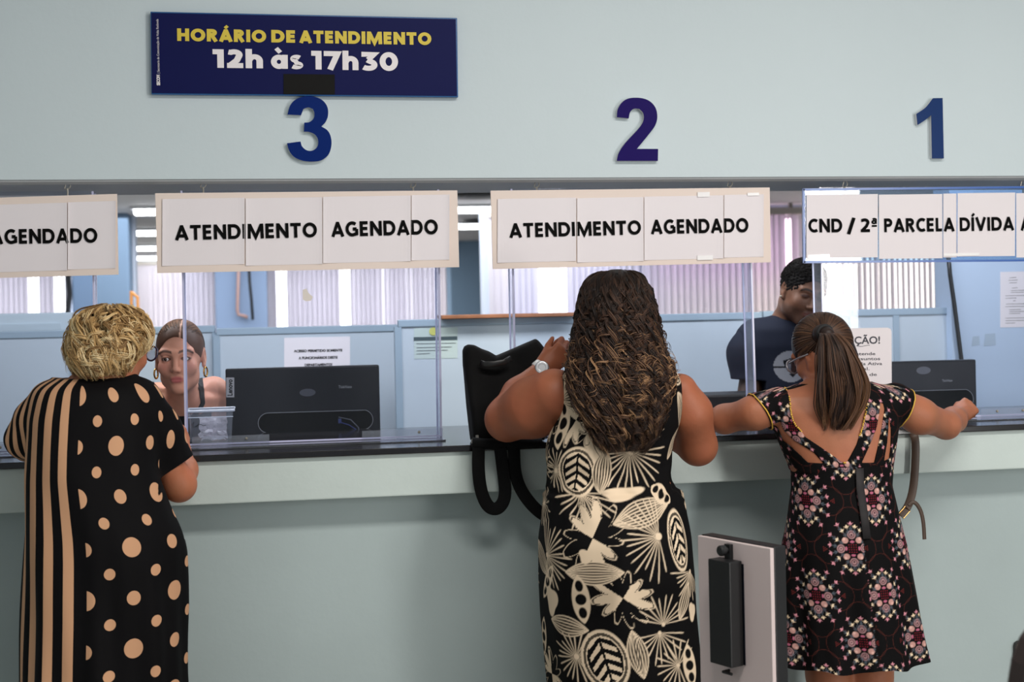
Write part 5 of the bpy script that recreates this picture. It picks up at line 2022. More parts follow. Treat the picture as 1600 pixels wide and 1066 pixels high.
def woman_polka():
    Y0 = -0.44
    t = thing('person', 'person in a loose black caftan with tan stripes and polka dots, leaning at the counter', 'person', (P(168, 700, Y0)[0], Y0, 0), 'people')
    s = M(168, Y0)
    f = Field((P(0, 700, Y0)[0], -0.75, -0.01), (P(320, 700, -0.05)[0], 0.16, 1.62), 0.0045)
    tor = px_loft([(582, 128, 200, 0.05, 0.03), (589, 108, 203, 0.060, 0.02), (600, 92, 208, 0.075, 0.012), (640, 78, 222, 0.09, 0), (760, 70, 230, 0.12, 0), (860, 64, 255, 0.15, 0), (960, 66, 262, 0.14, 0)], Y0)
    f.loft(tor, 0.0)
    hc = P(181, 543, Y0 + 0.05)
    R = rot(50, -12, 4)
    G = head(f, hc, R, 0.95)
    f.cone(P(158, 592, Y0 + 0.01), P(172, 555, Y0 + 0.04), 0.066, 0.060, 0.04)
    sh = P(218, 640, Y0)
    e = P(280, 758, -0.36)
    w = P(284, 705, -0.15)
    f.chain([sh, e], [0.040, 0.044], 0.02)
    f.chain([e, P(284, 735, -0.27), w], [0.044, 0.042, 0.026], 0.02)
    hand(f, w, (0.03, 0.55, 0.50), (-0.9, 0.3, -0.1), 1, 0.92, (35, 40, 45, 50))
    sl = P(84, 640, Y0)
    el = P(46, 690, -0.36)
    f.chain([sl, el], [0.036, 0.034], 0.02)
    wl = P(70, 676, -0.13)
    f.chain([el, wl], [0.034, 0.025], 0.02)
    hand(f, wl, (0.55, 0.6, -0.05), (0, 0, -1), -1, 0.92, (15, 18, 20, 22))
    c = P(166, 960, Y0)
    for q in (-1, 1):
        x = c[0] + q * 0.10
        leg(f, (x, Y0, 0.70), (x, Y0, 0.45), (x, Y0 + 0.01, 0.085), (x + q * 0.03, Y0 + 0.16, 0.026), (0.10, 0.062, 0.042))

    def paint(V):
        col = skin_cols(V, (172, 106, 76), 9, 0.09, 0.08)
        face_paint(V, col, hc, R, 0.95, lips=(176, 96, 90), brow=(150, 118, 84), lash=False)
        return col
    o, _ = body_obj(f, t, paint)
    eyes(t, G, R, 0.95, (92, 78, 60))

    # caftan
    rows = [(590, 96, 200, 0.055, 0.012), (593, 78, 213, 0.082, 0.008), (600, 65, 224, 0.105, 0.003), (618, 56, 238, 0.125, 0), (650, 49, 248, 0.145, 0), (700, 47, 248, 0.160, 0), (740, 46, 250, 0.170, 0), (790, 46, 266, 0.178, 0),
            (830, 45, 282, 0.185, 0), (860, 44, 288, 0.188, 0), (950, 43, 290, 0.19, 0), (1066, 41, 288, 0.195, 0), (1180, 38, 292, 0.20, 0), (1290, 35, 296, 0.205, 0)]
    L = px_loft(rows, Y0, 2.3, 4)
    zt = L.z[-1]
    fd = Field((P(0, 700, Y0)[0] - 0.01, -0.72, L.z[0] - 0.02), (P(318, 700, -0.3)[0], -0.14, zt + 0.03), 0.0034)

    def warp(x, y, Z):
        th = np.arctan2(x, -y)
        g = np.clip((zt - 0.25 - Z) / 0.6, 0, 1)
        return -g * (0.007 * np.sin(th * 9 + 0.7 + 1.5 * Z) + 0.004 * np.sin(th * 17 + 3 * Z)) - 0.003 * np.sin(th * 6 + Z * 14) * np.clip((zt - 0.05 - Z) / 0.2, 0, 1)
    fd.loft(L, 0.0, warp=warp)
    fd.chain([P(76, 622, Y0), P(52, 655, -0.41), P(38, 686, -0.38), P(44, 697, -0.33)], [0.044, 0.045, 0.046, 0.044], 0.03)
    fd.chain([P(220, 622, Y0 + 0.01), P(250, 672, -0.40), P(275, 730, -0.365)], [0.050, 0.050, 0.056], 0.045)
    # sleeve hem: cut square to the arm
    h0, h1 = P(244, 749, -0.38), P(300, 713, -0.38)
    hd = h1 - h0
    nrm = np.array([-hd[2], 0, hd[0]])
    nrm = -nrm / np.linalg.norm(nrm)
    if nrm[2] > 0: nrm = -nrm
    cen = P(285, 765, -0.36)
    xl = P(250, 740, -0.38)[0]

    def plane(X, Y, Z):
        d = -((X - h0[0]) * nrm[0] + (Z - h0[2]) * nrm[2])
        return np.maximum(d, xl - X) + 0 * Y
    fd.put(cen - 0.10, cen + 0.10, plane, 0.0, 'cut')
    V, Q = fd.surface()
    V = relax(V, Q, 2, 0.5)
    cx, cy, a, b, n = L.at(V[:, 2])
    th = np.arctan2((V[:, 0] - cx) / a, -(V[:, 1] - cy) / b)
    tb, sb = arc_table(0.218, 0.165)
    k = np.hypot((V[:, 0] - cx) / a, (V[:, 1] - cy) / b)
    u = np.interp(th, tb, sb) * np.clip(k, 0.85, 1.35)
    # put u = 0 on the column of dots right of the seam
    pp = project(V)
    bk = np.where(V[:, 1] < cy)[0]
    ref = bk[np.argmin(((pp[bk] - (188.5, 775)) ** 2).sum(1))]
    du = u - u[ref]
    vv = V[:, 2] - V[ref, 2]
    hem = (V[:, 0] - h0[0]) * nrm[0] + (V[:, 2] - h0[2]) * nrm[2]
    on = 1.0 - ((hem > -0.046) & (hem < 0.03) & (V[:, 0] > xl + 0.004) & (np.hypot(V[:, 0] - cen[0], V[:, 2] - cen[2] - 0.03) < 0.095))
    on = on * (vv < 0.325)
    me = mesh_np('caftan', V, Q, True)
    add_uv(me, np.stack([du, vv, on], 1))
    d = link('caftan', me, dot_cloth(), t)
    # neckband
    pts = []
    for k_ in range(40):
        th_ = 2 * math.pi * k_ / 40
        p = L.point(np.array([th_]), np.array([zt - 0.004]))[0]
        pts.append(p)
    # hem cuff that turns up behind the elbow
    # glasses
    GL = mat('dark_purple_frame', (44, 32, 58), 0.25, coat=0.3)
    gl = MB()
    for q in (-1, 1):
        gl.tube([G(q * 0.060, 0.078, 0.014), G(q * 0.076, 0.035, 0.012), G(q * 0.079, -0.01, 0.008)], 0.0032, 8)
        ring = [G(q * 0.034 + 0.027 * math.cos(k_ * math.pi / 12), 0.100 - 0.10 * abs(0.027 * math.cos(k_ * math.pi / 12)) * 0.3, 0.002 + 0.021 * math.sin(k_ * math.pi / 12)) for k_ in range(24)]
        gl.tube(ring, 0.0026, 8, closed=True)
    gl.tube([G(-0.009, 0.099, 0.006), G(0.009, 0.099, 0.006)], 0.003, 8)
    go = gl.build('glasses', GL, t, smooth=True)
    ln = MB()
    for q in (-1, 1):
        ring = [G(q * 0.034 + 0.026 * math.cos(k_ * math.pi / 12), 0.0985, 0.002 + 0.020 * math.sin(k_ * math.pi / 12)) for k_ in range(24)]
        ln.prism(ring, R @ np.array([0, 0.0012, 0]))
    ln.build('lens', clear_mat('spectacle_lens', haze=0.02, gloss=0.5), go)

    # hair
    H = px_loft([(473, 164, 182, 0.02, 0.03), (478, 149, 198, 0.055, 0.03), (488, 131, 214, 0.09, 0.03), (505, 119, 224, 0.112, 0.03), (525, 114, 228, 0.12, 0.025), (542, 112, 226, 0.12, 0.02), (556, 112, 208, 0.11, 0.005),
                 (568, 115, 199, 0.095, -0.005), (579, 121, 191, 0.08, -0.01), (588, 130, 182, 0.05, -0.01)], Y0, 2.1, 5)
    fb = Field((H.cx.min() - .2, -0.75, H.z[0] - 0.02), (H.cx.max() + .2, -0.15, H.z[-1] + 0.02), 0.006)
    fb.loft(H, 0.0, grow=-0.014)
    fb.D = np.maximum(fb.D, fb.ax[2][None, None, :] - H.z[-1] + 0.006).astype(np.float32)
    fb.ball(G(0.012, 0.115, -0.045), np.array([0.085, 0.080, 0.090]), 0.012, 'cut', R)
    bv, bq = fb.surface()
    bc = np.tile(np.array(lin((146, 112, 68))), (len(bv), 1))
    pal = ((124, 92, 56), (204, 166, 110), (246, 226, 180))
    # ringlets all round except over the face
    parts = [(bv, bq, bc)]
    for (st, en, n, sd) in (((0.0, 0.03), (0.25, 0.50), 45, 5), ((0.0, 0.08), (0.40, 0.70), 80, 1), ((0.05, 0.40), (0.60, 0.95), 130, 2), ((0.30, 0.65), (0.85, 1.08), 130, 3), ((0.0, 0.6), (0.4, 0.95), 70, 4)):
        parts.append(curls(H, n, 9 if sd < 4 else 4, 40 + sd, (-2.6, 1.5 if sd in (2, 3) else 2.6), st, en, (0.009, 0.0160), (0.048, 0.078), pal, Mn=48, jitter=0.0023, rad=(0.0007, 0.0013), loop=0.75, flow=0.25, bias=0.50, tip=0.6, stand=0.010 if sd == 4 else 0.003))
    V, Q, C = join(parts)
    link('hair', mesh_np('hair', V, Q, True, C), HAIR, t)


woman_polka()


# ------------------------------------------------------------------ woman with the ponytail, right
def poly_dist(poly, x, z):
    """Signed distance to a polygon (negative inside) in the x, z plane."""
    p = np.asarray(poly, float)
    d = np.full(np.broadcast(x, z).shape, 1e9)
    ins = np.zeros(d.shape, bool)
    n = len(p)
    for i in range(n):
        a, b = p[i], p[(i + 1) % n]
        e = b - a
        wx, wz = x - a[0], z - a[1]
        t = np.clip((wx * e[0] + wz * e[1]) / (e @ e), 0, 1)
        d = np.minimum(d, (wx - e[0] * t) ** 2 + (wz - e[1] * t) ** 2)
        c = ((a[1] <= z) & (b[1] > z)) | ((b[1] <= z) & (a[1] > z))
        den = (b[1] - a[1]) if abs(b[1] - a[1]) > 1e-12 else 1e-12
        ins ^= c & (x < a[0] + (z - a[1]) / den * (b[0] - a[0]))
    return np.where(ins, -1, 1) * np.sqrt(d)


def floral(u, z):
    """Black ground with clusters of pink roses, small cream and pink flowers, grey sprigs and thin red lines; u, z in metres."""
    n = len(u)
    col = np.tile(np.array(lin((9, 8, 9))), (n, 1))
    w = 0.0009

    def put(mask, rgb):
        m = np.clip(mask, 0, 1)[:, None]
        col[:] = col * (1 - m) + np.array(lin(rgb)) * m
    ins = lambda d: np.clip(0.5 - d / (2 * w), 0, 1)
    PXX, PZ = 0.215, 0.235
    u, z = u / 1.12, z / 1.12
    for par in (0, 1):
        xx = (u - par * PXX / 2) / PXX + 0.5
        zz = (z - par * PZ / 2) / PZ + 0.5
        kx, kz = np.floor(xx), np.floor(zz)
        x, y = (xx - kx - 0.5) * PXX, (zz - kz - 0.5) * PZ
        r = np.hypot(x, y)
        ax, ay = np.abs(x), np.abs(y)
        # thin lines: a star of arcs round the cluster
        for R_, cxx, cyy in ((0.050, 0.062, 0.0), (0.050, 0.0, 0.066)):
            d = np.abs(np.hypot(ax - cxx, ay - cyy) - R_ * 0.72) - 0.0004
            put(ins(d) * 0.55, (110, 52, 44))
        # red dots in the middle
        for dx in (0.003, 0.009):
            for dy in (0.003, 0.009):
                put(ins(np.hypot(ax - dx, ay - dy) - 0.0012), (140, 32, 48))
        # four roses on the axes, four buds on the diagonals
        for cx_, cy_ in ((0.030, 0.0), (0.0, 0.034)):
            d = np.hypot(ax - cx_, ay - cy_)
            put(ins(d - 0.0105), (168, 132, 132))
            put(ins(np.abs(d - 0.0066) - 0.0013), (92, 56, 62))
            put(ins(np.hypot(ax - cx_, ay - cy_ + 0.001) - 0.0026), (60, 34, 42))
            put(ins(np.abs(np.sin(5 * np.arctan2(y - np.sign(y) * cy_, x - np.sign(x) * cx_))) * 0.003 - 0.0006 + np.abs(d - 0.0095) * 0.5), (128, 88, 94))
        d = np.hypot((ax - 0.0175) / 1.1, ay - 0.0200)
        put(ins(d - 0.0075), (188, 142, 134))
        put(ins(np.hypot(ax - 0.0200, ay - 0.0235) - 0.0034), (214, 172, 160))
        put(ins(np.hypot((ax - 0.0), (ay - 0.0165) * 1.8) - 0.0055), (178, 96, 120))
        put(ins(np.hypot((ax - 0.0165) * 1.8, ay) - 0.0050), (178, 96, 120))
        # flower fans around, cream near, pink far
        for (cx_, cy_, ro, rgb) in ((0.037, 0.022, 0.6, (232, 208, 176)), (0.022, 0.043, 1.0, (232, 208, 176)), (0.056, 0.010, 0.2, (206, 138, 150)), (0.053, 0.034, 0.7, (206, 138, 150)), (0.0, 0.060, 1.57, (206, 138, 150)), (0.033, 0.058, 1.1, (206, 138, 150)), (0.010, 0.052, 1.4, (226, 200, 168))):
            lx, ly = ax - cx_, ay - cy_
            a = math.cos(ro), math.sin(ro)
            p, q = lx * a[0] + ly * a[1], -lx * a[1] + ly * a[0]
            ang = np.arctan2(q, p + 0.0045)
            rr = np.hypot(p + 0.0045, q)
            lobe = 0.0092 + 0.0018 * np.cos(ang * 7)
            put(ins(np.maximum(rr - lobe, (np.abs(ang) - 0.75) * 0.01)), rgb)
            put(ins(np.maximum(rr - 0.0040, (np.abs(ang) - 0.9) * 0.01)), tuple(int(v * 0.62) for v in rgb))
            # grey sprig
            p2 = p + 0.0105
            put(ins(np.maximum(np.abs(q) - 0.0007, np.abs(p2) - 0.0062)), (92, 102, 112))
            put(ins(np.hypot((p2 + 0.001) / 2.6, np.abs(q) - 0.0032 - 0.25 * p2) - 0.0009), (86, 94, 104))
        # dark red triangles of dots between clusters
        for k in range(3):
            for j in range(3 - k):
                put(ins(np.hypot(ax - 0.074 + 0.004 * k, y - (j - (2 - k) / 2) * 0.0045) - 0.0013), (112, 40, 38))
    return col


def woman_ponytail():
    Y0 = -0.42
    t = thing('person', 'person in a short black floral dress with cut-out back, arms spread along the counter', 'person', (P(1318, 700, Y0)[0], Y0, 0), 'people')
    s = M(1318, Y0)
    rows = [(590, 1268, 1340, 0.050, 0.03), (598, 1248, 1362, 0.060, 0.02), (606, 1222, 1386, 0.072, 0.01), (616, 1208, 1400, 0.085, 0.005), (640, 1206, 1406, 0.098, 0), (670, 1210, 1404, 0.105, 0), (700, 1222, 1399, 0.105, 0), (725, 1233, 1395, 0.102, 0),
            (760, 1240, 1390, 0.100, 0), (800, 1238, 1396, 0.115, 0), (860, 1234, 1404, 0.13, 0), (930, 1240, 1402, 0.12, 0)]
    T = px_loft(rows, Y0, 2.25, 4)
    x0, x1 = P(1085, 650, -0.4)[0], P(1550, 650, -0.1)[0]
    arms = []
    sl, sr = P(1216, 634, Y0), P(1398, 628, Y0)
    el, er = P(1132, 655, -0.31), P(1478, 664, -0.33)
    wl, wr_ = P(1160, 645, -0.21), P(1500, 648, -0.17)

    def build(f, full=True):
        f.loft(T, 0.0)
        f.chain([sl, P(1180, 645, -0.40), el], [0.050, 0.046, 0.042], 0.03)
        f.chain([sr, P(1436, 650, -0.40), er], [0.052, 0.050, 0.041], 0.03)
        if full:
            f.chain([el, wl], [0.041, 0.026], 0.02)
            hand(f, wl, (0.85, 0.35, -0.15), (0, 0, -1), -1, 0.90, (12, 15, 18, 20))
            f.chain([er, P(1490, 656, -0.25), wr_], [0.042, 0.038, 0.027], 0.02)
            hand(f, wr_, P(1521, 630, -0.12) - wr_, (-0.3, 0.6, -0.7), 1, 0.92, (62, 75, 80, 82), thumb=(0.9, 0.25, 0.35), thumb_bend=40)
    f = Field((x0, -0.70, -0.01), (x1, 0.12, 1.52), 0.0042)
    build(f)
    hc = P(1283, 553, Y0 + 0.075)
    R = rot(-30, -24, -6)
    G = head(f, hc, R, 0.95)
    f.cone(P(1302, 604, Y0 + 0.01), P(1288, 565, Y0 + 0.065), 0.060, 0.052, 0.04)
    for q, (hx, kx) in zip((-1, 1), ((1290, 1294), (1362, 1360))):
        a, b = P(hx, 930, Y0), P(kx, 1052, Y0)
        leg(f, a, b, (b[0], Y0 + 0.0, 0.08), (b[0] + q * 0.03, Y0 + 0.16, 0.026), (0.078, 0.062, 0.036))
        f.cone(b + np.array([0, -0.02, 0.06]), b + np.array([0, -0.015, 0.0]), 0.055, 0.047, 0.02)

    def paint(V):
        col = skin_cols(V, (162, 102, 74), 31)
        face_paint(V, col, hc, R, 0.95)
        return col
    body_obj(f, t, paint)
    eyes(t, G, R, 0.95)

    # bodice: the body's own shape, a little larger, with the openings of the back cut out
    zw = float(P(1316, 727, Y0)[2])
    fb = Field((P(1165, 650, Y0)[0], -0.62, zw - 0.03), (P(1445, 650, Y0)[0], -0.26, T.z[-1] + 0.05), 0.0026)
    build(fb, False)
    D = fb.D - 0.0048
    X = fb.ax[0][:, None, None]
    Yg = fb.ax[1][None, :, None]
    Z = fb.ax[2][None, None, :]
    Yb = Y0 - 0.095

    def xz(pts):
        out = []
        for a, b in pts:
            p = P(a, b, Yb)
            out.append((p[0], p[2]))
        return out
    opens = [[(1247, 590), (1243, 612), (1242, 640), (1246, 660), (1262, 684), (1315, 722.5), (1322, 721), (1336, 694), (1352, 642), (1361, 612), (1364, 590)],
             [(1231, 661), (1237, 676), (1248, 690), (1274, 708), (1288, 724.5), (1268, 724.5), (1247, 701), (1235, 688), (1222, 680), (1219, 668)],
             [(1224, 686), (1236, 705), (1249, 725), (1243, 725), (1229, 707), (1221, 690)],
             [(1379, 630), (1384, 631), (1385, 640), (1379, 664), (1371, 698), (1365, 723), (1344, 723), (1355.5, 698), (1369, 668)],
             [(1392.7, 649), (1396, 674), (1396, 701), (1393.5, 718), (1383, 721), (1388.5, 690)]]
    cut = np.full((X.shape[0], 1, Z.shape[2]), 1.0)
    for o in opens:
        cut = np.minimum(cut, poly_dist(xz(o), X, Z))
    backside = np.clip((Y0 - 0.015 - Yg) / 0.004, -1, 1)
    D = np.maximum(D, np.where(backside > 0, -cut, np.minimum(-cut, -0.02)))
    # sleeve ends
    for pa, pb, sg in (((1181, 628), (1200, 662), -1), ((1424, 614), (1405, 668), 1)):
        a, b = P(*pa, Y0 + 0.0), P(*pb, Y0 + 0.0)
        e = np.array([b[0] - a[0], b[2] - a[2]])
        nn = np.array([e[1], -e[0]]) / np.linalg.norm(e)
        if nn[0] * sg < 0: nn = -nn
        D = np.maximum(D, (X - a[0]) * nn[0] + (Z - a[2]) * nn[1] + 0 * Yg)
    # front and back neck edge
    zn = float(P(1300, 602, Yb)[2])
    D = np.maximum(D, (Z - zn) - 0.12 * np.abs(X - T.cx[-1]) * 0 + 0 * X + 0 * Yg - np.clip(np.abs(X - float(P(1305, 600, Y0)[0])) - 0.10, 0, 0.05) * 0.0)
    fb.D = np.maximum(D, zw - 0.012 - Z).astype(np.float32)
    V, Q = fb.surface()
    V = relax(V, Q, 1, 0.4)

    cxz = T.at(V[:, 2])
    th = np.arctan2((V[:, 0] - cxz[0]) / cxz[2], -(V[:, 1] - cxz[1]) / cxz[3])
    tb, sb = arc_table(0.185, 0.11)
    u = np.interp(th, tb, sb) * np.clip(np.hypot((V[:, 0] - cxz[0]) / cxz[2], (V[:, 1] - cxz[1]) / cxz[3]), 0.9, 1.5)
    colb = floral(u + 0.05, V[:, 2] + 0.02)
    d = link('dress_bodice', mesh_np('dress_bodice', V, Q, True, colb), CLOTH, t)

    # yellow beaded trim along the V and the sleeve ends
    bod = V
    YT_ = mat('yellow_trim', (206, 164, 62), 0.6)

    def snap(px, py, front=False):
        x, z = xz([(px, py)])[0]
        m = (bod[:, 1] < Y0)
        k = np.where(m)[0]
        q = k[np.argmin((bod[k, 0] - x) ** 2 + (bod[k, 2] - z) ** 2)]
        return bod[q] + np.array([0, -0.0018, 0])
    line = [(1245.5, 604), (1242.5, 622), (1241.5, 640), (1244, 656), (1249, 667), (1262, 682), (1278, 695), (1296, 708), (1315, 722), (1318, 723), (1326, 712), (1336, 692), (1344, 670), (1352, 643), (1358, 622), (1362, 606)]
    dense = []
    for (a, b), (c, e) in zip(line[:-1], line[1:]):
        n = max(2, int(math.hypot(c - a, e - b) / 2.6))
        dense += [(a + (c - a) * k / n, b + (e - b) * k / n) for k in range(n)]
    m = MB()
    for a, b in dense:
        m.ball(snap(a, b), 0.0027, 8, 6)
    m.tube([snap(a, b) for a, b in dense], 0.0013, 6)
    m.build('beaded_trim', YT_, d, smooth=True)
    for pa, pb in (((1181, 628), (1200, 662)), ((1424, 614), (1405, 668))):
        a, b = P(*pa, Y0), P(*pb, Y0)
        ax = np.cross(b - a, (0, 1, 0))
        e = (b - a) / np.linalg.norm(b - a)
        c = (a + b) / 2
        k = np.abs((V - c) @ (ax / np.linalg.norm(ax))) < 0.0035
        k &= (np.abs((V - c) @ e) < 0.07)
        W_ = V[k]
        ang = np.arctan2((W_ - c)[:, 1], (W_ - c) @ e)
        pts = []
        for i in range(36):
            lo = -math.pi + i * 2 * math.pi / 36
            q = W_[(ang >= lo) & (ang < lo + 2 * math.pi / 36)]
            if len(q):
                r_ = np.hypot((q - c) @ e, (q - c)[:, 1])
                pts.append(q[np.argmax(r_)])
        if len(pts) > 8:
            MB().tube(pts, 0.0022, 6, closed=True).build('sleeve_trim', YT_, d, smooth=True)

    # skirt
    srows = [(724, 1233, 1396, 0.110, 0), (735, 1235, 1396, 0.110, 0), (760, 1236, 1394, 0.110, 0), (800, 1231, 1403, 0.128, -0.003), (850, 1222, 1415, 0.148, -0.008), (930, 1217, 1430, 0.165, -0.008), (1000, 1214, 1442, 0.180, -0.006), (1027, 1212, 1448, 0.187, -0.005)]
    LS = px_loft(srows, Y0, 2.2, 3)
    zt = LS.z[-1]

    def warp(V_, T_, Z_):
        g = np.clip((zt - 0.12 - Z_) / 0.42, 0, 1)
        w = g * (0.011 * np.sin(T_ * 8 + 0.5) + 0.005 * np.sin(T_ * 15 + 1.0 + 2 * Z_)) - 0.004 * np.exp(-(T_ / 0.03) ** 2)
        out = V_.copy()
        out[..., 0] += np.sin(T_) * w
        out[..., 1] -= np.cos(T_) * w
        out[..., 2] += (0.006 * np.sin(T_ * 8 + 1.2)) * np.clip((LS.z[0] + 0.05 - Z_) / 0.05, 0, 1)
        return out
    V, Q, u, z = cloth_grid(LS, LS.z[0], zt, 270, 560, warp)
    col = floral(u * 1.0 + 0.055 + 0.02 * np.sign(u), z - 0.03)
    link('dress_skirt', mesh_np('dress_skirt', V, Q, True, col), CLOTH, t)
    # waist tie hanging down the middle of the back
    m = MB()
    pts = [LS.point(np.array([th_]), np.array([zz]), 0.004)[0] for th_, zz in ((0.03, zt - 0.003), (0.035, zt - 0.06), (0.04, zt - 0.13), (0.035, zt - 0.20))]
    m.tube(pts, 1.0, 8, flat=(0.0125, 0.002), up=(0, 1, 0))
    tv = m.mesh('waist_tie', True)
    link('waist_tie', tv, mat('black_sash', (24, 19, 21), 0.7, noise=(60, 0.3)), t)

    # sunglasses
    gl = MB()
    for q in (-1, 1):
        gl.tube([G(q * 0.062, 0.080, 0.012), G(q * 0.077, 0.035, 0.010), G(q * 0.080, -0.012, 0.006)], 0.0028, 8)
        ring = [G(q * 0.033 + 0.027 * math.cos(k_ * math.pi / 12), 0.098, 0.001 + 0.022 * math.sin(k_ * math.pi / 12)) for k_ in range(24)]
        gl.tube(ring, 0.0030, 8, closed=True)
    gl.tube([G(-0.009, 0.098, 0.006), G(0.009, 0.098, 0.006)], 0.0026, 8)
    go = gl.build('glasses', mat('grey_frame', (150, 146, 152), 0.3, metal=0.5), t, smooth=True)
    ln = MB()
    for q in (-1, 1):
        ln.prism([G(q * 0.033 + 0.026 * math.cos(k_ * math.pi / 12), 0.0975, 0.001 + 0.021 * math.sin(k_ * math.pi / 12)) for k_ in range(24)], R @ np.array([0, 0.001, 0]))
    ln.build('lens', clear_mat('spectacle_lens', haze=0.02, gloss=0.5), go)

    # hair drawn back into a ponytail
    tie = P(1288, 521, Y0 - 0.035)
    r = np.random.default_rng(77)
    Rh = np.array([0.083, 0.103, 0.097]) * 0.95
    cH = G(0, -0.018, 0.028)
    fh = Field(cH - 0.16, cH + 0.16, 0.004)
    fh.ball(cH, Rh * 0.985, 0, R=R)
    fh.ball(G(0, -0.06, -0.045), np.array([0.060, 0.045, 0.05]), 0.03, R=R)
    fh.ball(G(0, 0.115, -0.035), np.array([0.066, 0.075, 0.085]), 0.012, 'cut', R)
    fh.ball(G(0.082, 0.02, -0.01), np.array([0.03, 0.035, 0.040]), 0.01, 'cut', R)
    fh.ball(G(-0.082, 0.02, -0.01), np.array([0.03, 0.035, 0.040]), 0.01, 'cut', R)
    fh.cone(tie + np.array([0, 0.02, 0]), tie + np.array([0.004, -0.015, -0.002]), 0.026, 0.020, 0.02)
    hv, hq = fh.surface()
    hcol = np.tile(np.array(lin((40, 28, 24))), (len(hv), 1))
    pal = [np.array(lin(c)) for c in ((36, 26, 23), (84, 58, 42), (140, 102, 72))]

    def tone(l):
        l = np.clip(l, 0, 1)
        k1, k2 = np.clip(l * 2, 0, 1)[..., None], np.clip(l * 2 - 1, 0, 1)[..., None]
        return (pal[0] * (1 - k1) + pal[1] * k1) * (1 - k2) + pal[2] * k2
    # combed strands over the scalp towards the tie
    S, Mn = 1300, 22
    d = r.normal(size=(S * 3, 3))
    d /= np.linalg.norm(d, axis=1, keepdims=True)
    keep = (d[:, 1] < 0.55) & ~((d[:, 2] < -0.25) & (d[:, 1] > -0.1)) & (d[:, 2] > -0.75)
    d = d[keep][:S]
    S = len(d)
    td = (tie - cH) @ R / Rh
    td /= np.linalg.norm(td)
    tt = np.linspace(0, 1, Mn)[None, :, None]
    om = np.arccos(np.clip(d @ td, -0.999, 0.999))[:, None, None]
    path = (np.sin((1 - tt) * om) * d[:, None, :] + np.sin(tt * om) * td) / np.sin(om)
    lift = 1.0 + 0.012 * r.random((S, 1, 1)) + 0.01 * np.sin(tt * math.pi)
    path = cH + (path * Rh * lift) @ R.T
    rad = r.uniform(0.0007, 0.0015, (S, 1)) * np.ones((1, Mn))
    lt = np.clip(r.normal(0.30, 0.2, (S, 1)), 0, 1) + 0 * tt[..., 0]
    parts = [(hv, hq, hcol), strands(path, rad, tone(lt), 3)]
    # the ponytail
    S, Mn = 1200, 44
    tt = np.linspace(0, 1, Mn)[None, :]
    NL = 75
    lk = r.integers(0, NL, S)
    ql = r.normal(size=(NL, 2)) * np.array([0.52, 0.36])
    ql /= np.maximum(1, np.linalg.norm(ql, axis=1, keepdims=True))
    q = ql[lk] + r.normal(0, 0.055, (S, 2))
    ends = np.clip(r.normal(0.90, 0.10, NL)[lk] + r.normal(0, 0.03, S), 0.55, 1.10)[:, None]
    wph = r.uniform(0, 6.28, NL)[lk][:, None]
    wam = r.uniform(0.002, 0.009, NL)[lk][:, None]
    wpf = r.uniform(9, 17, NL)[lk][:, None]
    px_c = np.array([1289, 1296, 1304, 1312, 1316, 1316, 1311, 1308])
    py_c = np.array([520, 522, 540, 570, 600, 630, 655, 672])
    wd = np.array([9, 14, 24, 33, 40, 37, 28, 20])
    yo = np.array([-0.035, -0.085, -0.115, -0.125, -0.130, -0.125, -0.118, -0.112])
    cen = np.array([P(a, b, Y0 + c) for a, b, c in zip(px_c, py_c, yo)])
    kk = np.linspace(0, 1, 8)
    tq = tt * ends
    cpos = np.stack([np.interp(tq, kk, cen[:, i]) for i in range(3)], -1)
    wq = np.interp(tq, kk, wd) * s
    wave = wam * np.sin(tq * wpf + wph) * np.clip(tq * 2, 0, 1)
    path = cpos.copy()
    path[..., 0] += q[:, :1] * wq + wave
    path[..., 1] += q[:, 1:] * wq * 0.55 + wave * 0.6
    path = path + (r.normal(0, 0.0015, (S, 1, 3))) * tt[..., None]
    # smooth the polyline of guides
    for _ in range(4):
        path[:, 1:-1] = 0.5 * path[:, 1:-1] + 0.25 * (path[:, :-2] + path[:, 2:])
    rad = r.uniform(0.0008, 0.0018, (S, 1)) * np.clip(1.1 - tt ** 5, 0.12, 1)
    lt = np.clip(r.normal(0.32, 0.22, NL)[lk][:, None] + r.normal(0, 0.12, (S, 1)), 0, 1) * (0.7 + 0.6 * tt)
    parts.append(strands(path, rad, tone(lt), 4))
    # loose strands at the nape and temple
    S, Mn = 40, 20
    tt = np.linspace(0, 1, Mn)[None, :]
    a = G(0, -0.07, -0.06)[None, :] + r.normal(0, 0.02, (S, 3)) * np.array([1, 0.4, 0.6])
    b = a + np.stack([r.normal(0, 0.02, S), r.normal(-0.01, 0.01, S), r.uniform(-0.09, -0.03, S)], 1)
    path = a[:, None, :] * (1 - tt[..., None]) + b[:, None, :] * tt[..., None]
    path[..., 0] += 0.004 * np.sin(tt * 8 + r.uniform(0, 6, (S, 1)))
    parts.append(strands(path, np.full((S, Mn), 0.0006), tone(np.full((S, Mn), 0.4)), 3))
    V, Q, C = join(parts)
    link('hair', mesh_np('hair', V, Q, True, C), HAIR, t)
    m = MB().tube([tie + np.array([0.022 * math.cos(k), -0.004, 0.022 * math.sin(k)]) for k in np.linspace(0, 6.1, 20)], 0.006, 8, closed=True)
    m.build('hair_tie', BLACK_MATTE, t, smooth=True)


woman_ponytail()


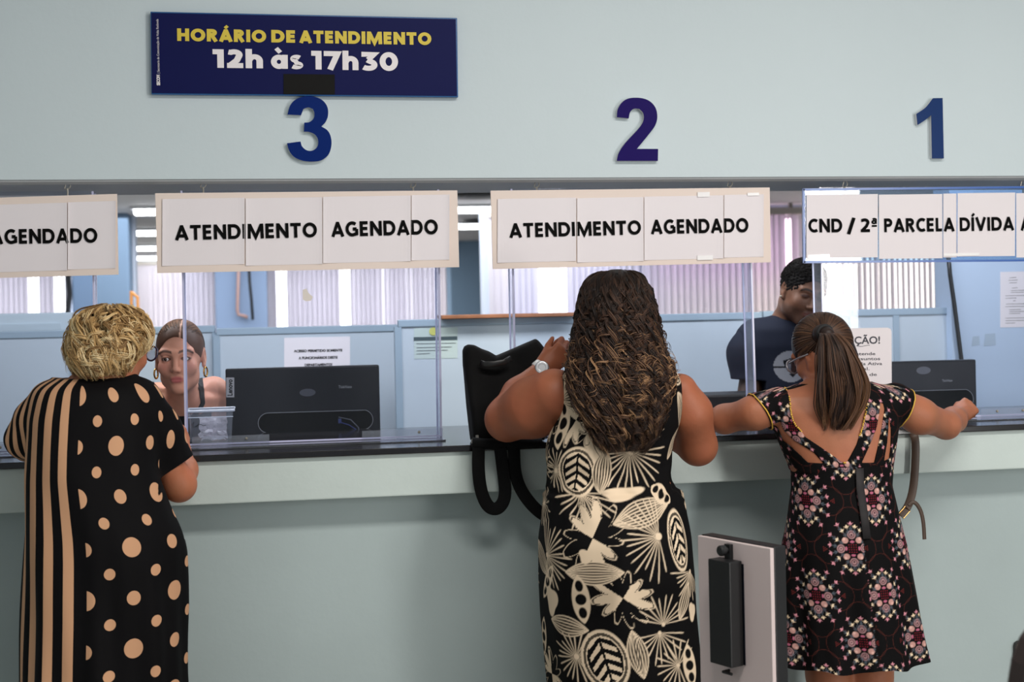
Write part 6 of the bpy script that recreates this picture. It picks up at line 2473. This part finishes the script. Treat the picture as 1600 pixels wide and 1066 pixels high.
# ------------------------------------------------------------------ attendant leaning over the counter
def attendant():
    Y1 = 0.62
    t = thing('person', 'person in a black tank top leaning in behind the acrylic shield', 'person', (P(290, 640, Y1)[0], Y1, 0), 'people')
    hc = P(281, 558, 0.42)
    R = rot(186, -6, 1)
    f = Field((P(190, 640, 0.7)[0], 0.20, 0.70), (P(385, 640, 0.7)[0], 0.85, 1.62), 0.0026)
    G = head(f, hc, R, 1.02, 0.90, nose=0.90)
    nb = P(287, 622, 0.53)
    f.cone(P(282, 590, 0.45), nb, 0.050, 0.055, 0.03)
    sl, sr = P(243, 622, 0.59), P(334, 612, 0.60)
    f.cone(sl, sr, 0.046, 0.046, 0.05)
    f.loft(px_loft([(612, 262, 312, 0.05, -0.06), (622, 240, 338, 0.075, -0.05), (640, 236, 342, 0.095, -0.03), (680, 240, 338, 0.105, 0.0), (760, 246, 332, 0.10, 0.03), (900, 235, 345, 0.12, 0.05)], Y1, 2.2, 4), 0.04)
    ea, eb = P(222, 672, 0.58), P(344, 690, 0.66)
    f.chain([sl, ea], [0.044, 0.036], 0.03)
    f.chain([sr, eb], [0.044, 0.036], 0.03)
    wa, wb_ = P(240, 674, 0.40), P(340, 765, 0.60)
    f.chain([ea, wa], [0.035, 0.025], 0.02)
    f.chain([eb, wb_], [0.035, 0.025], 0.02)
    hand(f, wa, (0.5, -0.8, -0.1), (0, 0, -1), 1, 0.85, (15, 18, 20, 22))
    hand(f, wb_, (0.05, -0.5, -0.6), (0, 0.5, -0.5), 1, 0.85, (15, 18, 20, 22))

    def paint(V):
        col = skin_cols(V, (204, 146, 122), 51, 0.05, 0.04)
        face_paint(V, col, hc, R, 1.02, lips=(172, 88, 88), brow=(62, 44, 38), blush=(206, 128, 112))
        return col
    o, V = body_obj(f, t, paint, 2)
    eyes(t, G, R, 1.02, (78, 54, 38), look=(0.14, 0.05))
    # tank top: body surface a little larger, cut to straps and a scooped neck
    D = f.D - 0.0035
    X, Yg, Z = f.ax[0][:, None, None], f.ax[1][None, :, None], f.ax[2][None, None, :]
    ins = np.full(D.shape, 1.0, dtype=np.float32)
    yb = 0.50
    zt = float(P(290, 650, yb)[2])
    xc = float(P(288, 650, yb)[0])
    neck = np.maximum(Z - zt - np.clip((np.abs(X - xc) - 0.03) / 0.06, 0, 1) ** 2 * 0.03, np.abs(X - xc) - 0.088)
    d2 = neck + 0 * Yg

    def band(pts, w):
        q = [P(a, b, yb) for a, b in pts]
        d = np.full((X.shape[0], 1, Z.shape[2]), 1.0)
        for a, b in zip(q[:-1], q[1:]):
            ax, az, ex, ez = a[0], a[2], b[0] - a[0], b[2] - a[2]
            tt = np.clip(((X - ax) * ex + (Z - az) * ez) / (ex * ex + ez * ez), 0, 1)
            d = np.minimum(d, np.hypot(X - ax - ex * tt, Z - az - ez * tt) - w)
        return d
    for st in ([(233, 597), (240, 612), (250, 634), (262, 655)], [(311, 590), (315, 610), (317, 630), (311, 642), (300, 652)]):
        d2 = np.minimum(d2, band(st, 0.0075) + 0 * Yg)
    hcut = np.linalg.norm(np.stack(np.broadcast_arrays(X - hc[0], Yg - hc[1], Z - hc[2])), axis=0)
    f2 = Field(f.lo, f.lo + f.h * (np.array(D.shape) - 1), f.h)
    n = [min(a, b) for a, b in zip(f2.D.shape, D.shape)]
    E = np.maximum(np.maximum(D, d2), 0.135 - hcut)
    f2.D = E.astype(np.float32)
    V2, Q2 = f2.surface()
    V2 = relax(V2, Q2, 1, 0.4)
    link('tank_top', mesh_np('tank_top', V2, Q2, True), mat('black_knit', (18, 18, 20), 0.8), t)
    tr = MB()
    cx = float(P(290, 700, Y1)[0])
    for e in (-1, 1):
        tr.tube([(cx + e * 0.09, Y1 + 0.06, 0.80), (cx + e * 0.09, Y1 + 0.05, 0.45), (cx + e * 0.09, Y1 + 0.08, 0.06)], [0.095, 0.07, 0.05], 16)
    tr.build('trousers', mat('dark_trousers', (34, 36, 44), 0.8), t, smooth=True)
    for e in (-1, 1):
        MB().ball((cx + e * 0.09, Y1 + 0.03, 0.04), (0.045, 0.12, 0.04), 16, 10).build('shoe', BLACK, t, smooth=True)
    # gold hoops
    GOLD = mat('gold', (214, 166, 84), 0.25, metal=1.0)
    for e in (-1, 1):
        c = G(e * 0.079, -0.004, -0.052)
        MB().tube([c + (R @ np.array([0.004 * math.cos(k), 0.012 * math.cos(k), 0.016 * math.sin(k)])) for k in np.linspace(0, 2 * math.pi, 20, endpoint=False)], 0.0030, 8, closed=True).build('earring', GOLD, t, smooth=True)
    # hair: parted and combed flat to the back
    Rh = np.array([0.0765, 0.099, 0.0895]) * 1.02
    cH = G(0, -0.018, 0.030)
    fh = Field(cH - 0.14, cH + 0.14, 0.003)
    fh.ball(cH, Rh, 0, R=R)
    fh.ball(G(0, 0.110, -0.004), np.array([0.068, 0.090, 0.090]), 0.006, 'cut', R)
    fh.ball(G(0.0, 0.03, -0.075), np.array([0.2, 0.055, 0.062]), 0.015, 'cut', R)
    hv, hq = fh.surface()
    hcol = np.tile(np.array(lin((84, 55, 40))), (len(hv), 1))
    qv = (hv - cH) @ R
    hcol[(np.abs(qv[:, 0] + 0.014) < 0.0019) & (qv[:, 1] > -0.035) & (qv[:, 2] > 0.03)] = np.array(lin((196, 150, 128)))
    r = np.random.default_rng(5)
    S, Mn = 1500, 20
    d = r.normal(size=(S * 4, 3))
    d /= np.linalg.norm(d, axis=1, keepdims=True)
    ok = (d[:, 2] > -0.1) & (d[:, 1] < 0.62) & ~((d[:, 1] > 0.05) & (d[:, 2] < 0.30 + 0.55 * d[:, 1]))
    ok &= ~((np.abs(d[:, 0] * Rh[0] + 0.014) < 0.0030) & (d[:, 1] > -0.35) & (d[:, 2] > 0.3))
    d = d[ok][:S]
    S = len(d)
    td = np.array([0, -0.98, -0.2])
    tt = np.linspace(0, 0.75, Mn)[None, :, None]
    om = np.arccos(np.clip(d @ td, -0.999, 0.999))[:, None, None]
    pth = (np.sin((1 - tt) * om) * d[:, None, :] + np.sin(tt * om) * td) / np.sin(om)
    side = np.sign(d[:, :1] + 0.18)[:, :, None]
    pth[..., 0:1] += side * 0.16 * np.sin(tt / 0.75 * math.pi) * (1 - np.abs(d[:, None, :1]))
    pth /= np.linalg.norm(pth, axis=2, keepdims=True)
    pth = cH + (pth * Rh * (1.006 + 0.012 * r.random((S, 1, 1)))) @ R.T
    lt = np.clip(r.normal(0.45, 0.35, (S, 1)), 0, 1)[..., None] * np.ones((1, Mn, 1))
    cc = np.array(lin((62, 40, 30))) * (1 - lt) + np.array(lin((156, 112, 82))) * lt
    V, Q, C = join([(hv, hq, hcol), strands(pth, np.full((S, Mn), 0.0009), cc, 3)])
    link('hair', mesh_np('hair', V, Q, True, C), HAIR, t)


attendant()


# ------------------------------------------------------------------ man in the navy t-shirt behind the counter
def clerk():
    Y1 = 0.86
    t = thing('person', 'person in a navy t-shirt with round grey print, looking down behind the counter', 'person', (P(1235, 600, Y1)[0], Y1, 0), 'people')
    hc = P(1255, 458, 0.78)
    R = rot(176, -17, -12)
    f = Field((P(1110, 600, 1.0)[0], 0.50, 0.55), (P(1370, 600, 1.0)[0], 1.12, 1.80), 0.0030)
    G = head(f, hc, R, 1.03, 1.08, eyes=False, nose=1.15)
    f.cone(P(1240, 475, 0.83), P(1238, 505, 0.88), 0.060, 0.068, 0.03)
    sl, sr = P(1184, 532, 0.89), P(1294, 530, 0.89)
    f.loft(px_loft([(488, 1212, 1266, 0.06, 0.03), (502, 1196, 1282, 0.075, 0.03), (525, 1184, 1294, 0.10, 0.02), (580, 1184, 1298, 0.115, 0.01), (680, 1190, 1290, 0.11, 0.02), (820, 1185, 1295, 0.12, 0.05)], Y1, 2.3, 4), 0.03)
    el = P(1168, 630, 0.84)
    er = P(1318, 630, 0.86)
    f.chain([sl, el], [0.048, 0.045], 0.03)
    f.chain([sr, er], [0.048, 0.045], 0.03)
    for e, w in ((el, P(1215, 668, 0.78)), (er, P(1275, 668, 0.78))):
        f.chain([e, w], [0.045, 0.030], 0.02)
        hand(f, w, (0.5 if w[0] < hc[0] else -0.5, -0.5, -0.5), (0, -0.4, -0.9), 1, 0.9, (20, 22, 25, 28))

    def paint(V):
        col = skin_cols(V, (108, 74, 57), 61, 0.05, 0.04)
        face_paint(V, col, hc, R, 1.03, lips=(104, 62, 56), brow=(22, 18, 17), beard=(38, 28, 24))
        return col
    body_obj(f, t, paint, 2)
    # t-shirt
    fs = Field((P(1110, 600, 1.0)[0], 0.55, 0.55), (P(1370, 600, 1.0)[0], 1.12, 1.70), 0.0032)
    fs.loft(px_loft([(490, 1218, 1262, 0.062, 0.03), (497, 1188, 1288, 0.095, 0.03), (512, 1165, 1308, 0.118, 0.02), (540, 1160, 1312, 0.128, 0.01), (600, 1170, 1306, 0.130, 0.0), (700, 1178, 1300, 0.128, 0.01), (830, 1176, 1304, 0.135, 0.04)], Y1, 2.3, 4), 0.0,
            warp=lambda x, y, Z: 0.004 * np.sin(26 * Z + 9 * x) * np.sin(14 * x + 3))
    fs.chain([P(1180, 522, 0.89), P(1167, 552, 0.88), P(1168, 600, 0.855)], [0.060, 0.065, 0.064], 0.06)
    fs.chain([P(1294, 520, 0.89), P(1308, 560, 0.88), P(1314, 600, 0.86)], [0.060, 0.065, 0.064], 0.06)
    za, zb_ = float(P(1168, 598, 0.85)[2]), float(P(1300, 598, 0.85)[2])
    xs = float(P(1186, 590, 0.85)[0])
    for px0, sg in ((1186, -1), (1296, 1)):
        x_ = float(P(px0, 590, 0.85)[0])
        zc = float(P(px0, 594, 0.85)[2])
        fs.put((x_ - 0.25, 0.6, 0.9), (x_ + 0.25, 1.1, zc), lambda X, Y, Z: np.maximum(Z - zc - 0.12 * (X - x_) * sg * 0.5, (x_ - X) * sg) + 0 * Y, 0.0, 'cut')
    nk = P(1240, 485, 0.82)
    fs.ball(nk, (0.066, 0.075, 0.045), 0.01, 'cut')
    V, Q = fs.surface()
    V = relax(V, Q, 2, 0.4)
    col = np.tile(np.array(lin((22, 27, 42))), (len(V), 1))
    pp = project(V)
    c = P(1235, 573, 0.74)
    sx = M(1235, 0.74)
    x, z = (V[:, 0] - c[0]) / sx, (V[:, 2] - c[2]) / sx
    fr = V[:, 1] < Y1 - 0.03
    d = np.hypot(x, z)
    disc = fr & (d < 24.5)
    grey = np.array(lin((128, 130, 138)))
    col[disc] = grey
    hole = fr & (((np.abs(x - 3) < 12.5 * np.clip((z + 17) / 22, 0, 1) ** 0.7) & (z < 13 - 0.25 * np.abs(x - 3))) | ((np.abs(z + 0.5) < 1.3) & (x < 0)))
    col[hole & disc] = np.array(lin((14, 15, 20)))
    heart = fr & (np.hypot((x - 0) / 4.6, (z + 2) / 9) < 1) & (x < 1.5 + z * 0.12)
    col[heart & disc] = grey
    teal = fr & (np.hypot((x - 24) / 7, (z + 27) / 5) < 1)
    col[teal] = np.array(lin((52, 128, 112)))
    link('t_shirt', mesh_np('t_shirt', V, Q, True, col), mat('navy_jersey', attr='Col', rough=0.85, spec=0.2), t)
    tr = MB()
    cx = float(P(1240, 700, Y1)[0])
    for e in (-1, 1):
        tr.tube([(cx + e * 0.09, Y1 + 0.04, 0.75), (cx + e * 0.09, Y1 + 0.04, 0.45), (cx + e * 0.09, Y1 + 0.06, 0.06)], [0.10, 0.075, 0.055], 16)
    tr.build('trousers', mat('dark_trousers', (34, 36, 44), 0.8), t, smooth=True)
    for e in (-1, 1):
        MB().ball((cx + e * 0.09, Y1 + 0.01, 0.045), (0.05, 0.13, 0.045), 16, 10).build('shoe', BLACK, t, smooth=True)
    MB().ball(G(-0.082, -0.004, -0.030), 0.0045, 10, 8).build('ear_stud', STEEL, t, smooth=True)
    MB().ball(G(0.082, -0.004, -0.030), 0.0045, 10, 8).build('ear_stud', STEEL, t, smooth=True)
    # short cropped hair
    Rh = np.array([0.079, 0.100, 0.094]) * 1.03
    cH = G(0, -0.018, 0.031)
    fh = Field(cH - 0.14, cH + 0.14, 0.003)
    fh.ball(cH, Rh, 0, R=R)
    fh.ball(G(0, 0.108, -0.016), np.array([0.078, 0.088, 0.092]), 0.008, 'cut', R)
    fh.ball(G(0.0, 0.02, -0.072), np.array([0.2, 0.050, 0.068]), 0.012, 'cut', R)
    V, Q = fh.surface()
    n = (V - cH) / np.linalg.norm(V - cH, axis=1, keepdims=True)
    V = V + n * (0.0035 * vnoise(V, 260, 3) + 0.002 * vnoise(V, 520, 4))[:, None]
    hc_ = np.tile(np.array(lin((20, 18, 18))), (len(V), 1))
    r = np.random.default_rng(9)
    S, Mn = 1400, 9
    d = r.normal(size=(S * 3, 3))
    d /= np.linalg.norm(d, axis=1, keepdims=True)
    d = d[(d[:, 2] > 0.0) & (d[:, 1] < 0.75) & ~((d[:, 1] > 0.2) & (d[:, 2] < 0.3 + 0.2 * d[:, 1]))][:S]
    S = len(d)
    base = cH + (d * Rh) @ R.T
    k = np.linspace(0, 4.5, Mn)[None, :]
    ph = r.uniform(0, 6.28, (S, 1))
    nn = (d @ R.T)
    a = np.cross(nn, r.normal(size=(S, 3)))
    a /= np.linalg.norm(a, axis=1, keepdims=True)
    b = np.cross(nn, a)
    pth = base[:, None, :] + nn[:, None, :] * (0.0014 * k)[..., None] + a[:, None, :] * (0.0035 * np.cos(k + ph))[..., None] + b[:, None, :] * (0.0035 * np.sin(k + ph))[..., None]
    V, Q, C = join([(V, Q, hc_), strands(pth, np.full((S, Mn), 0.0010), np.tile(np.array(lin((26, 23, 22))), (S, Mn, 1)), 3)])
    link('hair', mesh_np('hair', V, Q, True, C), CROPPED, t)


clerk()


# ------------------------------------------------------------------ backpack on the counter's edge and the brown bag
def bags():
    YB = -0.102
    bp = thing('backpack', 'black backpack standing on the counter beside the person in the leaf-print dress, straps hanging down', 'bag', (P(790, 695, YB)[0], YB, ZC), 'bags')
    FAB = mat('black_nylon', (8, 8, 9), 0.8, spec=0.2, bump=(30, 0.25))
    out = [(722, 548), (725, 541), (731, 538), (740, 539), (752, 545), (764, 549), (776, 556), (790, 550), (808, 542), (836, 529), (841, 533), (850, 544), (856, 558), (853, 590), (848, 640), (846, 692), (737, 692), (734, 665), (728, 612), (723, 570)]
    pol = [(P(a, b, YB)[0], P(a, b, YB)[2]) for a, b in out]
    lo = np.array([min(p[0] for p in pol), YB - 0.08, ZC + 0.001])
    hi = np.array([max(p[0] for p in pol), YB + 0.08, max(p[1] for p in pol)])
    f = Field(lo - 0.03, hi + 0.03, 0.004)

    def fn(X, Y, Z):
        d = poly_dist(pol, X, Z) + 0.020
        top = np.clip((hi[2] - Z) / (hi[2] - lo[2]), 0, 1)
        hd = 0.022 + 0.034 * np.clip(top * 1.6, 0, 1)
        e = np.abs(Y - YB + 0.01 * np.sin(X * 30)) - hd + 0.020 + 0.004 * np.sin(X * 40 + Z * 25)
        return np.minimum(np.maximum(d, e), 0) + np.sqrt(np.maximum(d, 0) ** 2 + np.maximum(e, 0) ** 2) - 0.020
    f.put(lo, hi, fn)
    f.D = np.maximum(f.D, (ZC + 0.0015) - f.ax[2][None, None, :]).astype(np.float32)
    V, Q = f.surface()
    link('body', mesh_np('body', relax(V, Q, 2, 0.4), Q, True), FAB, bp)
    yf = YB - 0.058
    LEA = mat('black_leather', (22, 21, 21), 0.35)
    hd = [P(751, 567, yf), P(757, 569.5, yf - 0.012), P(772, 569, yf - 0.018), P(788, 566, yf - 0.016), P(798, 560, yf - 0.004)]
    MB().tube(hd, 1.0, 10, flat=(0.0030, 0.0085), up=(0, 0, 1)).build('handle', LEA, bp, smooth=True)
    m = MB().tube([P(738, 692, -0.219), P(760, 694, -0.220), P(800, 694, -0.220), P(846, 691, -0.219)], 0.0165, 10)
    m.build('bottom_flap', FAB, bp, smooth=True)

    def strap(pts, w, up=(0, 1, 0)):
        q = np.array(pts)
        # round the corners
        for _ in range(3):
            a = 0.75 * q[:-1] + 0.25 * q[1:]
            b = 0.25 * q[:-1] + 0.75 * q[1:]
            q = np.concatenate([q[:1], np.stack([a, b], 1).reshape(-1, 3), q[-1:]])
        MB().tube(q, 1.0, 8, flat=(w, 0.0017), up=up).build('strap', mat('black_webbing', (9, 9, 10), 0.85, spec=0.2), bp, smooth=True)
    strap([P(748, 696, -0.228), P(747, 735, -0.226), P(752, 772, -0.215), P(764, 795, -0.205), P(780, 796, -0.212), P(791, 775, -0.222), P(786, 735, -0.226), P(781, 696, -0.228)], 0.019)
    strap([P(803, 696, -0.230), P(804, 738, -0.230), P(814, 768, -0.222), P(838, 798, -0.212), P(862, 812, -0.20)], 0.0185)
    for a, b in ((744, 683), (737, 689)):
        MB().box(P(a, b + 4, -0.215), P(a + 3, b - 3, -0.205)).build('buckle', STEEL, bp)

    hb = thing('handbag', 'brown leather handbag by the floral dress, its strap hanging over the counter edge', 'bag', (P(1385, 660, -0.1)[0], -0.1, ZC), 'bags')
    BR = mat('brown_leather', (74, 56, 44), 0.5, noise=(30, 0.12))
    a, b = P(1330, 640, -0.15), P(1408, 640, -0.15)
    MB().box((a[0], -0.155, ZC + 0.001), (b[0], -0.06, ZC + 0.075)).build('body', BR, hb, bevel=0.015)
    s_ = [P(1421, 672, -0.16), P(1427, 677, -0.208), P(1431, 690, -0.214), P(1430, 730, -0.214), P(1427, 765, -0.214), P(1420, 790, -0.214), P(1408, 806, -0.214)]
    q = np.array([(b[0] - 0.01, -0.11, ZC + 0.06), (b[0] + 0.015, -0.13, ZC + 0.03)] + [tuple(v) for v in s_])
    for _ in range(3):
        q = np.concatenate([q[:1], np.stack([0.75 * q[:-1] + 0.25 * q[1:], 0.25 * q[:-1] + 0.75 * q[1:]], 1).reshape(-1, 3), q[-1:]])
    st = MB().tube(q, 1.0, 8, flat=(0.0125, 0.0018), up=(0, 1, 0)).build('strap', BR, hb, smooth=True)
    q = np.array([P(1420, 790, -0.217), P(1428, 783, -0.219), P(1438, 795, -0.217), P(1443, 815, -0.216), P(1444.5, 843, -0.215)])
    for _ in range(3):
        q = np.concatenate([q[:1], np.stack([0.75 * q[:-1] + 0.25 * q[1:], 0.25 * q[:-1] + 0.75 * q[1:]], 1).reshape(-1, 3), q[-1:]])
    MB().tube(q, 1.0, 8, flat=(0.0065, 0.0018), up=(0, 1, 0)).build('strap_tail', BR, hb, smooth=True)
    c = P(1413, 801, -0.219)
    e1 = P(1420, 793, -0.219) - c
    e1 /= np.linalg.norm(e1)
    e2 = np.cross(e1, (0, 1, 0))
    MB().tube([c + e1 * 0.016 * a_ + e2 * 0.011 * b_ for a_, b_ in ((-1, -1), (1, -1), (1, 1), (-1, 1))], 0.0020, 6, closed=True).build('buckle', mat('brass', (190, 150, 96), 0.3, metal=1.0), hb)


bags()
